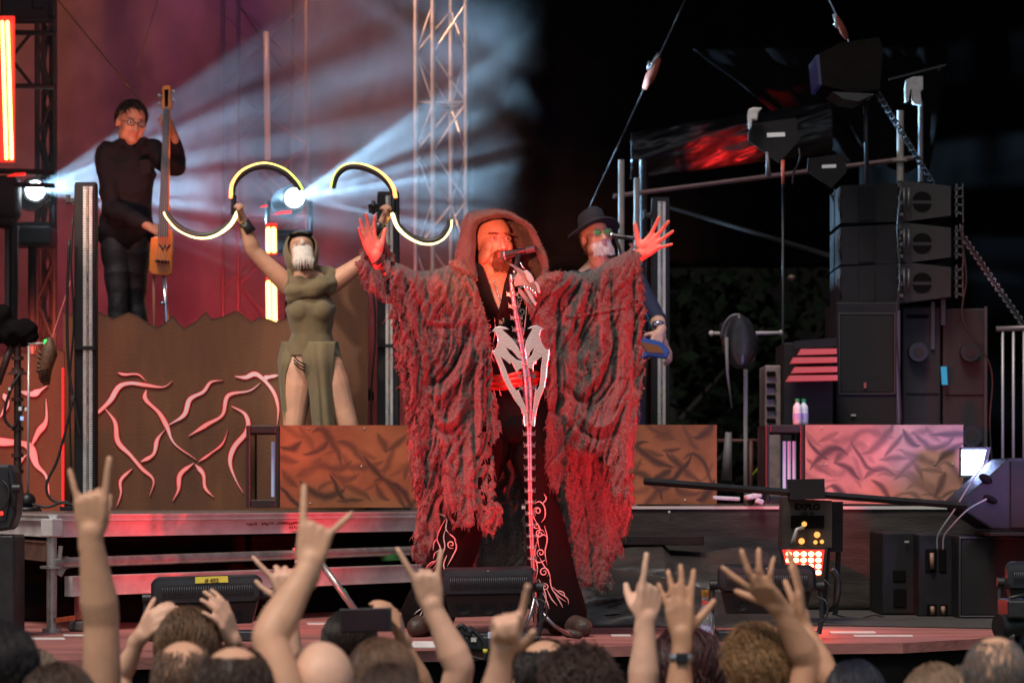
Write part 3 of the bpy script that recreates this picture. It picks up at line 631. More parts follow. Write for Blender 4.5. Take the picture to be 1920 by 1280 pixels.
# ================================================================== boxes with copper painted fronts
def painted_box(label, u0, u1, v0, v1, D, seed, strokes, frame=None, depth=.5, tone=(.34, .115, .048)):
    c = P((u0 + u1) / 2, v1, D); t = thing('painted_box', label, 'painted box', c, 'copper painted boxes on the risers')
    nx, nz = int((u1 - u0) / 1.6), int((v1 - v0) / 1.6); U, V = np.meshgrid(np.linspace(u0, u1, nx + 1), np.linspace(v0, v1, nz + 1)); U = U.ravel(); V = V.ravel()
    pts = np.stack([(U - 960) * PX(D), np.full_like(U, D), CZ + (HV - V) * PX(D)], 1); w = nx + 1
    mb = MB(); mb.add(pts, [(r * w + k, (r + 1) * w + k, (r + 1) * w + k + 1, r * w + k + 1) for r in range(nz) for k in range(nx)])
    o = mb.build('copper_front', vmat('copper_paint', .42, .12, 50, .25), t); o.modifiers.new('t', 'SOLIDIFY').thickness = .012; o.modifiers['t'].offset = -1
    rs = random.Random(seed); q = np.stack([U * .02, V * .02, U * 0 + seed], 1); wx = U + 7 * fnoise(q * 1.7, 2, seed + 5); wy = V + 7 * fnoise(q * 1.7, 2, seed + 6)
    S = np.zeros_like(U); placed = []
    for _ in range(strokes * 8):
        if len(placed) >= strokes: break
        x = rs.uniform(u0 + 12, u1 - 12); y = rs.uniform(v0 + 12, v1 - 10)
        if any(math.hypot(x - a, y - b) < 22 for a, b in placed): continue
        placed.append((x, y)); a = rs.choice([-.6, -.35, .35, .6, .9, -.9, .1]) + rs.uniform(-.25, .25); L_ = rs.uniform(18, 46); k = rs.uniform(-.02, .02)
        c_ = [(x + math.cos(a) * s, y + math.sin(a) * s + k * (s * s)) for s in np.linspace(-L_, L_, 7)]
        d_, T = segdist(wx, wy, c_); ww = rs.uniform(3.5, 9.0) * np.sin(np.pi * np.clip(T, .02, .98)) ** .8 + .4; S = np.maximum(S, np.exp(-(d_ / ww) ** 2.6) * rs.uniform(.35, .95))
    cl = fnoise(q, 4, seed)[:, None]; base = np.array(tone) * (1 + .55 * cl); sm_ = np.clip(.35 * fnoise(q * 1.4, 3, seed + 8), 0, 1)[:, None]
    base = base * (1 - sm_) + np.array([.10, .045, .03]) * sm_; S = S[:, None]; paint(o, np.clip(base * (1 - S * .92) + np.array([.020, .016, .016]) * S * .92, 0.004, 1))
    mb = MB()
    for _ in range(5): x = rs.uniform(u0 + 8, u1 - 8); y = rs.choice([v0 + 6, v1 - 8, (v0 + v1) / 2]); mb.ell(P(x, y, D - .003), (.006, .003, .005), nu=8, nv=6)
    mb.build('screw_heads', M_steel, t)
    fu0 = frame if frame else u0
    mb = MB(); x0, x1 = (u0 - 960) * PX(D) , (u1 - 960) * PX(D); z0, z1 = c.z, P(0, v0, D).z
    mb.box(((x0 + x1) / 2, D + .02 + depth / 2, (z0 + z1) / 2 - .004), (x1 - x0 - .006, depth, z1 - z0 - .012)); mb.build('box_body', mat('black_box_ply', (.016, .013, .013), .75, var=.3, scale=8), t)
    if frame:   # open end of the flight-case frame, seen to the left
        fx = (frame - 960) * PX(D); ww = x0 - fx; e = .022; mb = MB()
        for (cx, cz, sx_, sz_) in ((fx + e / 2, (z0 + z1) / 2, e, z1 - z0), (x0 - e / 2 - .004, (z0 + z1) / 2, e, z1 - z0)):
            for yy in (D + .03, D + depth): mb.box((cx, yy, cz), (sx_, .03, sz_), ch=.004)
        for zz in (z0 + e, z1 - e): 
            for yy in (D + .03, D + depth): mb.box((fx + ww / 2, yy, zz), (ww - 2 * e - .006, .03, 2 * e), ch=.004)
        mb.box((fx + ww / 2, D + depth / 2, z1 - .006), (ww - .004, depth - .04, .012)); mb.box((fx + .008, D + depth / 2, (z0 + z1) / 2), (.012, depth - .04, (z1 - z0) * .97)); mb.build('black_frame', mat('gloss_black_frame', (.02, .014, .016), .35), t)
        mb = MB()
        for k in range(3 if seed == 3 else 1):
            xx = x0 - .05 - k * .028; mb.tube([(xx, D + .12, z0 + .06), (xx, D + .12, z1 - .09)], .0105, 10)
        mb.build('pale_tubes', mat('pale_blue_tube', (.45, .48, .62), .35, emit=(.5, .55, 1), estr=.18), t, smooth=True, angle=50)
    return t
painted_box('orange brown painted box with dark strokes in front of the dancer', 525, 868, 797, 951, 14.95, 1, 46, frame=461, depth=.42)
painted_box('orange painted box with dark strokes just right of the robe', 1090, 1344, 796, 945, 15.15, 2, 34)
painted_box('pink lit painted box with dark strokes in front of the loudspeaker stack', 1510, 1806, 796, 944, 14.95, 3, 44, frame=1436, tone=(.46, .23, .17))
# ================================================================== dark trees seen through the rear opening
mb = MB(); rs = np.random.RandomState(5)
def foliage(cx, cy, cz, rx, ry, rz, n, s):
    mb = MB(); d = rs.normal(size=(n, 3)); d /= np.linalg.norm(d, axis=1)[:, None]; r = rs.uniform(.35, 1, n) ** .5; p = d * r[:, None] * np.array([rx, ry, rz]) + np.array([cx, cy, cz])
    k = fnoise(p * .9, 2, 31) > -.22; p = p[k]
    for q in p:
        a = rs.normal(size=3); a /= np.linalg.norm(a); b = np.cross(a, rs.normal(size=3)); b /= np.linalg.norm(b) + 1e-9; ss = s * rs.uniform(.5, 1.3)
        mb.add([q - a * ss, q + b * ss * .45, q + a * ss, q - b * ss * .45], [(0, 1, 2, 3)])
    return mb
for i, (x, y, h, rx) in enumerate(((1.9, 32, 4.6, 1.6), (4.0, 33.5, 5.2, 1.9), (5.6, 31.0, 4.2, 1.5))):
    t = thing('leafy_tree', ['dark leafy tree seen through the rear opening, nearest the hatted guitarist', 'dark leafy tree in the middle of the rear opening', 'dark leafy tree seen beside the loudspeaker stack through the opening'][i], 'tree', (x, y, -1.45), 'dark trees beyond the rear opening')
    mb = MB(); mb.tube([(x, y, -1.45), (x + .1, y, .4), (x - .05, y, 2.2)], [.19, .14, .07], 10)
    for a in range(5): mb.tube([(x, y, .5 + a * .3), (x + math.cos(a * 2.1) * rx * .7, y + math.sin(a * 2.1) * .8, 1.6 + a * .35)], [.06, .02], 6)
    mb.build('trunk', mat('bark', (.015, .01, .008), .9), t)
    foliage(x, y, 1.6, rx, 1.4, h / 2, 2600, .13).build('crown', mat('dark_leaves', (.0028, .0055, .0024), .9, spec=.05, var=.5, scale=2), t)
mb = MB(); mb.box((4, 38, 4), (30, .4, 12)); tag(mb.build('rear_sky_block', M_black), 'black wall added beyond the dark trees to hide the sky', 'wall')  # wall added so that no sky shows through the trees

# ================================================================== scaffold and drapes at rear right
def scaf(label, pts, r, mt=M_steel, name='scaffold_tube'):
    mb = MB(); mb.tube(pts, r, 12); o = mb.build(name, mt, smooth=True, angle=50); return tag(o, label, 'scaffold tube', 'scaffold tubes at the rear right')
M_pale = mat('pale_scaffold', (.30, .26, .23), .75, .0, var=.15, scale=12)
M_pk = mat('pinkish_scaffold', (.20, .12, .12), .5, .4, var=.2, scale=12)
scaf('pale upright scaffold tube just right of the black hat', [P(1165, 960, 17.0), P(1165, 300, 17.0)], .020, M_pale)
scaf('pale upright scaffold tube second right of the black hat, behind the open hand', [P(1194, 960, 17.2), P(1194, 334, 17.2)], .020, M_pale)
scaf('dark upright tube between the hat tubes and the light post', [P(1207, 960, 17.6), P(1207, 300, 17.6)], .03, M_tdark)
scaf('long pinkish horizontal scaffold tube under the red lit drape', [P(1150, 368, 17.3), P(1712, 296, 17.3)], .016, M_pk)
scaf('dim scaffold tube sloping down to the right behind the microphone stand', [P(1256, 388, 18.8), P(1600, 492, 18.6)], .017, mat('dim_scaffold', (.025, .018, .016), .6, .3))
scaf('pale upright scaffold tube above the top loudspeaker cabinet', [P(1688, 350, 16.9), P(1688, 208, 16.9)], .022, M_pale)
mb = MB(); mb.tube([P(1688, 300, 16.9) + Vector((0, 0, -.01)), P(1688, 300, 16.9) + Vector((0, 0, .01))], .045, 14); tag(mb.build('rosette_plate', M_pale), 'small round rosette plate on the scaffold tube above the loudspeakers', 'scaffold plate')
scaf('pale scaffold tube with a white cloth hung over its head', [P(1726, 340, 17.3), P(1726, 190, 17.3)], .016, mat('dull_pale_tube', (.16, .15, .16), .6))
# box drape with a red lit sag
def panel(name, corners, nx, nz, fn, mt, label, cat, th=.006):
    a, b, c, d = [Vector(p) for p in corners]; vs = []; S, T = np.meshgrid(np.linspace(0, 1, nx + 1), np.linspace(0, 1, nz + 1)); S = S.ravel(); T = T.ravel(); off = fn(S, T); tot = np.zeros(len(S))
    A_ = np.array(a); B_ = np.array(b); C_ = np.array(c); D_ = np.array(d); p = (A_[None] * (1 - S)[:, None] + B_[None] * S[:, None]) * (1 - T)[:, None] + (D_[None] * (1 - S)[:, None] + C_[None] * S[:, None]) * T[:, None]
    p[:, 1] += off; w = nx + 1; mb = MB(); mb.add(p, [(r * w + k, r * w + k + 1, (r + 1) * w + k + 1, (r + 1) * w + k) for r in range(nz) for k in range(nx)])
    o = mb.build(name, mt, smooth=True); o.modifiers.new('t', 'SOLIDIFY').thickness = th
    if label: tag(o, label, cat)
    return o
M_film = mat('shiny_black_film', (.008, .006, .007), .46, var=.3, scale=4, bump=.25, bscale=18)
panel('box_drape', [P(1182, 250, 18.4), P(1560, 190, 18.4), P(1560, 285, 18.4), P(1182, 335, 18.4)], 80, 30, lambda S, T: .07 * fnoise(np.stack([S * 6, T * 5 + S * 4, S * 0 + 3], 1), 3, 77) - .1 * np.sin(T * math.pi), M_film, 'shiny black drape glinting red above the long scaffold tube', 'drape')
spot('drape_glint_lamp', (.6, 16.6, 1.2), P(1345, 285, 18.4), (1, .02, .02), 1400, 13, .7, .05)
panel('pleated_drape', [P(1300, 90, 19.0), P(1780, 90, 19.0), P(1740, 330, 19.0), P(1560, 300, 19.0)], 60, 30, lambda S, T: .12 * fnoise(np.stack([S * 9, T * 3, S * 0 + 5], 1), 3, 71), M_dark, 'loosely hung black drape behind the antennas and the upper loudspeaker', 'drape')

# ================================================================== microphone stand in the rear opening and round black bag
t = thing('boom_stand', 'thin tall black stand with a round joint in front of the dark trees', 'stand', P(1468, 960, 16.6))
mb = MB(); mb.tube([P(1468, 958, 16.6), P(1468, 300, 16.6)], .008, 8); mb.build('pole', M_plastic, t, smooth=True)
mb = MB(); mb.ell(P(1484, 521, 16.6), (.026, .03, .022)); mb.build('joint', mat('dull_brass_joint', (.10, .07, .05), .5, .4), t, smooth=True)
mb = MB(); mb.tube([P(1468, 325, 16.6), P(1468, 300, 16.6)], .012, 8); mb.build('red_plug', mat('red_plug', (.5, .08, .04), .5), t, smooth=True)
t = thing('instrument_stand', 'white legged stand carrying a round black padded bag before the dark trees', 'stand', P(1397, 955, 16.3))
mb = MB(); mb.tube([P(1398, 955, 16.3), P(1398, 692, 16.3)], .013, 10); mb.build('white_pole', mat('white_pole', (.42, .38, .38), .5), t, smooth=True)
mb = MB(); mb.tube([P(1334, 625, 16.3), P(1466, 624, 16.3)], .011, 8); mb.ell(P(1334, 625, 16.2), (.018, .018, .018)); mb.ell(P(1464, 624, 16.4), (.014, .014, .018)); mb.build('cross_bar', MATS['white_pole'], t, smooth=True)
mb = MB(); mb.tube([P(1362, 632, 16.0), P(1364, 700, 16.0), P(1372, 765, 16.0)], [.012, .009, .006], 8); mb.build('hanging_strap', mat('grey_strap', (.12, .11, .12), .6), t, smooth=True)
mb = MB(); mb.tube([P(1366, 810, 16.1), P(1362, 900, 16.1)], [.02, .034], 10); mb.build('grey_leg', MATS['grey_strap'], t, smooth=True)
t = thing('padded_bag', 'round shiny black padded bag leaning on the white legged stand', 'bag', P(1383, 690, 16.1))
mb = MB(); v_ = []
rr = [(590, 6), (598, 18), (615, 28), (640, 34), (662, 32), (680, 22), (691, 8)]
mb.loft([[P(1388 + (k - 640) * .03 + w * math.cos(a), k, 16.1 + .09 * math.sin(a)) for a in np.linspace(0, 2 * math.pi, 18, endpoint=False)] for k, w in rr], caps=True); mb.build('bag_body', mat('black_leather', (.02, .02, .022), .3, bump=.3, bscale=20), t, smooth=True)
mb = MB(); mb.tube(smooth_path([P(1352, 634, 16.05), P(1358, 608, 16.0), P(1372, 592, 15.97), P(1388, 590, 15.97)], 6), .008, 8); mb.build('piping', MATS['grey_strap'], t, smooth=True)
mb = MB(); mb.prism([P(1350, 606, 16.2), P(1368, 600, 16.2), P(1374, 655, 16.2), P(1356, 660, 16.2)], (0, .08, 0)); mb.build('flap', M_paint, t)
t = thing('rail_frame', 'low dark red frame rail behind the gap between the painted boxes', 'rail', P(1390, 955, 16.9))
mb = MB(); mb.tube([P(1345, 826, 16.9), P(1440, 826, 16.9)], .012, 8); mb.build('top_bar', mat('dark_red_bar', (.10, .035, .03), .6), t, smooth=True)
mb = MB(); mb.tube([P(1408, 958, 16.9), P(1408, 826, 16.9)], .014, 8); mb.build('post', MATS['dark_red_bar'], t, smooth=True)
mb = MB(); mb.tube([P(1411, 890, 16.7), P(1433, 866, 16.7)], .008, 8); tag(mb.build('yellow_cable', mat('lime_cable', (.30, .38, .03), .6), smooth=True), 'short yellow green cable end beside the black open frame', 'cable')
mb = MB(); mb.box(P(1362, 934, 14.9), (.15, .06, .022), (0, .05, 0), ch=.006); mb.box(P(1412, 930, 14.85), (.09, .07, .03), (0, -.2, .2), ch=.01); mb.box(P(1424, 940, 14.8), (.04, .05, .03), (0, .4, .2), ch=.008); tag(mb.build('crumpled_towel', mat('white_towel', (.55, .55, .60), .9, bump=.6, bscale=60)), 'small crumpled white towel on the platform between the painted boxes', 'towel')

# pale flight case edge, red striped rack, bottles
t = thing('equipment_rack', 'black rack with red lit stripes beside the loudspeaker stack', 'rack', P(1518, 795, 16.0))
mb = MB(); c = P(1516, 875, 16.1); mb.box((c.x, 16.35, (P(0, 955, 16).z + P(0, 640, 16).z) / 2), (.30, .5, P(0, 640, 16).z - P(0, 955, 16).z), ch=.01); mb.build('case', M_paint, t)
mb = MB(); mb.prism([P(1488, 640, 16.05), P(1566, 634, 16.05), P(1566, 650, 16.05), P(1486, 655, 16.05)], (0, -.05, 0)); mb.build('lid', M_paint, t)
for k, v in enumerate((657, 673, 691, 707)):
    mb = MB(); x0 = (1494, 1480, 1482, 1472)[k]; mb.prism([P(x0, v + 9, 16.04), P(1567, v + 7, 16.04), P(1567, v - 3, 16.04), P(x0 + 6, v - 2, 16.04)], (0, -.05 - .015 * k, 0)); mb.build('red_glow_drawer', mat('red_light_drawer_paint', (.42, .10, .10), .35, emit=(1, .02, .03), estr=.16 + 0), t)  # red light on the drawers is put into their colour and glow
t = thing('ribbed_case', 'pale ribbed case standing left of the red striped rack', 'case', P(1450, 795, 16.2))
mb = MB(); mb.box((P(1450, 0, 16.2).x, 16.4, (P(0, 955, 16.2).z + P(0, 684, 16.2).z) / 2), (.10, .35, P(0, 684, 16.2).z - P(0, 955, 16.2).z), ch=.01); mb.build('side', mat('pale_case_side', (.20, .15, .15), .6, var=.3, scale=20), t)
for v in (700, 722, 744, 766, 788): mb = MB(); mb.box(P(1446, v, 16.21), (.055, .02, .026), ch=.006); mb.build('recess', M_black, t)
def bottle(label, u, D):
    b = P(u, 796, D); t = thing('water_bottle', label, 'bottle', b, 'water bottles on the black open frame'); b = b + Vector((0, 0, .0))
    mb = MB(); prof = [(.000, .022), (.004, .026), (.07, .026), (.075, .0245), (.085, .026), (.105, .024), (.122, .012), (.13, .0105)]
    mb.tube([b + Vector((0, 0, z)) for z, r in prof], [r for z, r in prof], 16); mb.build('body', mat('frosted_plastic', (.70, .72, .75), .15, spec=.8), t, smooth=True, angle=50)
    mb = MB(); mb.tube([b + Vector((0, 0, .13)), b + Vector((0, 0, .148))], .0135, 14); mb.build('cap', mat('green_cap', (.02, .30, .10), .4), t, smooth=True, angle=50)
    mb = MB(); mb.tube([b + Vector((0, 0, .03)), b + Vector((0, 0, .066))], .0268, 16, cap=False); mb.build('label', mat('white_blue_label', (.55, .30, .45), .5, col2=(.35, .45, .8), scale=60), t, smooth=True)
bottle('left one of two small water bottles with green caps on the black frame', 1495, 15.2); bottle('right one of two small water bottles with green caps on the black frame', 1507, 15.25)

# ================================================================== loudspeakers
def hexring(u0, v0, u1, v1, D): return [P(u0, v0, D), P(u1, v0, D), P(u1, v1, D), P(u0, v1, D)]
M_spk = mat('black_speaker_paint', (.010, .0095, .011), .55, spec=.22, var=.25, scale=10, bump=.3, bscale=380)
M_spk2 = mat('dark_grey_speaker_face', (.024, .022, .024), .6, spec=.25, var=.15, scale=8, bump=.25, bscale=380)
LA = ['top', 'middle', 'bottom']
for k in range(3):
    y0 = 346 + k * 76 + (0, 2, 0)[k]; D = 16.4; t = thing('line_array_cabinet', LA[k] + ' cabinet of the three curved line array loudspeakers stacked at right', 'loudspeaker', P(1690, y0 + 72, D), 'line array cabinets stacked at right')
    mb = MB(); tilt = (5, 1, -3)[k] * .0
    mb.prism([P(1576, y0 + 2, D), P(1684, y0 - 4, D), P(1684, y0 + 70, D), P(1576, y0 + 72, D)], (0, .55, 0)); mb.build('side_shell', M_spk, t)
    mb = MB(); mb.prism([P(1611, y0 + 8, D - .012), P(1640, y0 + 6, D - .012), P(1640, y0 + 66, D - .012), P(1611, y0 + 68, D - .012)], (0, .02, 0)); mb.build('grille_slot', M_grille, t)
    mb = MB(); mb.prism([P(1684, y0 - 8, D - .04), P(1783, y0 + 3, D - .04), P(1783, y0 + 58, D - .04), P(1684, y0 + 71, D - .04)], (0, .5, 0)); o = mb.build('end_panel', M_spk2, t)
    mb = MB(); c = P(1729, y0 + 32, D - .044)
    for sgn in (1, -1):
        R_ = 17.5 * PX(D); ol = [c + Vector((R_ * math.cos(a), 0, sgn * (.012 + R_ * .88 * math.sin(a)))) for a in np.linspace(0, math.pi, 16)]
        if sgn > 0: ol = ol[::-1]
        mb.prism(ol, (0, .006, 0))
    mb.build('handle_recess', M_black, t)
    mb = MB(); mb.tube([P(1695, y0 + 6, D - .08), P(1704, y0 + 6, D - .08), P(1704, y0 + 52, D - .08), P(1695, y0 + 52, D - .08)], .006, 8, closed=True); mb.build('side_handle', mat('grey_handle', (.10, .10, .11), .35, .4), t, smooth=True)
    mb = MB()
    for j in range(6): mb.box(P(1686 + (j % 2) * 4, y0 + 2 + j * 11, D - .06), (.022, .02, .026), (0, .3 * j, 0), ch=.004)
    mb.box(P(1793, y0 + 30, D), (.012, .02, 62 * PX(D))); mb.tube([P(1805, y0 - 2, D), P(1806, y0 + 72, D)], .005, 8)
    for j in range(4): mb.box(P(1797, y0 + 8 + j * 15, D), (.05, .02, .012), (0, .2 * j - .3, 0))
    mb.build('rigging_hardware', mat('scuffed_rigging', (.07, .07, .075), .45, .5, var=.4, scale=30), t)
    mb = MB(); mb.tube([P(1576, y0 + 10, D), P(1572, y0 + 30, D - .02), P(1577, y0 + 60, D)], .008, 8); mb.build('left_pin', MATS['scuffed_rigging'], t, smooth=True)
def sub(label, u0, v0, u1, v1, D, depth, parts=(), grp='subwoofers under the line array', mt=None):
    t = thing('subwoofer', label, 'subwoofer', P((u0 + u1) / 2, v1, D), grp)
    mb = MB(); a = P(u0, v1, D); b = P(u1, v0, D); mb.box(((a.x + b.x) / 2, D + depth / 2, (a.z + b.z) / 2), (b.x - a.x, depth, b.z - a.z), ch=.01); mb.build('cabinet', mt or M_spk, t)
    for kind_, q in parts:
        mb = MB()
        if kind_ == 'grille': mb.box(((P(q[0], 0, D).x + P(q[2], 0, D).x) / 2, D - .004, (P(0, q[1], D).z + P(0, q[3], D).z) / 2), ((q[2] - q[0]) * PX(D), .012, (q[3] - q[1]) * PX(D)), ch=.003); mb.build('grille', M_grille, t)
        if kind_ == 'frame':
            x0, y0, x1, y1 = q; mb.tube([P(x0, y0, D - .008), P(x1, y0, D - .008), P(x1, y1, D - .008), P(x0, y1, D - .008)], .006, 6, closed=True); mb.build('frame_edge', mat('pale_edge', (.05, .048, .055), .5), t)
        if kind_ == 'line': mb.box(((P(q[0], 0, D).x + P(q[2], 0, D).x) / 2, D - .003, (P(0, q[1], D).z + P(0, q[3], D).z) / 2), (abs(q[2] - q[0]) * PX(D) + .004, .008, abs(q[3] - q[1]) * PX(D) + .004)); mb.build('panel_seam', M_black, t)
        if kind_ == 'wheel':
            c = P(q[0], q[1], D - .03); mb.tube([c + Vector((0, -.03, 0)), c + Vector((0, .03, 0))], q[2] * PX(D), 22); mb.build('caster_wheel', M_plastic, t, smooth=True, angle=40)
            mb = MB(); mb.tube([c + Vector((0, -.035, 0)), c + Vector((0, -.028, 0))], q[2] * .55 * PX(D), 16); mb.build('wheel_hub', M_spk2, t, smooth=True, angle=40)
        if kind_ == 'strip': mb.box(((P(q[0], 0, D).x + P(q[2], 0, D).x) / 2, D - .008, (P(0, q[1], D).z + P(0, q[3], D).z) / 2), ((q[2] - q[0]) * PX(D), .014, (q[3] - q[1]) * PX(D))); mb.build('metal_rail', mat('metal_rail', (.07, .068, .075), .4, .5), t)
        if kind_ == 'port': mb.box(((P(q[0], 0, D).x + P(q[2], 0, D).x) / 2, D - .002, (P(0, q[1], D).z + P(0, q[3], D).z) / 2), ((q[2] - q[0]) * PX(D), .012, (q[3] - q[1]) * PX(D)), ch=.005); mb.build('port', M_black, t); 
        if kind_ == 'bar': mb.tube([P(q[0], q[1], D - .02), P(q[0] + 1, q[3], D - .02)], .012, 10); mb.build('port_handle', mat('brown_lit_handle', (.22, .12, .08), .4), t, smooth=True)
    return t
sub('tall black subwoofer with a framed front grille under the line array', 1568, 566, 1688, 955, 16.3, .6, [('frame', (1574, 588, 1678, 738)), ('grille', (1577, 591, 1675, 735)), ('grille', (1574, 746, 1680, 950)), ('strip', (1680, 582, 1687, 795))])
mb = MB(); mb.box(P(1622, 722, 16.28), (.014, .01, .034)); tag(mb.build('speaker_badge', mat('red_badge', (.28, .07, .05), .5)), 'tiny red badge on the tall subwoofer grille', 'badge')
sub('dark grey subwoofer on casters, left one behind the pink lit box', 1692, 575, 1764, 955, 16.5, .6, [('line', (1700, 738, 1760, 738)), ('wheel', (1721, 660, 18)), ('strip', (1745, 566, 1752, 655)), ('line', (1700, 590, 1740, 596))], mt=M_spk2)
sub('dark grey subwoofer on casters, right one behind the pink lit box', 1768, 578, 1852, 955, 16.5, .6, [('line', (1774, 740, 1846, 740)), ('wheel', (1818, 660, 18)), ('wheel', (1820, 818, 20)), ('strip', (1764, 560, 1772, 610)), ('strip', (1845, 575, 1850, 900))], mt=M_spk2)
mb = MB(); mb.prism([P(1764, 687, 16.45), P(1775, 687, 16.45), P(1777, 721, 16.45), P(1766, 721, 16.45)], (0, .004, 0)); tag(mb.build('blue_tape', mat('cyan_tape', (.02, .35, .60), .6, emit=(.02, .4, .7), estr=.12)), 'bright blue tape tag between the two caster subwoofers', 'tape')
sub('black sub cabinet lying at the right edge, left one with two stacked handles', 1654, 997, 1716, 1152, 14.15, .5, [('port', (1674, 1068, 1698, 1090)), ('port', (1675, 1103, 1699, 1138))], 'black cabinets on the apron at right')
sub('black sub cabinet at the right edge, middle one with brown lit port handles', 1722, 1000, 1792, 1156, 14.0, .5, [('port', (1735, 1028, 1756, 1072)), ('port', (1760, 1028, 1774, 1072)), ('bar', (1747, 1036, 0, 1066)), ('port', (1738, 1132, 1756, 1154)), ('port', (1762, 1132, 1776, 1154)), ('bar', (1748, 1136, 0, 1152)), ('bar', (1768, 1136, 0, 1152))], 'black cabinets on the apron at right')
sub('black sub cabinet at the right edge, widest one with a framed grille', 1796, 1003, 1990, 1162, 13.8, .5, [('frame', (1800, 1008, 1960, 1155)), ('grille', (1803, 1011, 1957, 1152))], 'black cabinets on the apron at right')

# upper loudspeaker with its pole
t = thing('satellite_loudspeaker', 'black angled loudspeaker on a pole high above the line array', 'loudspeaker', P(1620, 345, 16.0))
mb = MB(); mb.prism([P(1534, 103, 16.0), P(1576, 80, 16.0), P(1648, 70, 16.0), P(1656, 92, 16.0), P(1650, 168, 16.0), P(1600, 174, 16.0), P(1537, 158, 16.0)], (0, .34, 0)); mb.build('cabinet', M_dark, t)
mb = MB(); mb.prism([P(1530, 104, 15.99), P(1536, 102, 15.99), P(1541, 160, 15.99), P(1535, 158, 15.99)], (0, .4, 0)); mb.build('blue_lit_edge', glow('blue_edge_glow', (.01, .04, .8), .025), t)  # glowing strip added for blue light along the cabinet edge
mb = MB(); mb.tube([P(1622, 178, 16.1), P(1626, 345, 16.1)], .014, 10); mb.build('pole', M_plastic, t, smooth=True)
mb = MB(); mb.prism([P(1560, 172, 15.9), P(1640, 176, 15.9), P(1610, 190, 15.9), P(1582, 186, 15.9)], (0, .3, 0)); mb.build('bracket', M_plastic, t)

# paddle antennas
def antenna(label, c, s, D, cloth_=False):
    t = thing('paddle_antenna', label, 'antenna', P(c[0], c[1] + 60, D), 'paddle antennas above the scaffold tube')
    o = [(-48, -22), (40, -34), (45, 10), (8, 50), (-20, 30), (-50, 8)]; mb = MB(); mb.prism([P(c[0] + x * s, c[1] + y * s, D) for x, y in o], (0, .03, 0)); mb.build('paddle', M_paint, t)
    mb = MB(); mb.box(P(c[0] + 2 * s, c[1] - 2, D - .004), (34 * s * PX(D), .006, 8 * s * PX(D)), (0, -.04, 0), ch=.002); mb.build('label_plate', mat('white_plate', (.55, .55, .55), .5, emit=(1, 1, 1), estr=.12), t)
    mb = MB(); mb.tube([P(c[0] + 16 * s, c[1] + 50 * s, D + .02), P(c[0] + 16 * s, c[1] + 95 * s, D + .02)], .008, 8); mb.build('stem', M_plastic, t, smooth=True)
    return t
t = antenna('nearer black paddle antenna with a white plate and a draped white cloth', (1453, 255), 1.0, 16.4)
mb = MB(); mb.tube([P(1468, 305, 16.38), P(1468, 345, 16.38)], .010, 8); mb.build('connector', mat('red_plug', (.5, .08, .04), .5), t, smooth=True)
mb = MB(); mb.tube([P(1438, 285, 16.35), P(1441, 330, 16.35)], [.008, .018], 8); mb.build('clamp', mat('dull_metal', (.18, .15, .16), .5, .5), t, smooth=True)
mb = MB(); mb.tube(smooth_path([P(1498, 278, 16.35), P(1499, 300, 16.33), P(1488, 325, 16.35), P(1486, 345, 16.35)], 5), .006, 8); mb.build('cable', M_rub, t, smooth=True)
antenna('farther black paddle antenna right above the top line array cabinet', (1553, 314), .78, 17.0)
def rag(label, pts, D, dy=.05):
    mb = MB(); mb.prism([P(*p, D) for p in pts], (0, dy, 0)); o = mb.build('white_rag', mat('white_rag', (.55, .53, .52), .9, bump=.6, bscale=50, var=.2, scale=14)); b_ = o.modifiers.new('b', 'BEVEL'); b_.width = .012; b_.segments = 3; tag(o, label, 'rag', 'white rags tied on the rear rigging')
rag('white rag draped over the corner of the nearer paddle antenna', [(1404, 204), (1414, 201), (1430, 202), (1422, 212), (1420, 226), (1411, 224), (1409, 242), (1404, 240), (1402, 218)], 16.3)
rag('white rag hanging from the tube above the line array cabinets', [(1699, 150), (1712, 144), (1731, 143), (1731, 168), (1726, 172), (1729, 198), (1712, 194), (1710, 168), (1707, 170), (1704, 190), (1698, 192), (1697, 165)], 17.2)
def chain(label, a, b, n, r):
    mb = MB(); 
    for i in range(n):
        t_ = (i + .5) / n; c = a.lerp(b, t_); d = (b - a) / n; X, Y, Z = frame_of(d); s = X if i % 2 else Y
        ring = [c + Z * (math.cos(q) * d.length * .66) + s * (math.sin(q) * r * 1.5) for q in np.linspace(0, 2 * math.pi, 10, endpoint=False)]
        mb.tube(ring, r * .38, 5, closed=True)
    tag(mb.build('steel_chain', mat('chain_steel', (.05, .05, .06), .5, .4), smooth=True), label, 'chain', 'steel chains beside the line array')
chain('steel chain running down from the upper loudspeaker to the top cabinet', P(1643, 170, 16.3), P(1750, 345, 16.6), 30, .014)
chain('blue glinting steel chain slanting down to the barrier at the right edge', P(1808, 448, 16.2), P(1925, 618, 15.6), 34, .016)
mb = MB(); mb.box(P(1720, 136, 17.4), (.38, .03, .012), (0, -.25, 0)); mb.ell(P(1761, 129, 17.4), (.014, .014, .014)); tag(mb.build('thin_mast', M_plastic), 'thin dark mast with a pale tip above the white rag', 'mast')

# barrier at the right edge
t = thing('crowd_barrier', 'pale barred steel barrier standing at the right edge behind the wedge', 'barrier', P(1900, 960, 15.0))
mb = MB(); mb.tube([P(1868, 617, 15.0), P(2010, 611, 15.0)], .016, 10); mb.build('top_rail', MATS['dull_metal'], t, smooth=True)
for k in range(7): mb = MB(); u = 1880 + k * 20; mb.tube([P(u, 617, 15.0), P(u, 955, 15.0)], .0085, 8); mb.build('bar', mat('pale_bar', (.34, .32, .33), .45, .4), t, smooth=True)

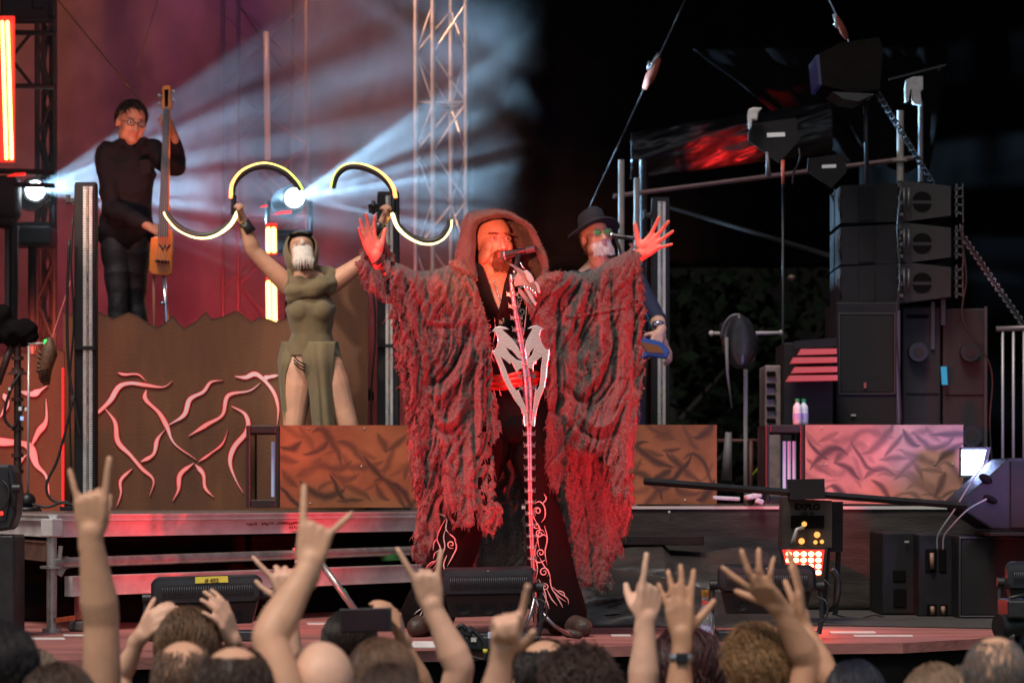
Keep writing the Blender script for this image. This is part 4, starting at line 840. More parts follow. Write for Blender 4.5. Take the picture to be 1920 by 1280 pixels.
# ================================================================== apron gear right
t = thing('wedge_monitor', 'big black wedge loudspeaker at the right edge with grey cables', 'loudspeaker', P(1880, 1000, 13.9))
mb = MB(); mb.prism([P(1800, 940, 13.7), P(1892, 858, 13.7), P(1990, 858, 13.7), P(1990, 998, 13.7), P(1860, 992, 13.7), P(1806, 958, 13.7)], (0, .5, 0)); o = mb.build('cabinet', M_spk, t); bb = o.modifiers.new('b', 'BEVEL'); bb.width = .01; bb.segments = 2
mb = MB(); mb.prism([P(1896, 864, 13.685), P(1985, 864, 13.685), P(1985, 990, 13.685), P(1896, 988, 13.685)], (0, .03, 0)); mb.build('grille', M_grille, t)
for q in ((1848, 897, 14, 8), (1858, 935, 14, 6)): mb = MB(); mb.ell(P(q[0], q[1], 13.69), (q[2] * PX(13.7), .012, q[3] * PX(13.7)), (0, .5, 0)); mb.build('handle_recess', M_black, t, smooth=True)
for k, (pts) in enumerate(([(1852, 862), (1820, 905), (1790, 955), (1760, 1000), (1757, 1030)], [(1850, 935), (1815, 955), (1785, 985), (1770, 1005), (1768, 1030)])):
    mb = MB(); mb.tube(smooth_path([P(u, v, 13.55) for u, v in pts], 6), .0045, 6); tag(mb.build('speaker_cable', mat('grey_blue_cable', (.20, .22, .26), .5), smooth=True), ['upper grey cable drooping from the wedge to the middle cabinet', 'lower grey cable drooping from the wedge to the middle cabinet'][k], 'cable', 'cables from the wedge')
mb = MB(); mb.box(P(1895, 1000, 13.8), (.30, .5, .02), ch=.004); tag(mb.build('wedge_board', M_paint), 'black board under the wedge loudspeaker on the cabinets', 'board')
mb = MB(); c0, c1 = P(1208, 902, 13.0), P(1812, 948, 13.5); mb.tube([c0, c1], .0125 * 1.414, 4, up=(0, 0, 1)); o = mb.build('black_bar', M_plastic); tag(o, 'long thin black bar running from the robe to the wedge at right', 'bar')
# bright panel light
t = thing('panel_light', 'bright blue white panel light shining between painted box and wedge', 'panel light', P(1828, 950, 14.4))
mb = MB(); mb.prism([P(1804, 843, 14.4), P(1849, 843, 14.4), P(1838, 889, 14.4), P(1804, 890, 14.4)], (0, .02, 0)); mb.build('bright_face', glow('white_blue_panel', (.55, .78, 1), 9), t)
mb = MB(); mb.prism([P(1803, 838, 14.43), P(1858, 838, 14.43), P(1846, 893, 14.43), P(1803, 894, 14.43)], (0, .08, 0)); mb.build('housing', M_plastic, t)
mb = MB(); mb.tube([P(1828, 893, 14.47), P(1828, 952, 14.47)], .02, 8); mb.build('stand', M_plastic, t)
spot('panel_lamp', P(1826, 866, 14.35), P(1700, 900, 13.0), (.35, .45, 1), 12, 150, .9, .06)
# flame unit on a stand with its back plate, under it a red lamp panel
t = thing('effects_box', 'grey brown effects box with amber glowing fittings above the red lamp panel', 'effects machine', P(1525, 1035, 13.6))
mb = MB(); mb.prism([P(1469, 934, 13.3), P(1560, 938, 13.3), P(1560, 1026, 13.3), P(1466, 1026, 13.3)], (0, .2, 0)); o = mb.build('front_plate', mat('grey_brown_plate', (.045, .034, .029), .5, .2, var=.2, scale=12, bump=.2, bscale=200), t)
mb = MB(); mb.prism([P(1556, 940, 13.32), P(1581, 940, 13.4), P(1580, 1034, 13.4), P(1552, 1034, 13.32)], (0, .22, 0)); mb.build('side_cover', M_plastic, t)
mb = MB(); mb.box(P(1514, 978, 13.292), (62 * PX(13.3), .012, 24 * PX(13.3)), ch=.003); mb.build('dark_window', M_black, t)
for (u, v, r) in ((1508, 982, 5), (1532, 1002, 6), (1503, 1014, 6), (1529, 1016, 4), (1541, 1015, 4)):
    mb = MB(); mb.tube([P(u, v, 13.285), P(u, v, 13.25)], [r * PX(13.3), r * .8 * PX(13.3)], 12); mb.build('amber_fitting', mat('amber_glow_brass', (.6, .25, .06), .3, .5, emit=(1, .42, .10), estr=1.2), t, smooth=True, angle=50)  # emission puts the amber light into the brass fittings
mb = MB(); mb.tube([P(1507, 988, 13.26), P(1494, 992, 13.25), P(1488, 1010, 13.25), P(1484, 1022, 13.26)], .010, 10); mb.build('elbow_pipe', mat('pale_pipe', (.40, .38, .36), .4, .4), t, smooth=True)
mb = MB(); mb.prism([P(1481, 898, 13.2), P(1546, 897, 13.2), P(1547, 935, 13.2), P(1481, 936, 13.2)], (0, .12, 0)); mb.build('top_block', M_paint, t)
mb = MB(); mb.tube([P(1572, 1035, 13.45), P(1566, 1150, 13.5)], .014, 8); mb.tube([P(1552, 1030, 13.45), P(1545, 1150, 13.5)], .012, 8); mb.build('stand_leg', M_plastic, t)
def text(name, s, loc, h, mt, par, rot=(R(90), 0, 0), th=.0015, bold=.0):
    c = bpy.data.curves.new(name, 'FONT'); c.body = s; c.size = h; c.extrude = th; c.align_x = 'CENTER'; c.offset = bold; o = bpy.data.objects.new(name, c); COL.objects.link(o); dg = bpy.context.evaluated_depsgraph_get(); me = bpy.data.meshes.new_from_object(o.evaluated_get(dg)); bpy.data.objects.remove(o)
    me.materials.clear(); me.materials.append(mt); q = bpy.data.objects.new(name, me); COL.objects.link(q); q.rotation_euler = rot; q.location = Vector(loc) - (world_loc(par) if par else Vector((0, 0, 0))); q.parent = par; return q
text('lettering', 'EXPLO', P(1514, 955, 13.295), .042, M_black, t, bold=.0012)
text('small_lettering', 'GX 10', P(1514, 965, 13.295), .024, M_black, t)
def lamp_panel():
    t = thing('red_lamp_panel', 'red glowing lamp panel with round bulbs facing the crowd at right', 'lamp panel', P(1505, 1150, 13.2)); D = 13.15
    mb = MB(); mb.prism([P(1462, 1024, D), P(1552, 1024, D), P(1546, 1083, D), P(1522, 1084, D), P(1470, 1060, D)], (0, .07, 0)); mb.build('housing', M_plastic, t)
    mb = MB(); mb.prism([P(1467, 1030, D - .003), P(1546, 1030, D - .003), P(1540, 1078, D - .003), P(1524, 1079, D - .003), P(1474, 1058, D - .003)], (0, .01, 0)); mb.build('red_face', glow('red_face_glow', (1, .02, .015), 1.6), t)
    for r in range(4):
        for c in range(5):
            u = 1479 + c * 14 - r * .3; v = 1038 + r * 11.5
            if (r == 2 and c < 2) or (r == 3 and c < 4): continue
            mb = MB(); mb.ell(P(u, v, D - .008), (.0145, .008, .012), nu=12, nv=8); mb.build('bulb', glow('amber_bulb', (1, .35, .12), 14), t, smooth=True)
    mb = MB(); mb.tube(smooth_path([P(1560, 1065, D), P(1572, 1090, D), P(1568, 1130, D), P(1556, 1142, D + .1)], 5), .014, 8); mb.build('yoke', M_plastic, t, smooth=True)
    mb = MB(); mb.tube(smooth_path([P(1545, 1086, D - .02), P(1556, 1100, D - .03), P(1550, 1122, D - .02), P(1530, 1130, D)], 6), .004, 6); mb.build('cable', M_rub, t, smooth=True)
lamp_panel()
spot('panel_red_lamp', P(1505, 1050, 13.05), P(1450, 1120, 11.5), (1, .03, .02), 14, 140, .9, .05)

# heap of black cloth and the flat case behind the robe
def heap(label, outline_top, vb, D0, D1, mt, seed, amp):
    us = [p[0] for p in outline_top]; nx, nz = 110, 26; V = []
    for r in range(nz + 1):
        for k in range(nx + 1):
            u = us[0] + (us[-1] - us[0]) * k / nx; vt = np.interp(u, us, [p[1] for p in outline_top]); s = r / nz; d = D0 + (D1 - D0) * (s ** 1.5); z1 = P(0, vt, D1).z; z0 = .004; V.append([(u - 960) * PX((D0 + D1) / 2), d, z0 + (z1 - z0) * math.sin(s * math.pi / 2)])
    V = np.array(V); s = np.repeat(np.linspace(0, 1, nz + 1), nx + 1); n = np.abs(fnoise(np.stack([V[:, 0] * 1.3 + V[:, 2] * 1.5, V[:, 2] * 13 - V[:, 0] * 2.0, V[:, 1] * 1.5], 1), 3, seed)); env = np.sin(np.clip(s, 0, 1) * math.pi) ** .6
    V[:, 1] -= amp * (n - .2) * 2.2 * env; V[:, 2] += amp * .35 * fnoise(V * 5, 2, seed + 4) * env; w = nx + 1; mb = MB(); mb.add(V, [(r * w + k, r * w + k + 1, (r + 1) * w + k + 1, (r + 1) * w + k) for r in range(nz) for k in range(nx)])
    o = mb.build('cloth_heap', mt, smooth=True); o.modifiers.new('t', 'SOLIDIFY').thickness = .005; tag(o, label, 'cloth heap', 'black cloth heaps behind the robe')
M_heap = mat('black_sheeting', (.034, .030, .028), .42, spec=.5, var=.25, scale=4, bump=.3, bscale=30)
heap('near shiny black sheeting heap on the floor right of the robe hem', [(1030, 1050), (1090, 1040), (1150, 1065), (1210, 1075), (1280, 1090), (1340, 1105), (1420, 1125), (1500, 1140)], 1160, 12.95, 13.6, M_heap, 41, .10)
heap('far shiny black sheeting heap piled against the grey skirt', [(1100, 1030), (1160, 1022), (1245, 1012), (1262, 1030), (1330, 1035), (1400, 1025), (1450, 1035), (1475, 1070), (1500, 1120)], 1145, 13.8, 14.6, M_heap, 52, .10)
mb = MB(); mb.box((P(1232, 0, 14.4).x, 14.5, P(0, 1009, 14.4).z - .01), (.50, .3, .05), ch=.004); mb.box((P(1232, 0, 14.4).x, 14.55, .14), (.44, .2, .28)); tag(mb.build('flat_case', M_paint), 'flat black case standing behind the cloth heaps right of the robe', 'case')

# small fittings on the loudspeakers: stickers, corner caps, cable runs
for (u, v, D_, w_, h_, lab) in ((1600, 778, 16.28, .03, .012, 'tiny pale sticker low on the tall subwoofer grille'), (1700, 1015, 14.13, .024, .010, 'tiny pale sticker on the left black sub cabinet'), (1940, 980, 13.66, .03, .012, 'tiny pale sticker on the wedge loudspeaker grille')):
    mb = MB(); mb.box(P(u, v, D_), (w_, .004, h_)); tag(mb.build('sticker', mat('pale_sticker', (.30, .29, .27), .6)), lab, 'sticker')
for k, (pts, D_) in enumerate((([(1690, 350), (1683, 430), (1688, 520), (1680, 600), (1686, 700), (1690, 795)], 16.2), ([(1800, 420), (1812, 520), (1806, 600), (1858, 690), (1856, 800), (1866, 950)], 16.35), ([(1560, 1150), (1600, 1158), (1640, 1152), (1660, 1158)], 13.9), ([(1100, 1160), (1160, 1150), (1230, 1163), (1300, 1152)], 13.0))):
    mb = MB(); mb.tube(smooth_path([P(u, v, D_) for u, v in pts], 8), .006, 6); tag(mb.build('black_cable', M_rub, smooth=True), ['black cable running down the left side of the line array', 'black cable running down behind the right caster subwoofer', 'black cable on the floor between the red lamp panel and the cabinets', 'black cable on the floor in front of the shiny black heap'][k], 'cable')
# ================================================================== human figures
def hand(mb, W, Y, Z, side=1, s=1.0, curls=None, spread=(.16, .04, -.07, -.2), thumb=(.9, .35, .3, .25), rad=1.0, lift=(0, 0, 0, 0)):
    """W wrist, Y finger direction, Z the way the palm faces, thumb on +side of Y x Z. curls: 4 x (knuckle, middle, tip) radians"""
    Y = Vector(Y).normalized(); Z = (Vector(Z) - Y * Vector(Z).dot(Y)).normalized(); X = Y.cross(Z).normalized() * side; W = Vector(W)
    curls = curls or [(.15, .2, .15)] * 4
    bx = (.031, .0105, -.010, -.029); by = (.088, .093, .088, .078); L = ((.043, .027, .022), (.047, .031, .023), (.044, .029, .022), (.034, .022, .019)); r0 = (.0098, .010, .0096, .0085)
    for i in range(4):
        base = W + X * bx[i] * s + Y * by[i] * s - Z * .004 * s
        mb.capsule([W + X * bx[i] * .55 * s + Y * .008 * s, W + X * bx[i] * .8 * s + Y * by[i] * .5 * s - Z * .002 * s, base], [.015 * s, .0145 * s, .0120 * s], 10)
        a = spread[i]; d = (Y * math.cos(a) + X * math.sin(a)).normalized(); n = Z; p = base; pts = [p]; rr = [r0[i] * s * rad * 1.06]; ang = 0
        for j in range(3):
            ang += curls[i][j]; dd = d * math.cos(ang) + n * math.sin(ang); q = p + dd * L[i][j] * s
            pts.append(p.lerp(q, .5)); rr.append(r0[i] * s * rad * (.97 - .06 * j)); pts.append(q); rr.append(r0[i] * s * rad * (.97 - .07 * (j + .5))); p = q
        mb.capsule(pts, rr, 10)
    b = W + X * .022 * s + Y * .022 * s + Z * .006 * s; a, e, c1, c2 = thumb
    mb.ell(W + X * .022 * s + Y * .038 * s + Z * .008 * s, (.018 * s, .018 * s, .024 * s), nu=12, nv=8)
    d = (Y * math.cos(a) + X * math.sin(a)).normalized(); d = (d * math.cos(e) + Z * math.sin(e)).normalized(); p1 = b + d * .044 * s
    d2 = (d * math.cos(c1) + Y * math.sin(c1) * .8 + Z * math.sin(c1) * .3).normalized(); p2 = p1 + d2 * .034 * s; d3 = (d2 * math.cos(c2) + Y * math.sin(c2)).normalized(); p3 = p2 + d3 * .026 * s
    mb.capsule([b, b.lerp(p1, .5), p1, p1.lerp(p2, .5), p2, p3], [.016 * s, .0145 * s, .0120 * s * rad, .0108 * s * rad, .0108 * s * rad, .0090 * s * rad], 10)
    mb.capsule([W - Y * .03 * s, W + Y * .015 * s], [.026 * s, .027 * s], 12, asp=1.12, up=Z)
def arm(mb, S, E, W, s=1.0, k=1.0):
    S, E, W = Vector(S), Vector(E), Vector(W)
    mb.capsule([S, S.lerp(E, .3), S.lerp(E, .7), E], [.060 * s * k, .056 * s * k, .047 * s * k, .042 * s * k], 14)
    mb.capsule([E, E.lerp(W, .25), E.lerp(W, .6), W], [.043 * s * k, .046 * s * k, .036 * s * k, .0275 * s * k], 14)
def leg(mb, H, K, A, s=1.0, k=1.0):
    H, K, A = Vector(H), Vector(K), Vector(A)
    mb.capsule([H, H.lerp(K, .35), H.lerp(K, .75), K], [.092 * s * k, .086 * s * k, .064 * s * k, .056 * s * k], 16)
    mb.capsule([K, K.lerp(A, .3), K.lerp(A, .65), A], [.056 * s * k, .060 * s * k, .044 * s * k, .036 * s * k], 16)
def torso(mb, pelvis, chest, neck, SL, SR, HL, HR, w=1.0, female=False):
    pelvis, chest, neck, SL, SR, HL, HR = map(Vector, (pelvis, chest, neck, SL, SR, HL, HR)); mid = pelvis.lerp(chest, .5)
    hw = .155 * w if not female else .165 * w; ww = .135 * w if not female else .115 * w; cw = .165 * w if not female else .145 * w
    mb.capsule([pelvis, mid, chest, chest.lerp(neck, .55)], [.10 * w, .098 * w, .112 * w, .075 * w], 18, asp=[hw / (.10 * w), ww / (.098 * w), cw / (.112 * w), 1.45], up=(0, 1, 0))
    mb.capsule([SL, chest.lerp(neck, .6), SR], [.056 * w, .066 * w, .056 * w], 12)
    mb.capsule([chest.lerp(neck, .4), neck], [.062 * w, .052 * w], 14); mb.capsule([SL.lerp(neck, .25), neck.lerp(chest, -.15)], [.045 * w, .045 * w], 10); mb.capsule([SR.lerp(neck, .25), neck.lerp(chest, -.15)], [.045 * w, .045 * w], 10)
    mb.capsule([HL, pelvis, HR], [.085 * w, .10 * w, .085 * w], 12)
def head_frame(c, yaw=0, pitch=0, roll=0, s=1.0):
    """local: -Y looks at the camera, +Z up, origin between the ears; yaw > 0 turns the face to the camera's right"""
    return Matrix.Translation(Vector(c)) @ Matrix.Rotation(yaw, 4, 'Z') @ Matrix.Rotation(pitch, 4, 'X') @ Matrix.Rotation(roll, 4, 'Y') @ Matrix.Scale(s, 4)
def head(mb, M, female=False, ears=True):
    h = MB()
    h.ell((0, .018, .035), (.077, .098, .090), nu=24, nv=16)          # cranium
    h.ell((0, -.030, -.012), (.064, .062, .082), nu=20, nv=14)          # face
    h.ell((0, -.045, -.080), (.040, .040, .030), nu=16, nv=10)          # chin
    for sx in (-1, 1):
        h.ell((sx * .047, -.018, -.052), (.021, .052, .042), (0, sx * -.22, 0), nu=14, nv=10)   # jaw
        h.ell((sx * .038, -.052, -.020), (.026, .030, .034), nu=14, nv=10)   # cheek
        if ears: h.ell((sx * .080, .012, -.005), (.009, .020, .032), (.15, 0, sx * .35), nu=12, nv=8)
    h.capsule([(0, -.086, .012), (0, -.097, -.012), (0, -.108, -.030)], [.009, .011, .0125], 10)   # nose
    for sx in (-1, 1): h.ell((sx * .013, -.094, -.034), (.009, .011, .008), nu=10, nv=6)
    h.capsule([(0, .020, -.04), (0, .030, -.13)], [.055, .054], 14)
    mb.add([M @ Vector(p) for p in h.v], h.f)
def face_shape(M, v, nn):
    """sockets, brow, lips pressed into the fused skin, in head space"""
    Mi = np.array(M.inverted()); q = v @ Mi[:3, :3].T + Mi[:3, 3]
    near = (np.abs(q[:, 0]) < .1) & (q[:, 1] < -.02) & (np.abs(q[:, 2]) < .13)
    def g(c, r): return np.exp(-(((q - np.array(c)) / np.array(r)) ** 2).sum(1)) * near
    dy = np.zeros(len(v))
    for sx in (-1, 1):
        dy += .013 * g((sx * .031, -.085, .013), (.017, .05, .010)); dy -= .006 * g((sx * .030, -.09, .030), (.022, .05, .007)); dy += .004 * g((sx * .030, -.08, -.045), (.010, .05, .016))
    dy -= .007 * g((0, -.09, -.050), (.020, .05, .0045)); dy -= .008 * g((0, -.09, -.063), (.017, .05, .005)); dy += .005 * g((0, -.09, -.0565), (.022, .05, .0022)); dy += .004 * g((0, -.09, -.074), (.016, .05, .005))
    q2 = q.copy(); q2[:, 1] += dy; Mf = np.array(M); return q2 @ Mf[:3, :3].T + Mf[:3, 3]
SKIN = (.44, .235, .155)
def skin_cols(v, tone, M=None, brow=None, beard=None, lips=True, extra=None):
    n = len(v); c = np.tile(np.array(tone), (n, 1)); k = fnoise(v * 22, 3, 3)[:, None]; k2 = fnoise(v * 7, 2, 8)[:, None]; c = c * (1 + .16 * k + .14 * k2); c[:, 0] *= 1 + .04 * k2[:, 0]
    if M is not None:
        Mi = np.array(M.inverted()); q = v @ Mi[:3, :3].T + Mi[:3, 3]; fr = (q[:, 1] < -.04) & (np.abs(q[:, 2]) < .12)
        def g(cc, r): return (np.exp(-(((q - np.array(cc)) / np.array(r)) ** 2).sum(1)) * fr)[:, None]
        if lips: a = np.clip(g((0, -.095, -.057), (.023, .05, .009)) * 1.6, 0, 1); c = c * (1 - a * .6) + np.array([.38, .10, .08]) * a * .6
        for sx in (-1, 1):
            a = g((sx * .045, -.07, -.02), (.02, .05, .02)); c = c * (1 - a * .25) + np.array([.5, .16, .11]) * a * .25
            if brow is not None: a = np.clip(g((sx * .031, -.09, .0345), (.020, .05, .0042)) * 1.5, 0, 1); c = c * (1 - a * .85) + np.array(brow) * a * .85
            a = g((sx * .031, -.09, .014), (.017, .05, .008)); c = c * (1 - a * .35)
        if beard is not None:
            col, fn = beard; a = np.clip(fn(q), 0, 1)[:, None] * fr[:, None]; c = c * (1 - a) + np.array(col) * a * (1 + .3 * k)
    return np.clip(c, .003, 1)
def skin_material():
    m = vmat('skin', .52, .10, 900); b = m.node_tree.nodes['Principled BSDF']; b.inputs['Subsurface Weight'].default_value = .12; b.inputs['Subsurface Scale'].default_value = .01; b.inputs['Subsurface Radius'].default_value = (1, .3, .15); return m
def body(parent, mb, tone=SKIN, voxel=.007, M=None, brow=None, beard=None, smooth=4, name='body', eyes=True, look=0.0):
    v, f, nn = fuse(mb, voxel, smooth, .5)
    if M is not None: v = face_shape(M, v, nn)
    out = MB(); out.v = [tuple(p) for p in v]; out.f = list(f); out.m = [0] * len(f); cols = skin_cols(v, tone, M, brow, beard)
    if M is not None and eyes:
        s = M.to_scale().x; Y = (M.to_3x3() @ Vector((look, -1, 0))).normalized(); nb = len(out.v)
        for sx in (-1, 1):
            c = M @ Vector((sx * .031, -.0665, .0125)); q = Vector((0, 0, 1)).rotation_difference(Y); e = MB(); e.ell((0, 0, 0), (.0125 * s,) * 3, nu=16, nv=14)
            vs = [q @ Vector(p) + c for p in e.v]; out.add(vs, e.f, 1)
        add = np.array(out.v[nb:]); ec = np.tile(np.array([.62, .56, .52]), (len(add), 1))
        for i, p in enumerate(add):
            for sx in (-1, 1):
                c = M @ Vector((sx * .031, -.0665, .0125)); d = Vector(p) - c
                if d.length < .02 * s:
                    a = d.normalized().dot(Y)
                    if a > .86: ec[i] = (.05, .035, .025)
        cols = np.vstack([cols, ec])
    ms = [skin_material(), vmat('eyeball', .08)] if len(set(out.m)) > 1 else [skin_material()]
    o = out.build(name, ms, parent, smooth=True); paint(o, cols); return o
def cloth_skin(parent, name, mb, mt, voxel=.009, smooth=3, wr=.006, fr=9, seed=1, cut=None, stretch=(1, 1, 1), fold=None):
    """a garment: fused tubes with wrinkles pressed along the surface normals; cut(v)->bool keeps faces"""
    v, f, nn = fuse(mb, voxel, smooth); st = np.array(stretch)
    n1 = fnoise(v * fr * st, 3, seed); rid = 1 - np.abs(fnoise(v * fr * .7 * st + 5, 2, seed + 3)) * 2.5
    v = v + nn * (wr * (n1 * .8 + .55 * np.clip(rid, -1, 1)))[:, None]
    if fold is not None: v = v + fold(v, nn)
    if cut is not None:
        keep = cut(v); f = [q for q in f if all(keep[i] for i in q)]; used = sorted({i for q in f for i in q}); mp = {a: b for b, a in enumerate(used)}; f = [tuple(mp[i] for i in q) for q in f]; v = v[used]
    out = MB(); out.v = [tuple(p) for p in v]; out.f = f; out.m = [0] * len(f); o = out.build(name, mt, parent, smooth=True)
    if cut is not None: o.modifiers.new('t', 'SOLIDIFY').thickness = .004
    return o
def hair_mat(name, col): return mat(name, col, .42, var=.35, scale=40, spec=.4)
def hair(parent, M, col, mask, n=700, L=.06, out=.012, seed=1, name='hair', down=.5, r=.0024, curl=.0, comb=(0, 1, 0), shell=None, mname=None):
    """strands combed over the skull; mask(q) -> True where hair grows (head space)"""
    rs = np.random.RandomState(seed); mb = MB(); C_ = np.array([0, .018, .035]); Rr = np.array([.077, .098, .090]); k = 0; comb = np.array(comb, float)
    if shell is not None:
        e = MB(); e.ell(C_, tuple(Rr * 1.045), nu=44, nv=30); q = np.array(e.v); nz = fnoise(q * 55, 3, seed)[:, None]; q = C_ + (q - C_) * (1 + .03 * nz); keep = np.array([shell(p) for p in q]); fs = [f for f in e.f if all(keep[i] for i in f)]
        mb.add([M @ Vector(p) for p in q], fs)
    while k < n:
        d = rs.normal(size=3); d /= np.linalg.norm(d); p = C_ + d * Rr * 1.01
        if not mask(p): k += .25; continue
        k += 1; t = comb + np.array([d[0] * .8, 0, -down]) + rs.normal(size=3) * .28; pts = []; q = p.copy(); ll = L * rs.uniform(.6, 1.2); ns = 5; ph = rs.uniform(0, 6)
        for j in range(ns + 1):
            dd = (q - C_) / Rr; nrm = dd / np.linalg.norm(dd); tt = t - nrm * (t @ nrm); tt /= np.linalg.norm(tt) + 1e-9
            if curl: tt = tt + curl * np.array([math.sin(ph + j * 1.7), math.cos(ph * 1.3 + j * 1.9), math.sin(ph * .7 + j * 2.1)])
            pts.append(q.copy()); q = q + tt * ll / ns; rad = np.linalg.norm((q - C_) / Rr); lift = 1.01 + out / .09 * min(1, (j + 1) / 2.5) * (.5 + .5 * rs.rand())
            if rad < lift: q = C_ + (q - C_) * lift / rad
            q[2] -= .0015 * j * down
        mb.tube([M @ Vector(p) for p in pts], [r, r, r * .95, r * .85, r * .6, r * .25], 3, cap=False)
    return mb.build(name, hair_mat(mname or ('hair_%d_%d_%d' % tuple(int(c * 999) for c in col)), col), parent, smooth=True)
# ================================================================== the dancer with her glowing horns
def person(label, loc, group=None): return thing('person', label, 'person', loc, group)
D = 16.0
dn = person('woman in an olive slit dress with a white fringed veil, holding up two glowing horns', P(590, 955, D))
SL, SR = P(541, 536, D), P(622, 532, D); EL, WL = P(475, 470, D - .08), P(457, 416, D - .12); ER, WR = P(694, 482, D - .05), P(716, 418, D - .10)
pel, chs, nk = P(584, 672, D), P(583, 578, D - .02), P(577, 522, D - .01)
HL, HR = P(560, 690, D), P(612, 690, D); KL, KR = P(551, 800, D - .05), P(652, 796, D - .04); AL, AR = P(545, 925, D), P(662, 925, D + .02)
M = head_frame(P(565, 476, D - .02), R(8), R(-26), R(-3), 1.07)
mb = MB(); torso(mb, pel, chs, nk, SL, SR, HL, HR, .97, True); arm(mb, SL, EL, WL, .98, 1.06); arm(mb, SR, ER, WR, .98, 1.06); leg(mb, HL, KL, AL, 1.05, 1.12); leg(mb, HR, KR, AR, 1.05, 1.12); head(mb, M)
mb.capsule([nk, P(570, 500, D)], [.055, .052], 12)
for sx in (-1, 1): mb.ell(P(583 + sx * 19, 582, D - .085), (.060, .055, .062), nu=14, nv=10)
for A_, dx in ((AL, -.02), (AR, .03)): mb.capsule([A_, A_ + Vector((dx, -.15, -.04))], [.038, .026], 10)
h1, h2 = P(438, 384, D - .14), P(737, 386, D - .12)
hand(mb, WL, (h1 - WL) + Vector((0, .0, .02)), (.45, -.55, 0), -1, .95, [(1.0, 1.1, .7)] * 4, (.05, 0, -.03, -.06), (.7, .9, .5, .4))
hand(mb, WR, (h2 - WR) + Vector((0, .0, .02)), (-.45, -.55, 0), 1, .95, [(1.0, 1.1, .7)] * 4, (.05, 0, -.03, -.06), (.7, .9, .5, .4))
body(dn, mb, (.56, .30, .20), .0075, M, (.05, .03, .02))
M_olive = mat('olive_jersey', (.135, .100, .045), .8, var=.22, scale=5, bump=.25, bscale=240, sheen=.2)
# dress bodice
mb = MB(); k_ = Vector((0, 0, 0)); torso(mb, pel, chs, P(578, 530, D), P(553, 536, D), P(612, 534, D), HL, HR, 1.04, True); mb.capsule([P(556, 690, D), P(588, 700, D), P(616, 692, D)], [.100, .105, .100], 14)
for sx in (-1, 1): mb.ell(P(583 + sx * 19, 582, D - .09), (.064, .057, .066), nu=14, nv=10)
mb.ell(P(583, 582, D - .08), (.09, .05, .05))
def cut_d(v):
    U, V = uv_of(v); return (V > 528) & ((V < 668) | (np.abs(U - 597) < 30)) & (V < 712)
cloth_skin(dn, 'dress_bodice', mb, M_olive, .008, 3, .010, 11, 4, cut_d, stretch=(1, 1, .4))
# skirt panels, hanging as curved sheets
def sheet(parent, name, mt, cols, D0, bulge, seed, wr=.012, n=40, m=60, fr=(9, 1.2), tuck=.10):
    """cols: list of (v, u_left, u_right); a sheet hanging between those edges, bowed towards the camera"""
    vs = [c[0] for c in cols]; V_ = []; 
    for i in range(m + 1):
        v = vs[0] + (vs[-1] - vs[0]) * i / m; a = np.interp(v, vs, [c[1] for c in cols]); b = np.interp(v, vs, [c[2] for c in cols])
        for j in range(n + 1):
            s = j / n; V_.append((a + (b - a) * s, v, s, i / m))
    q = np.array(V_); y = D0 + tuck * np.clip(1 - q[:, 3] * 7, 0, 1) ** 1.5 - bulge * np.sin(q[:, 2] * math.pi) ** .7 + wr * (.3 + q[:, 3]) * np.sin(q[:, 2] * fr[0] * 1.7 + 2.2 * fnoise(np.stack([q[:, 2] * 3, q[:, 3] * fr[1], q[:, 2] * 0 + seed], 1), 2, seed)) 
    pts = np.stack([(q[:, 0] - 960) * y / FPX, y, CZ + (HV - q[:, 1]) * y / FPX], 1); w = n + 1
    mb = MB(); mb.add(pts, [(r * w + k, (r + 1) * w + k, (r + 1) * w + k + 1, r * w + k + 1) for r in range(m) for k in range(n)]); o = mb.build(name, mt, parent, smooth=True); o.modifiers.new('t', 'SOLIDIFY').thickness = .004; return o
sheet(dn, 'front_panel', M_olive, [(640, 560, 630), (675, 566, 627), (700, 574, 626), (740, 580, 626), (797, 585, 628), (930, 584, 632)], D - .10, .06, 3, tuck=.04)
sheet(dn, 'side_panel', M_olive, [(640, 528, 566), (675, 520, 556), (700, 521, 542), (740, 525, 538), (797, 533, 545), (930, 536, 556)], D - .03, .07, 5, n=20)
sheet(dn, 'side_panel', M_olive, [(640, 612, 634), (672, 628, 641), (690, 634, 645), (700, 638, 648), (720, 643, 652), (800, 655, 668)], D + .06, .05, 6, n=14)
mb = MB()
for k in range(3): mb.tube([P(551, 668 + k * 6, D - .12), P(560, 677 + k * 6, D - .14), P(573, 684 + k * 6, D - .15)], .0045, 6)
mb.build('hip_straps', M_black, dn, smooth=True)
# cowl hood, mask veil
mb = MB(); cq = M
rings = []
for k, (yy, rx, rz, dz) in enumerate(((-.060, .083, .088, .022), (-.035, .094, .108, .022), (.02, .100, .116, .022), (.075, .090, .105, .018), (.11, .055, .075, .01), (.125, .01, .02, .01))):
    rings.append([M @ Vector((rx * math.sin(a), yy, dz + rz * math.cos(a) * (1 if math.cos(a) > 0 else 1.35))) for a in np.linspace(0, 2 * math.pi, 32, endpoint=False)])
mb.loft(rings); o = mb.build('cowl_hood', M_olive, dn, smooth=True); o.modifiers.new('t', 'SOLIDIFY').thickness = .006
mb = MB(); c = P(582, 528, D - .02)
for k, (r, z, rr) in enumerate(((.100, .018, .030), (.118, -.012, .034), (.108, -.045, .030))):
    mb.tube([c + Vector((math.cos(a) * r * 1.12, math.sin(a) * r * .75 - .02, z + .030 * math.sin(a + k) + (.03 if math.sin(a) > 0 else -.02 * k))) for a in np.linspace(0, 2 * math.pi, 40, endpoint=False)], [rr * (1 + .25 * math.sin(5 * a + k)) for a in np.linspace(0, 2 * math.pi, 40, endpoint=False)], 10, closed=True)
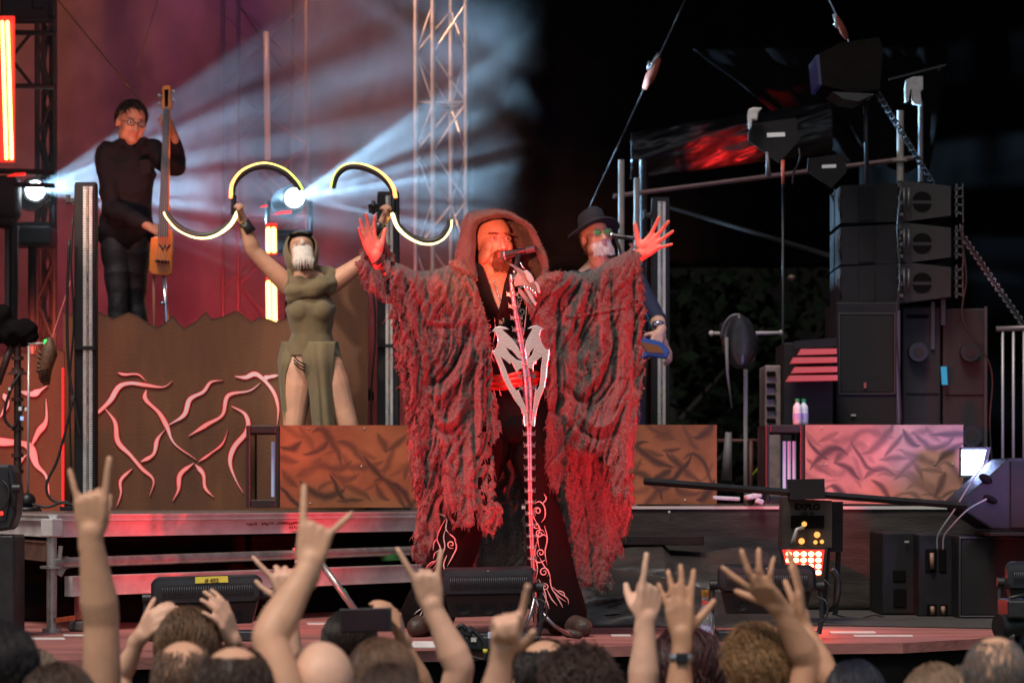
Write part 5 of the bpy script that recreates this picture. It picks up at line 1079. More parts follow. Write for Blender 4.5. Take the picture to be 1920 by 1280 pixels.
cloth_skin(dn, 'cowl_scarf', mb, M_olive, .009, 5, .005, 14, 9)
mb = MB(); mb.tube([M @ Vector((.062 * math.sin(a), -.068 + .02 * (1 - math.cos(a)), .092 - .012 * math.cos(a))) for a in np.linspace(-1.3, 1.3, 12)], .012, 8); mb.build('dark_headband', M_black, dn, smooth=True)
M_veil = mat('white_veil', (.60, .55, .50), .7, var=.1, scale=30, bump=.2, bscale=120)
mb = MB(); rsv = np.random.RandomState(3)
mb.loft([[M @ Vector((.058 * math.sin(a) * w, -.072 - .044 * math.cos(a) * w - o_, z)) for a in np.linspace(-1.25, 1.25, 22)] for z, w, o_ in ((-.004, .86, -.004), (-.02, 1, .002), (-.045, 1, .004), (-.07, 1.04, .004), (-.095, 1.08, .006))], closed=False)
base = P(0, 0, 1)
for k in range(40):
    a = -1.2 + 2.4 * k / 39; p0 = M @ Vector((.059 * math.sin(a), -.078 - .047 * math.cos(a), -.088)); L_ = rsv.uniform(.03, .075) * (.8 + .4 * math.cos(a)); mb.tube([p0, p0 + Vector((rsv.uniform(-.004, .004), -.004, -L_ * .5)), p0 + Vector((rsv.uniform(-.008, .008), .0, -L_))], [.0060, .0052, .003], 5, asp=.5)
mb.tube([M @ Vector((0, -.112, .03)), M @ Vector((0, -.122, -.01))], [.004, .012], 8); mb.build('fringed_veil', M_veil, dn, smooth=True).modifiers.new('t', 'SOLIDIFY').thickness = .002
for (Wq, Hq) in ((WL, h1), (WR, h2)):
    d = (Vector(Hq) - Vector(Wq)).normalized(); mb = MB(); mb.tube([Wq - d * .075, Wq - d * .035, Wq + d * .0], [.041, .036, .034], 14); mb.build('black_wrist_cuff', mat('black_leather', (.02, .02, .022), .3), dn, smooth=True)
# tattoo on the left forearm is a patch of ink: thin dark sleeve marks
def horn(label, D, up, lo, grip):
    t = thing('glowing_horn', label, 'glowing horn', P(*grip, D), 'glowing horns held up by the dancer')
    for nm, pts, sgn in (('upper_arc', up, 1), ('lower_arc', lo, -1)):
        c = smooth_path([(u, v) for u, v in pts], 8); n = len(c); mb = MB()
        mb.tube([P(u, v, D) for u, v in c], [.017 * (.45 + .75 * math.sin(math.pi * min(1, .18 + .75 * (1 - i / (n - 1))))) for i in range(n)], 12); mb.build(nm, mat('black_horn_shell', (.05, .045, .042), .4), t, smooth=True)
        ce = np.mean(c, 0); off = []; 
        for i, p in enumerate(c):
            d = c[min(i + 1, n - 1)] - c[max(i - 1, 0)]; nn = np.array([-d[1], d[0]]); nn = nn / np.linalg.norm(nn); 
            if nn @ (p - ce) < 0: nn = -nn
            off.append(p + nn * 3.8)
        mb = MB(); mb.tube([P(u, v, D - .006) for u, v in off], [.0112 * (.6 + .5 * (1 - i / (n - 1))) for i in range(n)], 8); o = mb.build('light_strip', horn_glow, t, smooth=True)
        cc = np.zeros((len(o.data.vertices), 3))
        for i in range(n):
            s = i / (n - 1)
            col = (np.array([1.0, .22, .05]) * (1 - s * 1.6) + np.array([1, .75, .12]) * min(1, s * 1.6)) if s < .62 else np.array([1, .75, .12]) * (1 - (s - .62) / .38) + np.array([.35, .75, .05]) * (s - .62) / .38
            if sgn < 0: col = np.array([1, .78, .30]) * (1 - s * .5) + np.array([1, .85, .25]) * s * .5
            cc[i * 8:(i + 1) * 8] = np.clip(col, 0, 1)
        paint(o, cc)
    mb = MB(); g = P(*grip, D); mb.capsule([g + Vector((0, 0, .05)), g + Vector((0, 0, -.05))], .016, 12); mb.build('grip', M_plastic, t, smooth=True)
horn_glow = bpy.data.materials.new('horn_light_strip'); horn_glow.use_nodes = True; _n = horn_glow.node_tree; _b = _n.nodes['Principled BSDF']; _a = _n.nodes.new('ShaderNodeVertexColor'); _a.layer_name = 'Col'
_n.links.new(_a.outputs['Color'], _b.inputs['Emission Color']); _b.inputs['Emission Strength'].default_value = 4.5; _b.inputs['Base Color'].default_value = (.1, .1, .1, 1)
horn('left glowing S shaped horn, its lower arc sweeping in front of the bass', D - .16, [(437, 372), (440, 345), (460, 322), (495, 311), (530, 321), (552, 340), (564, 357)], [(442, 396), (428, 420), (400, 438), (370, 441), (338, 428), (318, 408), (311, 396)], (438, 384))
horn('right glowing S shaped horn, held above the raised hand of the robed singer', D - .14, [(738, 372), (732, 350), (712, 328), (682, 314), (652, 313), (632, 328), (624, 353)], [(739, 398), (750, 425), (775, 445), (802, 453), (826, 446), (840, 428), (843, 412)], (737, 386))

# ================================================================== the bass player
D = 17.3
bp = person('man in glasses and a black shirt bent over the slim orange upright bass', P(235, 712, D))
F = lambda u, v, dd=0: P(u, v, D + dd)
SL, SR = F(203, 290), F(285, 285, .03); EL, WL = F(207, 392, -.12), F(278, 424, -.36); ER, WR = F(331, 312, -.10), F(327, 254, -.30)
pel, chs, nk = F(234, 425, .02), F(240, 325), F(246, 272, -.02)
HL, HR = F(217, 440), F(252, 440); KL, KR = F(222, 572, -.05), F(254, 570, .06); AL, AR = F(218, 695), F(270, 695, .1)
M = head_frame(F(246, 233, -.04), R(26), R(12), R(6), 1.14)
mb = MB(); torso(mb, pel, chs, nk, SL, SR, HL, HR, 1.0); arm(mb, SL, EL, WL, 1); arm(mb, SR, ER, WR, 1); leg(mb, HL, KL, AL); leg(mb, HR, KR, AR); head(mb, M)
for A_ in (AL, AR): mb.capsule([A_, A_ + Vector((.02, -.16, -.04))], [.04, .03], 10)
hand(mb, WL, F(302, 436, -.40) - WL, (.1, .55, -.6), 1, .98, [(.25, .3, .2), (.3, .4, .3), (.45, .5, .3), (.6, .6, .4)], thumb=(.9, .5, .2, .2))
hand(mb, WR, F(320, 228, -.36) - WR, (-1, -.1, 0), -1, .98, [(.5, .6, .4), (.6, .7, .5), (.7, .7, .5), (.8, .7, .5)], thumb=(.6, .9, .3, .2))
body(bp, mb, (.46, .23, .155), .0075, M, (.02, .015, .012), beard=((.10, .06, .05), lambda q: .0 * q[:, 0]))
hair(bp, M, (.016, .013, .014), lambda p: (p[2] > .068 or (p[1] > .015 and p[2] > .0)) and not (p[1] < -.045 and p[2] < .092), 1100, .05, .018, 4, shell=lambda p: (p[2] > .078 and p[1] > -.045) or (p[1] > .015 and p[2] > .0), comb=(.5, .1, .1), down=.2, r=.0032)
mb = MB()
for sx in (-1, 1): mb.tube([M @ Vector((sx * .032 + .021 * math.cos(a), -.094, .010 + .0155 * math.sin(a))) for a in np.linspace(0, 2 * math.pi, 18, endpoint=False)], .0024, 6, closed=True); mb.tube([M @ Vector((sx * .053, -.092, .014)), M @ Vector((sx * .078, -.03, .012)), M @ Vector((sx * .08, .01, .008))], .002, 5)
mb.tube([M @ Vector((-.011, -.096, .014)), M @ Vector((.011, -.096, .014))], .002, 5); mb.build('glasses', M_plastic, bp, smooth=True)
M_shirt = mat('black_shirt', (.012, .009, .013), .8, spec=.2, var=.2, scale=6, bump=.3, bscale=200)
mb = MB(); torso(mb, F(236, 432, .02), chs, F(247, 267, -.01), SL, SR, F(214, 434), F(256, 432), 1.13); arm(mb, SL, EL, WL.lerp(EL, .10), 1, 1.34); arm(mb, SR, ER, WR.lerp(ER, .12), 1, 1.34)
mb.capsule([F(212, 440, 0), F(240, 446, -.02), F(262, 436, 0)], [.105, .11, .10], 12)
def cut_b(v): U, V = uv_of(v); return (V > 257) & (V < 470 - (U - 240) * .35)
cloth_skin(bp, 'shirt', mb, M_shirt, .010, 2, .020, 8, 14, cut_b)
mb = MB(); nk_ = F(249, 272, -.06)
for sx in (-1, 1): mb.prism([nk_ + Vector((sx * .01, -.06, -.05)), nk_ + Vector((sx * .075, -.045, .01)), nk_ + Vector((sx * .085, -.03, .05)), nk_ + Vector((sx * .05, -.02, .045))], (0, .01, 0))
mb.build('collar', M_shirt, bp)
mb = MB()
mb.prism([F(262, 300, -.155), F(281, 299, -.15), F(281, 322, -.15), F(271, 329, -.155), F(262, 322, -.155)], (0, .012, 0)); mb.build('pocket', M_shirt, bp)
mb = MB(); torso(mb, F(234, 440, .02), F(236, 400, .02), F(236, 380, .02), F(222, 400), F(250, 400), HL, HR, 1.06); leg(mb, HL, KL, AL, 1, 1.14); leg(mb, HR, KR, AR, 1, 1.14)
cloth_skin(bp, 'trousers', mb, mat('black_leather_trousers', (.026, .020, .022), .55, var=.3, scale=9, bump=.3, bscale=60), .010, 3, .009, 8, 7, lambda v: uv_of(v)[1] > 425, stretch=(.6, .6, 1.5))
# the instrument
D = 16.82
eb = thing('upright_bass', 'slim electric upright bass with orange body and grey fingerboard', 'bass', P(312, 712, D))
mb = MB(); ol = [(283, 446), (290, 444), (300, 444), (307, 430), (318, 428), (323, 432), (323, 470), (322, 512), (316, 517), (286, 514), (279, 508), (281, 470)]
mb.prism([P(u, v, D) for u, v in ol], (0, .06, 0)); o = mb.build('orange_body', mat('flamed_maple', (.72, .15, .012), .3, col2=(.85, .26, .03), scale=10, stretch=(3, 1, .6), coat=.5), eb); q = o.modifiers.new('b', 'BEVEL'); q.width = .006; q.segments = 2
mb = MB(); mb.loft([[P(c - w, v, D - .028), P(c - w * .4, v, D - .034), P(c + w * .4, v, D - .034), P(c + w, v, D - .028), P(c + w, v, D + .02), P(c - w, v, D + .02)] for v, c, w in ((204, 312, 5.2), (300, 309.5, 7), (444, 305.5, 9.5))], caps=True); mb.build('fingerboard', mat('grey_ebony', (.10, .115, .14), .28, coat=.3), eb)
mb = MB(); mb.loft([[P(c - w, v, D + .02), P(c + w, v, D + .02), P(c + w * .7, v, D + .06), P(c - w * .7, v, D + .06)] for v, c, w in ((200, 313, 6.5), (300, 310.5, 8), (444, 308, 10))], caps=True); mb.build('neck', MATS['flamed_maple'], eb)
mb = MB(); mb.prism([P(u, v, D - .01) for u, v in ((303, 164), (309, 160), (318, 160), (321, 166), (319, 180), (322, 198), (319, 207), (305, 207), (302, 196), (305, 180))], (0, .04, 0)); mb.build('headstock', MATS['flamed_maple'], eb).modifiers.new('b', 'BEVEL').width = .004
for k in range(4):
    sx = -1 if k % 2 else 1; mb = MB(); c = P(312, 172 + k * 8, D); mb.tube([c, c + Vector((sx * .040, 0, 0))], .005, 8); mb.ell(c + Vector((sx * .046, 0, 0)), (.010, .006, .014)); mb.build('tuning_peg', M_steel, eb, smooth=True)
mb = MB(); mb.prism([P(308, 168, D - .012), P(316, 168, D - .012), P(315, 200, D - .012), P(309, 200, D - .012)], (0, .004, 0)); mb.build('peg_slot', M_black, eb)
mb = MB(); mb.prism([P(291, 487, D - .012), P(317, 489, D - .012), P(317, 493, D - .05), P(291, 491, D - .05)], (0, .01, 0)); mb.build('bridge', M_black, eb)
for k in range(4): mb = MB(); mb.tube([P(309.5 + k * 2, 200, D - .038), P(299 + k * 4.2, 444, D - .046), P(294 + k * 6.5, 488, D - .055), P(297 + k * 5, 512, D - .02)], .0016, 5); mb.build('string', mat('steel_string', (.6, .6, .65), .3, .9), eb)
mb = MB()
for k in range(5): mb.ell(P(301 + k * 4, 462 + (k % 2) * 5, D - .003), (.006, .004, .016), (0, .3 * (k - 2), 0), nu=8, nv=6)
mb.build('dark_inlay', M_black, eb)
mb = MB(); mb.tube([P(307, 516, D + .02), P(313, 612, D + .02), P(312, 712, D)], [.013, .011, .008], 10); mb.tube([P(300, 569, D), P(309, 567, D)], .010, 8); mb.build('end_pin', mat('chrome_pin', (.5, .55, .7), .15, .9), eb, smooth=True)
mb = MB(); mb.tube([P(288, 516, D + .05), P(291, 712, D + .1)], .010, 8); mb.build('rear_prop', mat('red_brown_rod', (.30, .10, .06), .5), eb, smooth=True)
for k in range(3): mb = MB(); mb.ell(P(280, 470 + k * 8, D + .02), (.009, .012, .009)); mb.build('control_knob', M_plastic, eb, smooth=True)

# ================================================================== guitarist in the hat
D = 15.9; F = lambda u, v, dd=0: P(u, v, D + dd)
gt = person('grey bearded guitarist in a black hat and glasses with a green reflection, behind the outstretched robe sleeve', F(1140, 955))
SL, SR = F(1078, 530), F(1180, 520); EL, WL = F(1050, 620, -.1), F(1100, 665, -.3); ER, WR = F(1232, 600, -.02), F(1226, 640, -.24)
pel, chs, nk = F(1140, 690), F(1130, 575), F(1124, 500)
HL, HR = F(1118, 705), F(1164, 705); KL, KR = F(1110, 830), F(1190, 830); AL, AR = F(1105, 935), F(1200, 935)
M = head_frame(F(1118, 447, -.05), R(22), R(-10), R(-8), 1.05)
mb = MB(); torso(mb, pel, chs, nk, SL, SR, HL, HR, 1.08); arm(mb, SL, EL, WL, 1); arm(mb, SR, ER, F(1238, 625, -.2), 1.05); leg(mb, HL, KL, AL); leg(mb, HR, KR, AR); head(mb, M)
for A_ in (AL, AR): mb.capsule([A_, A_ + Vector((.02, -.16, -.04))], [.04, .03], 10)
hand(mb, F(1238, 622, -.22), F(1222, 660, -.30) - F(1238, 622, -.22), (-.3, .6, -.1), -1, 1.05, [(.3, .4, .3)] * 4)
hand(mb, F(1244, 640, -.12), F(1258, 672, -.16) - F(1244, 640, -.12), (-.6, .3, -.3), 1, .9, [(.4, .8, .5)] * 4)
body(gt, mb, (.50, .28, .20), .0075, M, (.3, .27, .25), beard=((.55, .53, .56), lambda q: np.clip((-.030 - q[:, 2]) * 80, 0, 1) * np.clip((.07 - np.abs(q[:, 0])) * 60, 0, 1) * (1 - np.exp(-(((q[:, 0]) / .02) ** 2 + ((q[:, 2] + .057) / .006) ** 2))) * .9))
rs_ = np.random.RandomState(8); mb = MB()
for k in range(420):
    a = rs_.uniform(-1.35, 1.35); z = rs_.uniform(-.10, -.040) if abs(a) < .5 else rs_.uniform(-.095, -.045); 
    if abs(a) < .28 and z > -.068: continue
    p = Vector((.056 * math.sin(a), -.035 - .052 * math.cos(a), z)); d_ = Vector((math.sin(a) * .3, -.35, -1)) ; mb.tube([M @ p, M @ (p + d_ * .016), M @ (p + d_ * .030 + Vector((rs_.uniform(-.006, .006), 0, 0)))], [.0028, .0022, .0008], 3, cap=False)
mb.build('grey_beard', mat('grey_beard_hair', (.55, .53, .56), .5), gt, smooth=True)
hair(gt, M, (.10, .055, .035), lambda p: p[2] < .04 and p[1] > -.03, 500, .17, .02, 6, comb=(0, .1, -1), down=1.4, r=.004, name='long_hair')
mb = MB(); br = []
mb.loft([[M @ Vector((r * math.sin(a) * wx, .015 + r * math.cos(a) * wy, z + .016 * math.cos(2 * a) * (r / .16) - .012 * math.cos(a) * (r / .16))) for a in np.linspace(0, 2 * math.pi, 40, endpoint=False)] for r, z, wx, wy in ((.160, .052, .94, 1), (.158, .060, .94, 1), (.10, .064, .86, 1), (.086, .068, .93, 1.08), (.086, .105, .9, 1.05), (.080, .150, .88, 1.02), (.065, .164, .85, 1), (.03, .158, .8, 1), (.004, .152, 1, 1))] + [], caps=False)
mb.loft([[M @ Vector((r * math.sin(a) * wx, .015 + r * math.cos(a) * wy, z + .016 * math.cos(2 * a) * (r / .16) - .012 * math.cos(a) * (r / .16))) for a in np.linspace(0, 2 * math.pi, 40, endpoint=False)] for r, z, wx, wy in ((.160, .052, .94, 1), (.086, .056, .93, 1.05))])
hat = mb.build('felt_hat', mat('black_felt', (.012, .013, .022), .85, bump=.3, bscale=200), gt, smooth=True)
mb = MB(); mb.tube([M @ Vector((.081 * math.sin(a), .015 + .090 * math.cos(a), .078)) for a in np.linspace(0, 2 * math.pi, 32, endpoint=False)], .009, 8, closed=True, asp=.4); mb.build('hat_band', M_black, gt, smooth=True)
mb = MB()
for sx in (-1, 1): mb.ell(M @ Vector((sx * .030, -.096, .010)), (.023, .004, .016), (0, 0, R(22)), nu=14, nv=8)
mb.build('green_glint_lenses', mat('lens_green_reflection', (.10, .32, .10), .12, .3, emit=(.3, 1, .35), estr=.015), gt, smooth=True)  # green reflection put into the lens colour and a faint glow
mb = MB()
for sx in (-1, 1): mb.tube([M @ Vector((sx * .030 + .025 * math.cos(a), -.098, .010 + .018 * math.sin(a))) for a in np.linspace(0, 2 * math.pi, 18, endpoint=False)], .0022, 6, closed=True); mb.tube([M @ Vector((sx * .055, -.092, .014)), M @ Vector((sx * .08, .0, .012))], .002, 5)
mb.build('glasses_frame', M_steel, gt, smooth=True)
M_vest = mat('dark_navy_vest', (.018, .022, .045), .7, var=.3, scale=8, bump=.3, bscale=150)
mb = MB(); torso(mb, pel, chs, F(1124, 512), SL, SR, HL, HR, 1.2); arm(mb, SL, EL, WL.lerp(EL, .3), 1, 1.3); arm(mb, SR, ER, ER, 1, 1.35)
cloth_skin(gt, 'shirt', mb, M_vest, .010, 3, .010, 7, 24, lambda v: (uv_of(v)[1] > 486) & ~((np.abs(uv_of(v)[0] - 1126) < (540 - uv_of(v)[1]) * .42) & (v[:, 1] < D)))
mb = MB(); torso(mb, F(1140, 700), F(1138, 660), F(1138, 640), F(1125, 660), F(1150, 660), HL, HR, 1.15); leg(mb, HL, KL, AL, 1, 1.2); leg(mb, HR, KR, AR, 1, 1.2)
cloth_skin(gt, 'trousers', mb, mat('dark_blue_jeans', (.03, .04, .09), .8, var=.3, scale=6), .010, 3, .008, 7, 26, lambda v: uv_of(v)[1] > 680)
mb = MB(); mb.tube(smooth_path([F(1150, 515, -.16), F(1180, 540, -.16), F(1205, 575, -.14), F(1222, 620, -.1)], 6), .026, 8, asp=.25, up=(0, 1, 0)); mb.build('blue_strap', mat('teal_strap', (.01, .14, .24), .6), gt, smooth=True)
mb = MB(); mb.tube([F(1234, 612, -.2) + Vector((0, 0, 0)), F(1234, 606, -.19)], .036, 14); mb.build('steel_wristband', mat('chrome_pin', (.5, .55, .7), .15, .9), gt, smooth=True)
t = thing('electric_guitar', 'blue and brown electric guitar, mostly hidden by the red sleeve', 'guitar', F(1200, 665, -.3))
mb = MB(); ol = [(1060, 640), (1090, 615), (1130, 632), (1170, 620), (1205, 632), (1240, 640), (1257, 658), (1250, 672), (1215, 668), (1170, 690), (1120, 705), (1075, 690)]
mb.prism([F(u, v, -.30) for u, v in ol], (0, .05, 0)); o = mb.build('guitar_body', mat('blue_guitar_lacquer', (.02, .07, .26), .2, coat=.6), t); o.modifiers.new('b', 'BEVEL').width = .008
mb = MB(); mb.prism([F(u, v, -.31) for u, v in ((1200, 640), (1236, 648), (1246, 662), (1214, 660))], (0, .01, 0)); mb.build('pickguard', mat('brown_guard', (.20, .07, .02), .3), t)
mb = MB(); mb.tube([F(1065, 650, -.32), F(880, 560, -.35)], .022, 8); mb.build('guitar_neck', mat('brown_guard', (.20, .07, .02), .3), t, smooth=True)
def stand_mic(label, tip, dirv, D, L=.15, r=.024):
    t = thing('microphone', label, 'microphone', tip); d = Vector(dirv).normalized(); mb = MB(); mb.ell(tip + d * r * .9, (r, r, r), nu=20, nv=14); mb.build('grille_ball', mat('mic_mesh', (.16, .16, .18), .35, .7, bump=1.0, bscale=700), t, smooth=True)
    mb = MB(); mb.tube([tip + d * r * 1.0, tip + d * r * 1.35], [r * 1.03, r * 1.03], 20); mb.build('ring', mat('bright_steel', (.55, .55, .58), .25, .9), t, smooth=True, angle=50)
    mb = MB(); mb.tube([tip + d * r * 1.35, tip + d * r * 2.6, tip + d * L * .72, tip + d * L * .74], [r * .92, r * .80, r * .66, r * .70], 20); mb.build('handle', mat('mic_black', (.012, .012, .014), .3), t, smooth=True, angle=50)
    mb = MB(); mb.tube([tip + d * L * .745, tip + d * L], [r * .68, r * .66], 20); mb.build('end_cap', mat('dark_mic_cap', (.03, .035, .045), .35), t, smooth=True, angle=50); return t
stand_mic('small dark microphone right at the mouth of the hatted guitarist', F(1140, 441, -.22), (1, -.3, -.15), D, .16, .020)
t = thing('boom_microphone_stand', 'dark boom stand rising to the microphone of the hatted guitarist', 'stand', F(1180, 955, -.4)); mb = MB(); mb.tube([F(1155, 445, -.24), F(1178, 520, -.38), F(1182, 955, -.4)], .009, 8); mb.build('boom_arm', M_plastic, t, smooth=True)
mb = MB(); mb.tube([F(1182, 957, -.4), F(1182, 948, -.4)], .11, 20); mb.build('round_base', M_plastic, t)
# ================================================================== the robed singer
D = 12.25; F = lambda u, v, dd=0: P(u, v, D + dd)
sg = person('bearded man in a ragged grey hooded robe lit red, arms spread wide at the microphone', F(940, 1190))
SL, SR = F(882, 548), F(1006, 546); EL, WL = F(783, 562, -.06), F(706, 484, -.16); ER, WR = F(1108, 548, -.04), F(1199, 478, -.13)
pel, chs, nk = F(962, 745), F(948, 620), F(938, 535, -.02)
HL, HR = F(940, 775), F(988, 775); KL, KR = F(882, 955, -.08), F(1018, 960, -.06); AL, AR = F(806, 1148), F(1045, 1146)
M = head_frame(F(925, 457, -.03), R(24), R(-2), R(0), 1.08) @ Matrix.Diagonal((1.02, 1.0, .98, 1.0))
def beardf(q): 
    side = np.clip((.036 - np.abs(q[:, 0])) * 90, 0, 1); low = np.clip((-.066 - q[:, 2]) * 90, 0, 1); mous = .7 * np.exp(-(((q[:, 2] + .042) / .0045) ** 2)) * np.clip((.030 - np.abs(q[:, 0])) * 120, 0, 1)
    gap = np.exp(-((np.abs(q[:, 0]) - .032) / .010) ** 2 - ((q[:, 2] + .058) / .016) ** 2); return np.clip(np.maximum(np.maximum(low * side, mous * .85), gap * .9), 0, 1) * .9
mb = MB(); torso(mb, pel, chs, nk, SL, SR, HL, HR, 1.02); arm(mb, SL, EL, WL, .95); arm(mb, SR, ER, WR, .95); leg(mb, HL, KL, AL, .95); leg(mb, HR, KR, AR, .95)
mb.capsule([nk, F(929, 495, .01)], [.054, .050], 14)
hand(mb, WL, (-.22, -.16, .60), (.52, -.72, -.05), 1, 1.06, [(.10, .20, .15), (.0, .12, .1), (-.02, .1, .1), (.10, .16, .12)], (.30, .14, .0, -.12), (.75, -.05, .10, -.05), 1.05)
hand(mb, WR, (.30, -.08, .27), (-.05, -1, .1), -1, 1.06, [(.10, .12, .1), (.12, .14, .1), (.15, .18, .12), (.22, .2, .15)], (.36, .10, -.16, -.52), (1.05, .15, .10, .0), 1.05)
sbody = body(sg, mb, (.50, .27, .19), .0058, None, smooth=4)
# finer head welded into the same figure
hb = MB(); head(hb, M, ears=False); v_, f_, n_ = fuse(hb, .0032, 7); v_ = face_shape(M, v_, n_); tmp = MB(); tmp.v = [tuple(p) for p in v_]; tmp.f = list(f_); tmp.m = [0] * len(f_)
cols = skin_cols(v_, (.52, .28, .20), M, (.16, .07, .035), ((.13, .048, .022), beardf)); nb = len(tmp.v); Yv = (M.to_3x3() @ Vector((.12, -1, 0))).normalized(); ms_ = M.to_scale().x
for sx in (-1, 1):
    c = M @ Vector((sx * .031, -.0665, .0125)); q = Vector((0, 0, 1)).rotation_difference(Yv); e = MB(); e.ell((0, 0, 0), (.0128 * ms_,) * 3, nu=24, nv=24); tmp.add([q @ Vector(p) + c for p in e.v], e.f, 1)
    ec = []
    for p in e.v:
        a = Vector(p).normalized().z; ec.append((.02, .015, .012) if a > .975 else ((.10, .12, .13) if a > .88 else (.60, .52, .48)))
    cols = np.vstack([cols, np.array(ec)])
old = sbody.data; off = world_loc(sg); nv0 = len(old.vertices); V0 = np.empty(nv0 * 3); old.vertices.foreach_get('co', V0); V0 = V0.reshape(-1, 3) + np.array(off); C0_ = np.empty(nv0 * 4); old.color_attributes['Col'].data.foreach_get('color', C0_); C0_ = C0_.reshape(-1, 4)[:, :3]
allb = MB(); allb.v = [tuple(p) for p in V0] + tmp.v; allb.f = [tuple(p.vertices) for p in old.polygons] + [tuple(i + nv0 for i in q) for q in tmp.f]; allb.m = [0] * len(old.polygons) + tmp.m
bpy.data.objects.remove(sbody); sbody = allb.build('body', [skin_material(), vmat('eyeball', .08)], sg, smooth=True); sbody.name = 'body'; paint(sbody, np.vstack([C0_, cols]))
# eyelids
mb = MB()
for sx in (-1, 1):
    for (z0, w, th) in ((.0125, 1, .0032), (.0125, -.55, .0022)):
        mb.tube([M @ Vector((sx * .031 + .0165 * math.cos(a), -.0665 - .0105 - .0035 * math.sin(a), z0 + w * .0078 * math.sin(a))) for a in np.linspace(.0, math.pi, 12)], th, 6)
o = mb.build('eyelids', mat('eyelid_skin', (.36, .16, .11), .6), sg, smooth=True)
# beard hair
rs_ = np.random.RandomState(12); mb = MB(); k = 0
while k < 900:
    a = rs_.uniform(-.80, .80); z = rs_.uniform(-.108, -.040); 
    if abs(a) < .42 and -.070 < z < -.046: k += .1; continue
    if z > -.050 and abs(a) > .60: k += .1; continue
    k += 1; rx = .050 if z > -.09 else .040; p = Vector((rx * math.sin(a), -.050 - .047 * math.cos(a) * (1 if z > -.075 else .8), z)); fl = 1 if z < -.06 else .45
    d_ = Vector((math.sin(a) * .45 * fl, -.30, -1 if z < -.046 else -.3)); 
    if z > -.048: d_ = Vector((math.copysign(1, a) * .9, -.25, -.8))
    L_ = (.019 if z < -.07 else .008) * rs_.uniform(.7, 1.4); j = Vector((rs_.uniform(-.003, .003), rs_.uniform(-.003, .003), 0))
    mb.tube([M @ p, M @ (p + d_ * L_ * .6 + j), M @ (p + d_ * L_ * 1.15 + j * 2)], [.0016, .0013, .0005], 3, cap=False)
mb.build('brown_beard', hair_mat('auburn_beard', (.16, .055, .022)), sg, smooth=True)
mb = MB()
for sx in (-1, 1):
    for k in range(70): x = rs_.uniform(-.019, .021); p = Vector((sx * (.031 + x), -.0905 + abs(x) * .35 + .0, .033 + .002 * rs_.normal() - abs(x) * .12)); mb.tube([M @ p, M @ (p + Vector((sx * .008, -.002, .002)))], [.0011, .0004], 3, cap=False)
mb.build('eyebrows', hair_mat('brown_brow', (.12, .05, .03)), sg, smooth=True)

# ---------------------------------------------------------------- shirt, vest, sash, trousers, boots
M_blk = mat('black_velvet', (.007, .0055, .006), .9, spec=.1, var=.2, scale=9, bump=.2, bscale=200)
mb = MB(); torso(mb, pel, chs, F(938, 545), SL, SR, HL, HR, 1.13); mb.capsule([pel, F(962, 800)], [.13, .14], 16, asp=1.25, up=(0, 1, 0))
def cut_v(v):
    U, V = uv_of(v); return (V > 512) & (V < 830) & ~((v[:, 1] < D + .02) & (np.abs(U - 936 - (V - 540) * .06) < np.clip((612 - V) * .27, 0, 22)))
vest = cloth_skin(sg, 'black_shirt', mb, M_blk, .008, 3, .006, 9, 31, cut_v)
mb = MB()
for sx, pts in ((-1, [(889, 494), (899, 520), (912, 556), (930, 600)]), (1, [(972, 494), (962, 526), (955, 563), (944, 600)])):
    mb.loft([[P(u + sx * w, v + h, 12.10 - e) for u, v in pts] for w, h, e in ((14, 0, .0), (2, -6, .02), (-13, 2, .035), (-16, 8, .02))], closed=False)
o = mb.build('open_collar', M_blk, sg, smooth=True); o.modifiers.new('t', 'SOLIDIFY').thickness = .003
mb = MB(); leg(mb, HL, KL, AL, .95, 1.25); leg(mb, HR, KR, AR, .95, 1.25)
for K_, A_, sx in ((KL, AL, -1), (KR, AR, 1)): mb.capsule([K_, K_.lerp(A_, .5), A_ + Vector((sx * .01, 0, -.02))], [.085, .105, .125], 16)
mb.capsule([F(938, 790), F(962, 800), F(990, 790)], [.115, .12, .115], 14)
tro = cloth_skin(sg, 'black_trousers', mb, M_blk, .009, 3, .012, 7, 37, lambda v: (uv_of(v)[1] > 740) & (v[:, 2] > .03), stretch=(1, 1, .35))
mb = MB(); ring = [F(962 + 48 * math.cos(a), 716 - 5 * math.cos(a), .0) + Vector((0, -.155 * math.sin(a), 0)) for a in np.linspace(0, 2 * math.pi, 36, endpoint=False)]
for dz, r in ((.022, .014), (0, .017), (-.022, .014)): mb.tube([p + Vector((0, 0, dz + .004 * math.sin(i))) for i, p in enumerate(ring)], r, 8, closed=True)
mb.build('red_sash', mat('red_silk_sash', (.50, .03, .02), .45, var=.2, scale=12), sg, smooth=True)
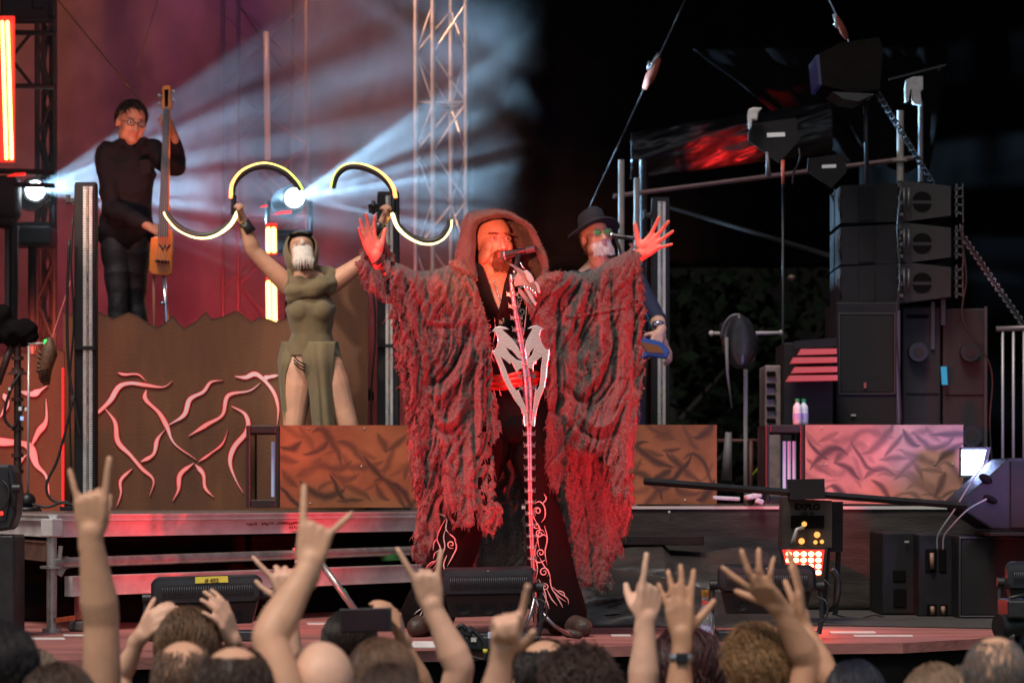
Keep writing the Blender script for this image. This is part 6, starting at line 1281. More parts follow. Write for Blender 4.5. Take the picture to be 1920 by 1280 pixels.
for i, (A_, dx, dy) in enumerate(((AL, -.05, -.15), (AR, .10, -.13))):
    mb = MB(); b = Vector((A_.x, A_.y, 0)); d_ = Vector((dx, dy, 0)); mb.capsule([b + Vector((0, .05, .055)), b + d_ * .4 + Vector((0, 0, .06)), b + d_ * 1.15 + Vector((0, 0, .042))], [.052, .052, .046], 14); mb.capsule([b + Vector((0, .0, .05)), b + Vector((0, 0, .22))], [.055, .058], 14)
    v, f, nn = fuse(mb, .007, 3); v[:, 2] = np.maximum(v[:, 2], .004); v = v + nn * (.004 * fnoise(v * 30, 2, 3))[:, None]; q = MB(); q.v = [tuple(p) for p in v]; q.f = f; q.m = [0] * len(f); bo = q.build('leather_boot', mat('brown_boot_leather', (.055, .032, .024), .5, var=.4, scale=20, bump=.4, bscale=90), sg, smooth=True)
    mb = MB(); mb.tube([b + d_ * .3 + Vector((-.06, 0, .09)), b + d_ * .45 + Vector((0, -.02, .125)), b + d_ * .3 + Vector((.06, 0, .09))], .008, 6); mb.build('boot_strap', MATS['brown_boot_leather'], bo, smooth=True)

from mathutils.bvhtree import BVHTree
def bvh_of(objs):
    V = []; Fc = []
    for o in objs:
        b = len(V); off = world_loc(o); V += [v.co + off for v in o.data.vertices]; Fc += [tuple(b + i for i in p.vertices) for p in o.data.polygons]
    return BVHTree.FromPolygons(V, Fc)
EYE = Vector((0, 0, CZ))
def drape(pts, bvh, fallback, off=.006):
    out = []; last = fallback
    for u, v in pts:
        d = (P(u, v, 10) - EYE).normalized(); h = bvh.ray_cast(EYE, d)
        if h[0] is not None and abs(h[0].y - fallback) < .5: last = h[0].y
        out.append(P(u, v, last - off))
    return out
def swirl(cx, cy, r, t0, turns, n=20): return [(cx + r * (1 - .85 * i / n) * math.cos(t0 + turns * 2 * math.pi * i / n), cy + r * (1 - .85 * i / n) * math.sin(t0 + turns * 2 * math.pi * i / n)) for i in range(n + 1)]
def embroider(name, curves, bvh, fb, w, mt, parent):
    mb = MB()
    for c in curves:
        pts = c if len(c) > 12 else [tuple(p) for p in smooth_path(c, 6)]
        q = drape(pts, bvh, fb); n = len(q); mb.tube(q, [w * min(1, .25 + 3 * i / n, .1 + 3 * (n - 1 - i) / n) for i in range(n)], 5, asp=1.0)
    return mb.build(name, mt, parent, smooth=True)
M_emb = mat('silver_embroidery_thread', (.62, .58, .55), .45, .2, var=.15, scale=80)
bv = bvh_of([vest])
C_ = [swirl(908, 566, 8, 0, 1.4), swirl(912, 590, 7, 2, -1.3), swirl(916, 612, 7, 1, 1.4), swirl(911, 634, 7, 3, -1.4), swirl(914, 655, 6, 0, 1.3), [(893, 541), (903, 548), (914, 560), (922, 580)], [(895, 546), (902, 556), (905, 575), (902, 592)], [(925, 585), (928, 605), (928, 625), (924, 645)], [(903, 594), (910, 602), (921, 600)], [(904, 618), (912, 625), (922, 622)], [(903, 640), (910, 646), (922, 645)], [(906, 662), (905, 680), (909, 700)], [(914, 665), (913, 685), (917, 698)], [(924, 650), (922, 668), (928, 680)], [(900, 552), (899, 572), (906, 584)], [(912, 550), (919, 566), (918, 584)],
      swirl(975, 562, 7, 1, 1.4), swirl(978, 584, 7, 3, -1.4), swirl(974, 604, 6, 0, 1.4), swirl(978, 624, 5, 2, -1.3), [(966, 550), (972, 575), (968, 598), (972, 620)], [(986, 552), (987, 575), (985, 600), (982, 630)], [(980, 548), (984, 560), (984, 572)]]
embroider('vest_embroidery', C_, bv, D - .15, .0026, M_emb, sg)
bt = bvh_of([tro])
C_ = [swirl(1008, 958, 9, 2, 1.3), swirl(1012, 1000, 9, 0, -1.4), swirl(1014, 1036, 8, 2, 1.4), swirl(1020, 1072, 10, 1, -1.6), swirl(1005, 985, 6, 0, 1.2), swirl(1022, 1100, 7, 4, 1.4),
      [(1001, 944), (1012, 940), (1021, 950), (1022, 968), (1014, 980)], [(1003, 975), (1012, 990), (1008, 1010), (1012, 1030)], [(1021, 985), (1026, 1010), (1022, 1035), (1026, 1060)], [(1006, 1015), (1003, 1040), (1008, 1065), (1004, 1090)], [(1012, 1045), (1020, 1060), (1030, 1075), (1034, 1100)],
      [(1010, 1085), (1018, 1100), (1024, 1120), (1020, 1140)], [(1030, 1085), (1036, 1105), (1048, 1118), (1062, 1128)], [(1026, 1105), (1034, 1122), (1046, 1136)], [(1036, 1100), (1050, 1112), (1064, 1122), (1066, 1134)], [(1018, 1110), (1026, 1128), (1030, 1142)], [(1040, 1112), (1050, 1128), (1056, 1140)], [(1014, 1104), (1012, 1120), (1018, 1132)], [(1044, 1106), (1056, 1110), (1060, 1120)], [(1008, 952), (1000, 965), (1006, 980)],
      [(1016, 945), (1024, 935), (1020, 925)], [(1000, 1000), (1010, 1006), (1020, 1002), (1028, 1010)], [(1002, 1050), (1012, 1054), (1024, 1048)]]
embroider('trouser_embroidery', C_, bt, D - .12, .0030, M_emb, sg)
C_ = [[(820, 962), (832, 966), (838, 975), (836, 990), (842, 1000)], [(808, 1072), (800, 1100), (792, 1125), (790, 1142)], [(836, 972), (826, 990), (820, 1010), (826, 1030), (818, 1050), (800, 1066)], [(838, 985), (832, 1005), (834, 1025), (826, 1045), (808, 1072)], [(820, 1008), (814, 1018), (812, 1032)], [(826, 1030), (816, 1036), (812, 1048)], swirl(846, 1020, 8, 1, 1.3), [(852, 1010), (856, 1026), (848, 1044), (838, 1062)], [(842, 1000), (850, 1006), (856, 1014)], [(818, 1050), (806, 1056), (796, 1068)], [(838, 1040), (832, 1058), (836, 1074)],
      [(790, 1140), (782, 1146), (776, 1152)], [(792, 1144), (787, 1154), (778, 1158)], [(794, 1138), (796, 1152), (790, 1160)]]
embroider('left_leg_embroidery', C_, bt, D - .12, .0032, M_emb, sg)
C_ = [[(925, 728), (929, 742), (936, 752)], [(926, 735), (924, 748), (931, 760)], [(936, 730), (940, 742), (948, 750)], [(937, 740), (934, 750), (941, 757)]]
embroider('belt_embroidery', C_, bt, D - .15, .0024, M_emb, sg)
mb = MB(); nk2 = smooth_path([(926, 528), (932, 545), (938, 566), (942, 586)], 6)
bb_ = bvh_of([sbody, vest])
q = drape(nk2 + [tuple(p) for p in smooth_path([(943, 585), (948, 560), (950, 535)], 6)], bb_, D - .1, .012)
for i, p in enumerate(q[::1]): mb.ell(p, (.0052, .0052, .0058), nu=8, nv=6)
mb.build('bead_necklace', mat('bright_steel', (.55, .55, .58), .25, .9), sg, smooth=True)
# bracelets
X, Y, Z = frame_of(Vector(WL) - Vector(EL)); mb = MB(); rs_ = np.random.RandomState(2)
for k, (s, r) in enumerate(((-.004, .031), (-.016, .032), (-.032, .0335))):
    c = Vector(WL) + Z * s
    if k < 2:
        for a in np.linspace(0, 2 * math.pi, 20, endpoint=False): mb.ell(c + X * math.cos(a) * r + Y * math.sin(a) * r, (.0062,) * 3, nu=8, nv=6)
    else: mb.tube([c + X * math.cos(a) * r + Y * math.sin(a) * r for a in np.linspace(0, 2 * math.pi, 20, endpoint=False)], .004, 6, closed=True)
mb.build('bead_bracelets', mat('dark_beads', (.05, .035, .035), .25, .3, var=.9, scale=90), sg, smooth=True)
mb = MB(); c = Vector(WL) - Z * .055; mb.tube([c + X * math.cos(a) * .036 + Y * math.sin(a) * .036 for a in np.linspace(0, 2 * math.pi, 24, endpoint=False)], .010, 8, closed=True, asp=.5); mb.build('leather_cuff', MATS['black_leather'], sg, smooth=True)

# ---------------------------------------------------------------- the robe
M_wool = vmat('shaggy_wool', .92, .9, 330); _b = M_wool.node_tree.nodes['Principled BSDF']; _b.inputs['Sheen Weight'].default_value = .22; _b.inputs['Sheen Roughness'].default_value = .5
M_wool.node_tree.nodes['Bump'].inputs['Distance'].default_value = .016
robe = thing('robe', None, None); robe.parent = sg; robe.location = (0, 0, 0); del_ = None
def inside(px, py, poly):
    poly = np.array(poly, float); r = np.zeros(px.shape, bool); n = len(poly); j = n - 1
    for i in range(n):
        xi, yi = poly[i][:2]; xj, yj = poly[j][:2]; c = ((yi > py) != (yj > py)) & (px < (xj - xi) * (py - yi) / ((yj - yi) or 1e-9) + xi); r ^= c; j = i
    return r
def rag_panel(name, outline, yfn, folds, seed, pitch=2.0, rag=7.0, holes=.0, holeband=32, noise=.010, fuzz=9000, fringe=.36, flow=(1.0, .10, .0), parent=None, tone=1.0, fl=1.0, curl=.02):
    o = [(p[0], p[1]) for p in outline]; rg = [(p[2] if len(p) > 2 else 1.0) for p in outline]; us = [p[0] for p in o]; vs = [p[1] for p in o]
    U, V = np.meshgrid(np.arange(min(us) - 14, max(us) + 14, pitch), np.arange(min(vs) - 14, max(vs) + 14, pitch)); w = U.shape[1]; h = U.shape[0]; U = U.ravel(); V = V.ravel()
    ds, T = segdist(U, V, o + [o[0]]); ins = inside(U, V, o); sd = np.where(ins, ds, -ds)
    L = np.array([math.dist(o[i], o[(i + 1) % len(o)]) for i in range(len(o))]); cum = np.r_[0, np.cumsum(L)] / L.sum(); rr = np.interp(T, cum, rg + [rg[0]])
    q = np.stack([U, V, U * 0 + seed * 3.3], 1); n1 = fnoise(q / 9.0, 3, seed); n2 = fnoise(q / 24.0, 2, seed + 2); sdn = sd + rr * rag * (n1 * 1.3 + n2 * 1.1)
    hole = (fnoise(q / np.array([9.0, 17.0, 1]), 2, seed + 9) > .50 - holes) & (sd < holeband) & (rr > .5) if holes > 0 else np.zeros(len(U), bool)
    keep = (sdn > 0) & ~hole
    y = yfn(U, V)
    warp = 16 * fnoise(q / 60.0, 2, seed + 5); s = U * flow[0] + V * flow[1]
    rid = fnoise(np.stack([(s + warp) / 17.0, V / 150.0, U * 0 + seed], 1), 2, seed + 7); rid2 = fnoise(np.stack([(s + warp) / 7.0, V / 60.0, U * 0 + seed], 1), 2, seed + 11)
    rid3 = 1 - 2 * np.abs(fnoise(np.stack([(s + warp * 1.4 + V * .25) / 10.0, V / 70.0, U * 0 + seed + 4], 1), 2, seed + 13)); y = y - fl * (.022 * (1 - 2 * np.abs(rid)) + .016 * rid3 + .008 * rid2)
    for pts, amp, wd in folds:
        pp = smooth_path(pts, 4); d_, t_ = segdist(U + .35 * warp * .5, V, pp); y = y - amp * .82 * np.exp(-(d_ / (wd * .8)) ** 1.35) * np.sin(np.pi * np.clip(t_ * .9 + .05, 0, 1)) ** .5
    y = y + noise * .7 * fnoise(q / 5.0, 2, seed + 20) + noise * .9 * fnoise(q / 14.0, 2, seed + 21) + curl * np.exp(-np.clip(sd, 0, 99) / 5.0)
    pts = np.stack([(U - 960) * y / FPX, y, CZ + (HV - V) * y / FPX], 1)
    idx = np.arange(len(U)).reshape(h, w); a = idx[:-1, :-1].ravel(); b = idx[1:, :-1].ravel(); c = idx[1:, 1:].ravel(); d = idx[:-1, 1:].ravel(); k = keep[a] & keep[b] & keep[c] & keep[d]; quads = np.stack([a, b, c, d], 1)[k]
    used = np.unique(quads); mp = -np.ones(len(U), int); mp[used] = np.arange(len(used)); quads = mp[quads]; P_ = pts[used]
    g1 = fnoise(P_ * np.array([9, 9, 9]), 3, seed + 30); g2 = fnoise(P_ * 130, 2, seed + 31); col = np.array([.088, .074, .066]) * (1 + .35 * g1 + .9 * g2)[:, None] * tone
    mb = MB(); mb.v = [tuple(p) for p in P_]; mb.f = [tuple(q_) for q_ in quads]; mb.m = [0] * len(mb.f)
    rs = np.random.RandomState(seed); cl = [col]
    A_ = P_[quads[:, 0]]; nrm = np.cross(P_[quads[:, 1]] - A_, P_[quads[:, 3]] - A_); nrm /= np.linalg.norm(nrm, axis=1)[:, None] + 1e-12; nrm[nrm[:, 1] > 0] *= -1
    if fuzz:
        i = rs.randint(0, len(quads), fuzz); p = A_[i] + rs.uniform(-.5, .5, (fuzz, 3)) * .006; n = nrm[i]; t = rs.normal(size=(fuzz, 3)) + np.array([0, 0, -.7]); t -= n * (t * n).sum(1)[:, None] * .8; t /= np.linalg.norm(t, axis=1)[:, None]
        Lf = rs.uniform(.004, .012, fuzz)[:, None]; wv = np.cross(t, n) * rs.uniform(.0008, .0016, fuzz)[:, None]; m = p + t * Lf * .5 + n * Lf * .22; e = p + t * Lf + n * Lf * rs.uniform(.0, .3, fuzz)[:, None]
        b0 = len(mb.v); vv = np.stack([p - wv, p + wv, m + wv * .8, m - wv * .8, e], 1).reshape(-1, 3); mb.v += [tuple(x) for x in vv]
        ff = []
        for j in range(fuzz): z = b0 + j * 5; ff += [(z, z + 1, z + 2, z + 3), (z + 3, z + 2, z + 4)]
        mb.f += ff; mb.m += [0] * len(ff); cl.append(np.repeat(np.array([.15, .13, .115]) * rs.uniform(.3, 2.2, fuzz)[:, None] * tone, 5, 0))
    # loose threads at the torn edges
    cnt = {}
    for q_ in quads:
        for x, z in ((0, 1), (1, 2), (2, 3), (3, 0)): e = (min(q_[x], q_[z]), max(q_[x], q_[z])); cnt[e] = cnt.get(e, 0) + 1
    bd = [e for e, n in cnt.items() if n == 1]; rim_r = rr[used]; cen = P_.mean(0); sdu = sd[used]
    for e in bd:
        if rs.rand() > fringe * min(1, rim_r[e[0]] + .15): continue
        p = P_[e[0]]; out_ = p - cen; out_[1] = 0; out_ /= np.linalg.norm(out_) + 1e-9; L_ = rs.uniform(.008, .026) * (1.9 if rs.rand() < .10 else .8); dirn = out_ * rs.uniform(.1, .9) + np.array([rs.uniform(-.5, .5), rs.uniform(-.8, .2), -rs.uniform(.2, 1.0)]); dirn /= np.linalg.norm(dirn)
        p1 = p + dirn * L_ * .5; p2 = p + dirn * L_ * .85 + np.array([rs.uniform(-.2, .2) * L_, 0, -L_ * .4]); r_ = rs.uniform(.0012, .0024); b0 = len(mb.v); mb.tube([p, p1, p2], [r_, r_ * .8, r_ * .3], 3, cap=False); cl.append(np.tile(np.array([.12, .10, .088]) * rs.uniform(.4, 1.8) * tone, (len(mb.v) - b0, 1)))
    ob = mb.build(name, M_wool, parent, smooth=True); paint(ob, np.clip(np.vstack(cl), .01, .6)); return ob
sm_ = lambda x, a, b: np.clip((x - a) / (b - a), 0, 1) ** 2 * (3 - 2 * np.clip((x - a) / (b - a), 0, 1))
# front layer, viewer's left
def yL(U, V):
    armtop = np.interp(U, [671, 700, 740, 790, 840, 900, 950], [11.95, 11.96, 11.99, 12.03, 12.05, 12.04, 12.04]); dropv = V - np.interp(U, [671, 700, 740, 790, 840, 900], [470, 470, 492, 508, 500, 510]); roll = .13 * np.exp(-np.clip(dropv, 0, 400) / 7.0)
    return armtop + roll + .05 * sm_(V, 560, 800) * sm_(-U, -860, -720) - .05 * sm_(V, 700, 980) * sm_(U, 800, 880)
LSo = [(880, 505, .2), (868, 492, .2), (842, 497, .3), (815, 504, .3), (790, 508, .4), (765, 500, .4), (742, 488, .6), (725, 466, 1), (721, 500, .8), (712, 507, .6), (700, 501, .6), (688, 487, .6), (681, 464, .8), (674, 468, 1), (670, 500, 1), (684, 545, 1), (706, 558, 1), (726, 575, 1), (735, 620, 1), (739, 655, 1), (750, 705, 1), (757, 740, 1), (766, 790, 1), (770, 830, 1), (778, 905, 1), (783, 950, 1), (781, 990, 1), (773, 1012, 1), (773, 1045, 1), (784, 1058, 1), (799, 1060, 1), (802, 1030, 1), (800, 980, 1), (806, 950, 1), (812, 910, 1), (818, 865, 1), (822, 890, 1), (828, 925, 1), (837, 960, 1), (852, 994, 1), (872, 990, 1), (898, 988, 1), (922, 1006, 1), (934, 985, 1), (938, 960, 1), (931, 925, .8), (926, 880, .8), (925, 835, .8), (940, 803, 1), (934, 760, .6), (925, 720, .5), (923, 660, .4), (916, 607, .4), (906, 570, .3), (897, 540, .3)]
fL = [([(876, 615), (872, 640), (858, 675), (832, 712), (800, 722)], -.050, 7), ([(884, 640), (880, 672), (862, 706), (830, 740), (800, 738)], .045, 9), ([(800, 598), (830, 606), (862, 604), (886, 592)], .010, 5), ([(800, 606), (830, 614), (864, 612), (886, 600)], -.012, 5), ([(812, 506), (828, 530), (842, 566), (850, 590)], .030, 8), ([(792, 512), (800, 545), (808, 580)], -.028, 6), ([(758, 508), (774, 530), (790, 560), (796, 592)], .034, 8), ([(735, 500), (752, 540), (770, 590), (790, 660), (793, 720), (788, 800)], .040, 9), ([(724, 521), (742, 575), (762, 640), (775, 700), (778, 780)], -.034, 6),
      ([(900, 600), (904, 680), (902, 780), (908, 880)], .040, 9), ([(888, 620), (890, 700), (888, 800), (890, 900)], -.036, 6), ([(912, 640), (914, 740), (920, 820)], -.028, 5), ([(812, 760), (822, 785), (845, 792), (870, 760), (880, 720)], .040, 8), ([(808, 776), (824, 806), (850, 810), (874, 780)], -.036, 6), ([(826, 800), (836, 850), (846, 920), (852, 980)], .032, 8), ([(858, 800), (868, 870), (872, 950)], -.030, 6), ([(880, 800), (886, 880), (890, 970)], .032, 7), ([(700, 520), (706, 545), (722, 565)], .03, 6), ([(840, 505), (862, 525), (884, 560), (894, 600)], -.030, 6), ([(868, 505), (882, 535), (896, 575), (902, 610)], .030, 7), ([(770, 800), (782, 870), (790, 950), (790, 1020)], .03, 8)]
rag_panel('robe_sleeve_front', LSo, yL, fL, 3, holes=.12, parent=robe, fuzz=15000)
# torn strip standing proud along the outer sleeve
rag_panel('torn_strip', [(722, 520), (735, 515), (752, 560), (772, 610), (792, 690), (797, 760), (795, 860), (800, 940), (788, 985), (776, 900), (768, 800), (757, 700), (742, 620)], lambda U, V: 11.985 + .04 * sm_(V, 560, 800), [([(740, 560), (770, 680), (780, 800), (788, 900)], .03, 7)], 17, holes=.22, holeband=60, parent=robe, fuzz=4000, fringe=.8, rag=10)
# cuff lining behind the wrist and the back layer of that sleeve
rag_panel('cuff_back', [(676, 452), (690, 446), (715, 448), (732, 462), (752, 500), (745, 560), (705, 556), (686, 540), (674, 500)], lambda U, V: 12.14 + 0 * U, [], 21, parent=robe, fuzz=2500, tone=.7)
rag_panel('robe_back_left', [(760, 520), (930, 520), (975, 780), (985, 860), (975, 930), (985, 970), (986, 1060), (984, 1120), (940, 1128), (900, 1122), (860, 1108), (820, 1082), (792, 1068), (774, 1040), (772, 1000), (782, 960), (768, 840), (752, 700), (740, 600)], lambda U, V: 12.42 - .05 * sm_(V, 800, 1100), [([(900, 900), (910, 1000), (915, 1110)], .04, 12), ([(940, 880), (950, 980), (955, 1110)], -.03, 10)], 25, parent=robe, fuzz=12000, fl=.7, tone=1.5)
# front layer, viewer's right
def yR(U, V):
    armtop = np.interp(U, [980, 1020, 1060, 1110, 1160, 1210], [12.05, 12.04, 12.04, 12.04, 12.00, 11.98]); dropv = V - np.interp(U, [1010, 1040, 1062, 1105, 1155, 1190], [512, 512, 508, 508, 480, 460]); roll = .13 * np.exp(-np.clip(dropv, 0, 400) / 7.0)
    return armtop + roll - .05 * sm_(V, 600, 900) * sm_(U, 1060, 1120) + .03 * sm_(V, 500, 620) * sm_(U, 1160, 1205)
RSo = [(1005, 522, .2), (1022, 512, .2), (1045, 511, .3), (1062, 507, .5), (1085, 512, .3), (1105, 508, .3), (1130, 492, .4), (1155, 480, .4), (1178, 467, .5), (1186, 452, 1), (1192, 462, 1), (1198, 480, 1), (1203, 515, 1), (1206, 550, 1), (1210, 600, 1), (1204, 640, 1), (1208, 680, 1), (1206, 720, 1), (1200, 760, 1), (1197, 800, 1), (1190, 835, 1), (1183, 870, 1), (1180, 905, 1), (1191, 945, 1), (1165, 948, 1), (1150, 930, 1), (1143, 880, 1), (1118, 848, 1), (1085, 852, 1), (1062, 834, 1), (1052, 850, 1), (1048, 918, 1), (1032, 908, 1), (1023, 860, .8), (1024, 800, .7), (1030, 770, .6), (1024, 735, .4), (1022, 700, .4), (1012, 650, .3), (1000, 615, .3), (988, 580, .3), (984, 545, .3)]
fR = [([(1149, 505), (1148, 540), (1146, 590), (1156, 660), (1150, 710), (1130, 745), (1092, 772)], -.046, 8), ([(1166, 500), (1168, 560), (1172, 640), (1168, 720), (1150, 780)], .040, 9), ([(1130, 520), (1128, 580), (1130, 650), (1118, 706), (1086, 738)], .042, 9), ([(1074, 508), (1060, 530), (1040, 545), (1020, 552)], .030, 6), ([(1060, 600), (1110, 592), (1160, 582), (1206, 574)], -.009, 3), ([(1060, 596), (1110, 588), (1160, 578), (1206, 570)], .014, 3), ([(1068, 730), (1084, 752), (1112, 742), (1136, 700), (1152, 640)], -.045, 7), ([(1064, 620), (1066, 680), (1062, 740), (1070, 800)], .040, 9), ([(1046, 560), (1050, 640), (1046, 720), (1044, 800), (1040, 890)], -.036, 6), ([(1032, 600), (1036, 680), (1036, 760), (1034, 860)], .036, 8), ([(1110, 520), (1090, 560), (1074, 600), (1064, 640)], .036, 8), ([(1100, 515), (1080, 548), (1056, 585), (1050, 610)], -.03, 6), ([(1186, 500), (1190, 600), (1188, 700), (1180, 800)], -.03, 6), ([(1090, 780), (1120, 800), (1150, 790), (1172, 750)], .036, 8), ([(1084, 800), (1116, 822), (1150, 815)], -.03, 6), ([(1006, 540), (1012, 580), (1020, 620), (1030, 660)], .03, 7), ([(1170, 780), (1172, 850), (1178, 930)], .03, 8)]
rag_panel('robe_sleeve_front', RSo, yR, fR, 5, holes=.12, parent=robe, fuzz=15000)
rag_panel('hanging_strip', [(1026, 770, .4), (1050, 780, .6), (1060, 830, 1), (1054, 880, 1), (1048, 924, 1), (1034, 915, 1), (1025, 870, .8)], lambda U, V: 11.99 + 0 * U, [([(1036, 780), (1042, 850), (1040, 910)], .03, 7)], 41, parent=robe, fuzz=2500, tone=.8)
rag_panel('robe_back_right', [(1008, 560, .1), (1190, 560, .3), (1198, 700, 1), (1186, 860, 1), (1190, 945, 1), (1178, 985, 1), (1176, 1005, 1), (1166, 1020, 1), (1162, 1045, 1), (1151, 1056, 1), (1148, 1080, 1), (1150, 1108, 1), (1135, 1110, 1), (1120, 1100, 1), (1100, 1098, 1), (1085, 1108, 1), (1066, 1120, 1), (1059, 1095, .6), (1055, 1060, .4), (1040, 1005, .4), (1030, 960, .4), (1023, 930, .4), (1019, 880, .3), (1016, 760, .1)], lambda U, V: 12.24 + .0 * U - .03 * sm_(V, 900, 1100), [([(1060, 900), (1070, 980), (1082, 1080)], .04, 12), ([(1090, 900), (1100, 990), (1112, 1090)], -.035, 10), ([(1130, 930), (1136, 1000), (1136, 1090)], .03, 10)], 27, parent=robe, fuzz=14000, fl=.7, noise=.012)
# wrist end of that sleeve, behind the hand
rag_panel('cuff_back', [(1150, 500), (1178, 470), (1192, 466), (1202, 480), (1206, 520), (1204, 570), (1160, 560)], lambda U, V: 12.22 + 0 * U, [], 23, parent=robe, fuzz=1500, tone=.7)
# hood
def ringpx(pts, n=56): 
    c = smooth_path(pts, 8); return c
hood_rings = [  # (depth, left bottom -> over the top -> right bottom)
    (12.06, [(896, 515), (890, 490), (891, 462), (893, 434), (901, 418), (922, 410), (948, 409), (972, 417), (990, 432), (1002, 455), (1012, 480), (1016, 505), (1008, 530)]),
    (12.03, [(890, 518), (880, 494), (880, 462), (884, 430), (895, 410), (920, 402), (950, 402), (978, 413), (998, 430), (1012, 454), (1022, 480), (1025, 506), (1014, 534)]),
    (12.07, [(884, 520), (870, 496), (868, 462), (875, 428), (888, 404), (917, 394), (946, 395), (976, 408), (1000, 428), (1016, 454), (1025, 480), (1028, 508), (1016, 540)]),
    (12.16, [(872, 520), (858, 494), (860, 460), (867, 428), (880, 403), (912, 393), (942, 395), (970, 408), (994, 428), (1010, 454), (1018, 482), (1022, 510), (1018, 545)]),
    (12.30, [(868, 520), (856, 492), (860, 458), (868, 428), (883, 406), (910, 398), (938, 401), (962, 412), (984, 432), (998, 456), (1006, 484), (1012, 512), (1015, 545)]),
    (12.42, [(880, 520), (872, 496), (876, 466), (884, 440), (896, 424), (916, 416), (938, 418), (956, 428), (970, 444), (980, 466), (988, 490), (994, 515), (1000, 545)]),
    (12.50, [(905, 520), (902, 500), (905, 480), (910, 464), (918, 454), (928, 450), (938, 451), (946, 456), (952, 466), (956, 478), (960, 492), (966, 512), (975, 540)])]
rings = [[P(u, v, d_) for u, v in smooth_path(pts, 9)] for d_, pts in hood_rings]
fine = []
for i in range(len(rings) - 1):
    for k in range(10): 
        ra = rings[max(i - 1, 0)]; rb = rings[i]; rc = rings[i + 1]; rd = rings[min(i + 2, len(rings) - 1)]; t = k / 10
        fine.append([.5 * ((2 * b_) + (c_ - a_) * t + (2 * a_ - 5 * b_ + 4 * c_ - d_) * t * t + (-a_ + 3 * b_ - 3 * c_ + d_) * t ** 3) for a_, b_, c_, d_ in zip(ra, rb, rc, rd)])
fine.append(rings[-1])
w = len(fine[0]); V_ = np.array([tuple(p) for r in fine for p in r]); cen = np.array(F(930, 470, .05)); nr = V_ - cen; nr /= np.linalg.norm(nr, axis=1)[:, None]
V_ = V_ + nr * (  .002 * fnoise(V_ * 90, 2, 3) + .020 * fnoise(V_ * np.array([16, 12, 9]), 2, 6))[:, None]
Fq = [(r * w + k, r * w + k + 1, (r + 1) * w + k + 1, (r + 1) * w + k) for r in range(len(fine) - 1) for k in range(w - 1)]
mb = MB(); mb.add(V_, Fq); cl = [np.array([.058, .050, .045]) * (1 + .35 * fnoise(V_ * 9, 3, 4) + .9 * fnoise(V_ * 130, 2, 5))[:, None]]
rs = np.random.RandomState(9)
for _ in range(9000):
    f = Fq[rs.randint(len(Fq))]; p = (V_[f[0]] + V_[f[2]]) / 2 + rs.uniform(-.004, .004, 3); n = nr[f[0]] * (1 if rs.rand() < .75 else -1); t = rs.normal(size=3); t /= np.linalg.norm(t); L_ = rs.uniform(.005, .010); wv = np.cross(t, n) * .0006; b0 = len(mb.v)
    mb.add([p - wv, p + wv, p + t * L_ * .5 + n * L_ * .5, p + t * L_ + n * L_ * .3], [(0, 1, 2), (2, 1, 3)]); cl.append(np.tile(np.array([.09, .078, .07]) * rs.uniform(.3, 2.2), (4, 1)))
hd = mb.build('hood', M_wool, robe, smooth=True); paint(hd, np.clip(np.vstack(cl), .01, .6))
# folds of the hood gathered on the shoulders
rag_panel('hood_collar_fold', [(842, 492, .4), (858, 484, .2), (880, 500, .2), (896, 512, .3), (896, 530, .3), (886, 524, .3), (868, 514, .4), (850, 508, .5)], lambda U, V: 12.03 + .001 * (V - 490), [([(850, 498), (870, 506), (890, 522)], .02, 5)], 61, pitch=1.6, rag=3, parent=robe, fuzz=900, fringe=.25, fl=.3)
rag_panel('hood_collar_fold', [(1010, 520, .3), (1026, 510, .2), (1052, 508, .8), (1060, 512, .8), (1048, 532, .6), (1030, 552, .6), (1010, 566, .6), (992, 560, .5), (990, 545, .3)], lambda U, V: 12.0 + 0 * U, [([(1020, 520), (1012, 545), (1000, 560)], .02, 6)], 62, pitch=1.6, rag=3, parent=robe, fuzz=1200, fringe=.25, fl=.3)

# ---------------------------------------------------------------- microphone and its dragon stand
stand_mic('black handheld microphone clipped on the dragon stand at the mouth of the robed singer', P(938, 481, 12.035), (.93, -.34, .18), 12, .172, .0235)
st = thing('dragon_microphone_stand', 'silver dragon microphone stand with a spiny spine, winged plates and skull head', 'microphone stand', P(1003, 1196, 11.95))
DS = 11.80
M_ds = mat('brushed_steel_plate', (.95, .95, .97), .21, .96, var=.05, scale=6, bump=.03, bscale=90)
M_ds2 = mat('satin_steel', (.34, .34, .35), .30, .92, var=.2, scale=10)
sp = smooth_path([(958, 515), (962, 555), (970, 600), (980, 655), (988, 705), (991, 745), (992, 790), (993, 850), (994, 920), (996, 990), (999, 1060), (1003, 1125), (1004, 1150)], 10)
rr_ = [np.interp(p[1], [515, 600, 660, 705, 740, 780, 820, 1000, 1150], [4.5, 5.5, 6.5, 10, 10, 6.5, 4.6, 4.4, 4.2]) * PX(DS) for p in sp]
mb = MB(); mb.tube([P(p[0], p[1], DS) for p in sp], rr_, 14); mb.build('spine_tube', M_ds2, st, smooth=True)
k = 0; vv = 548.0
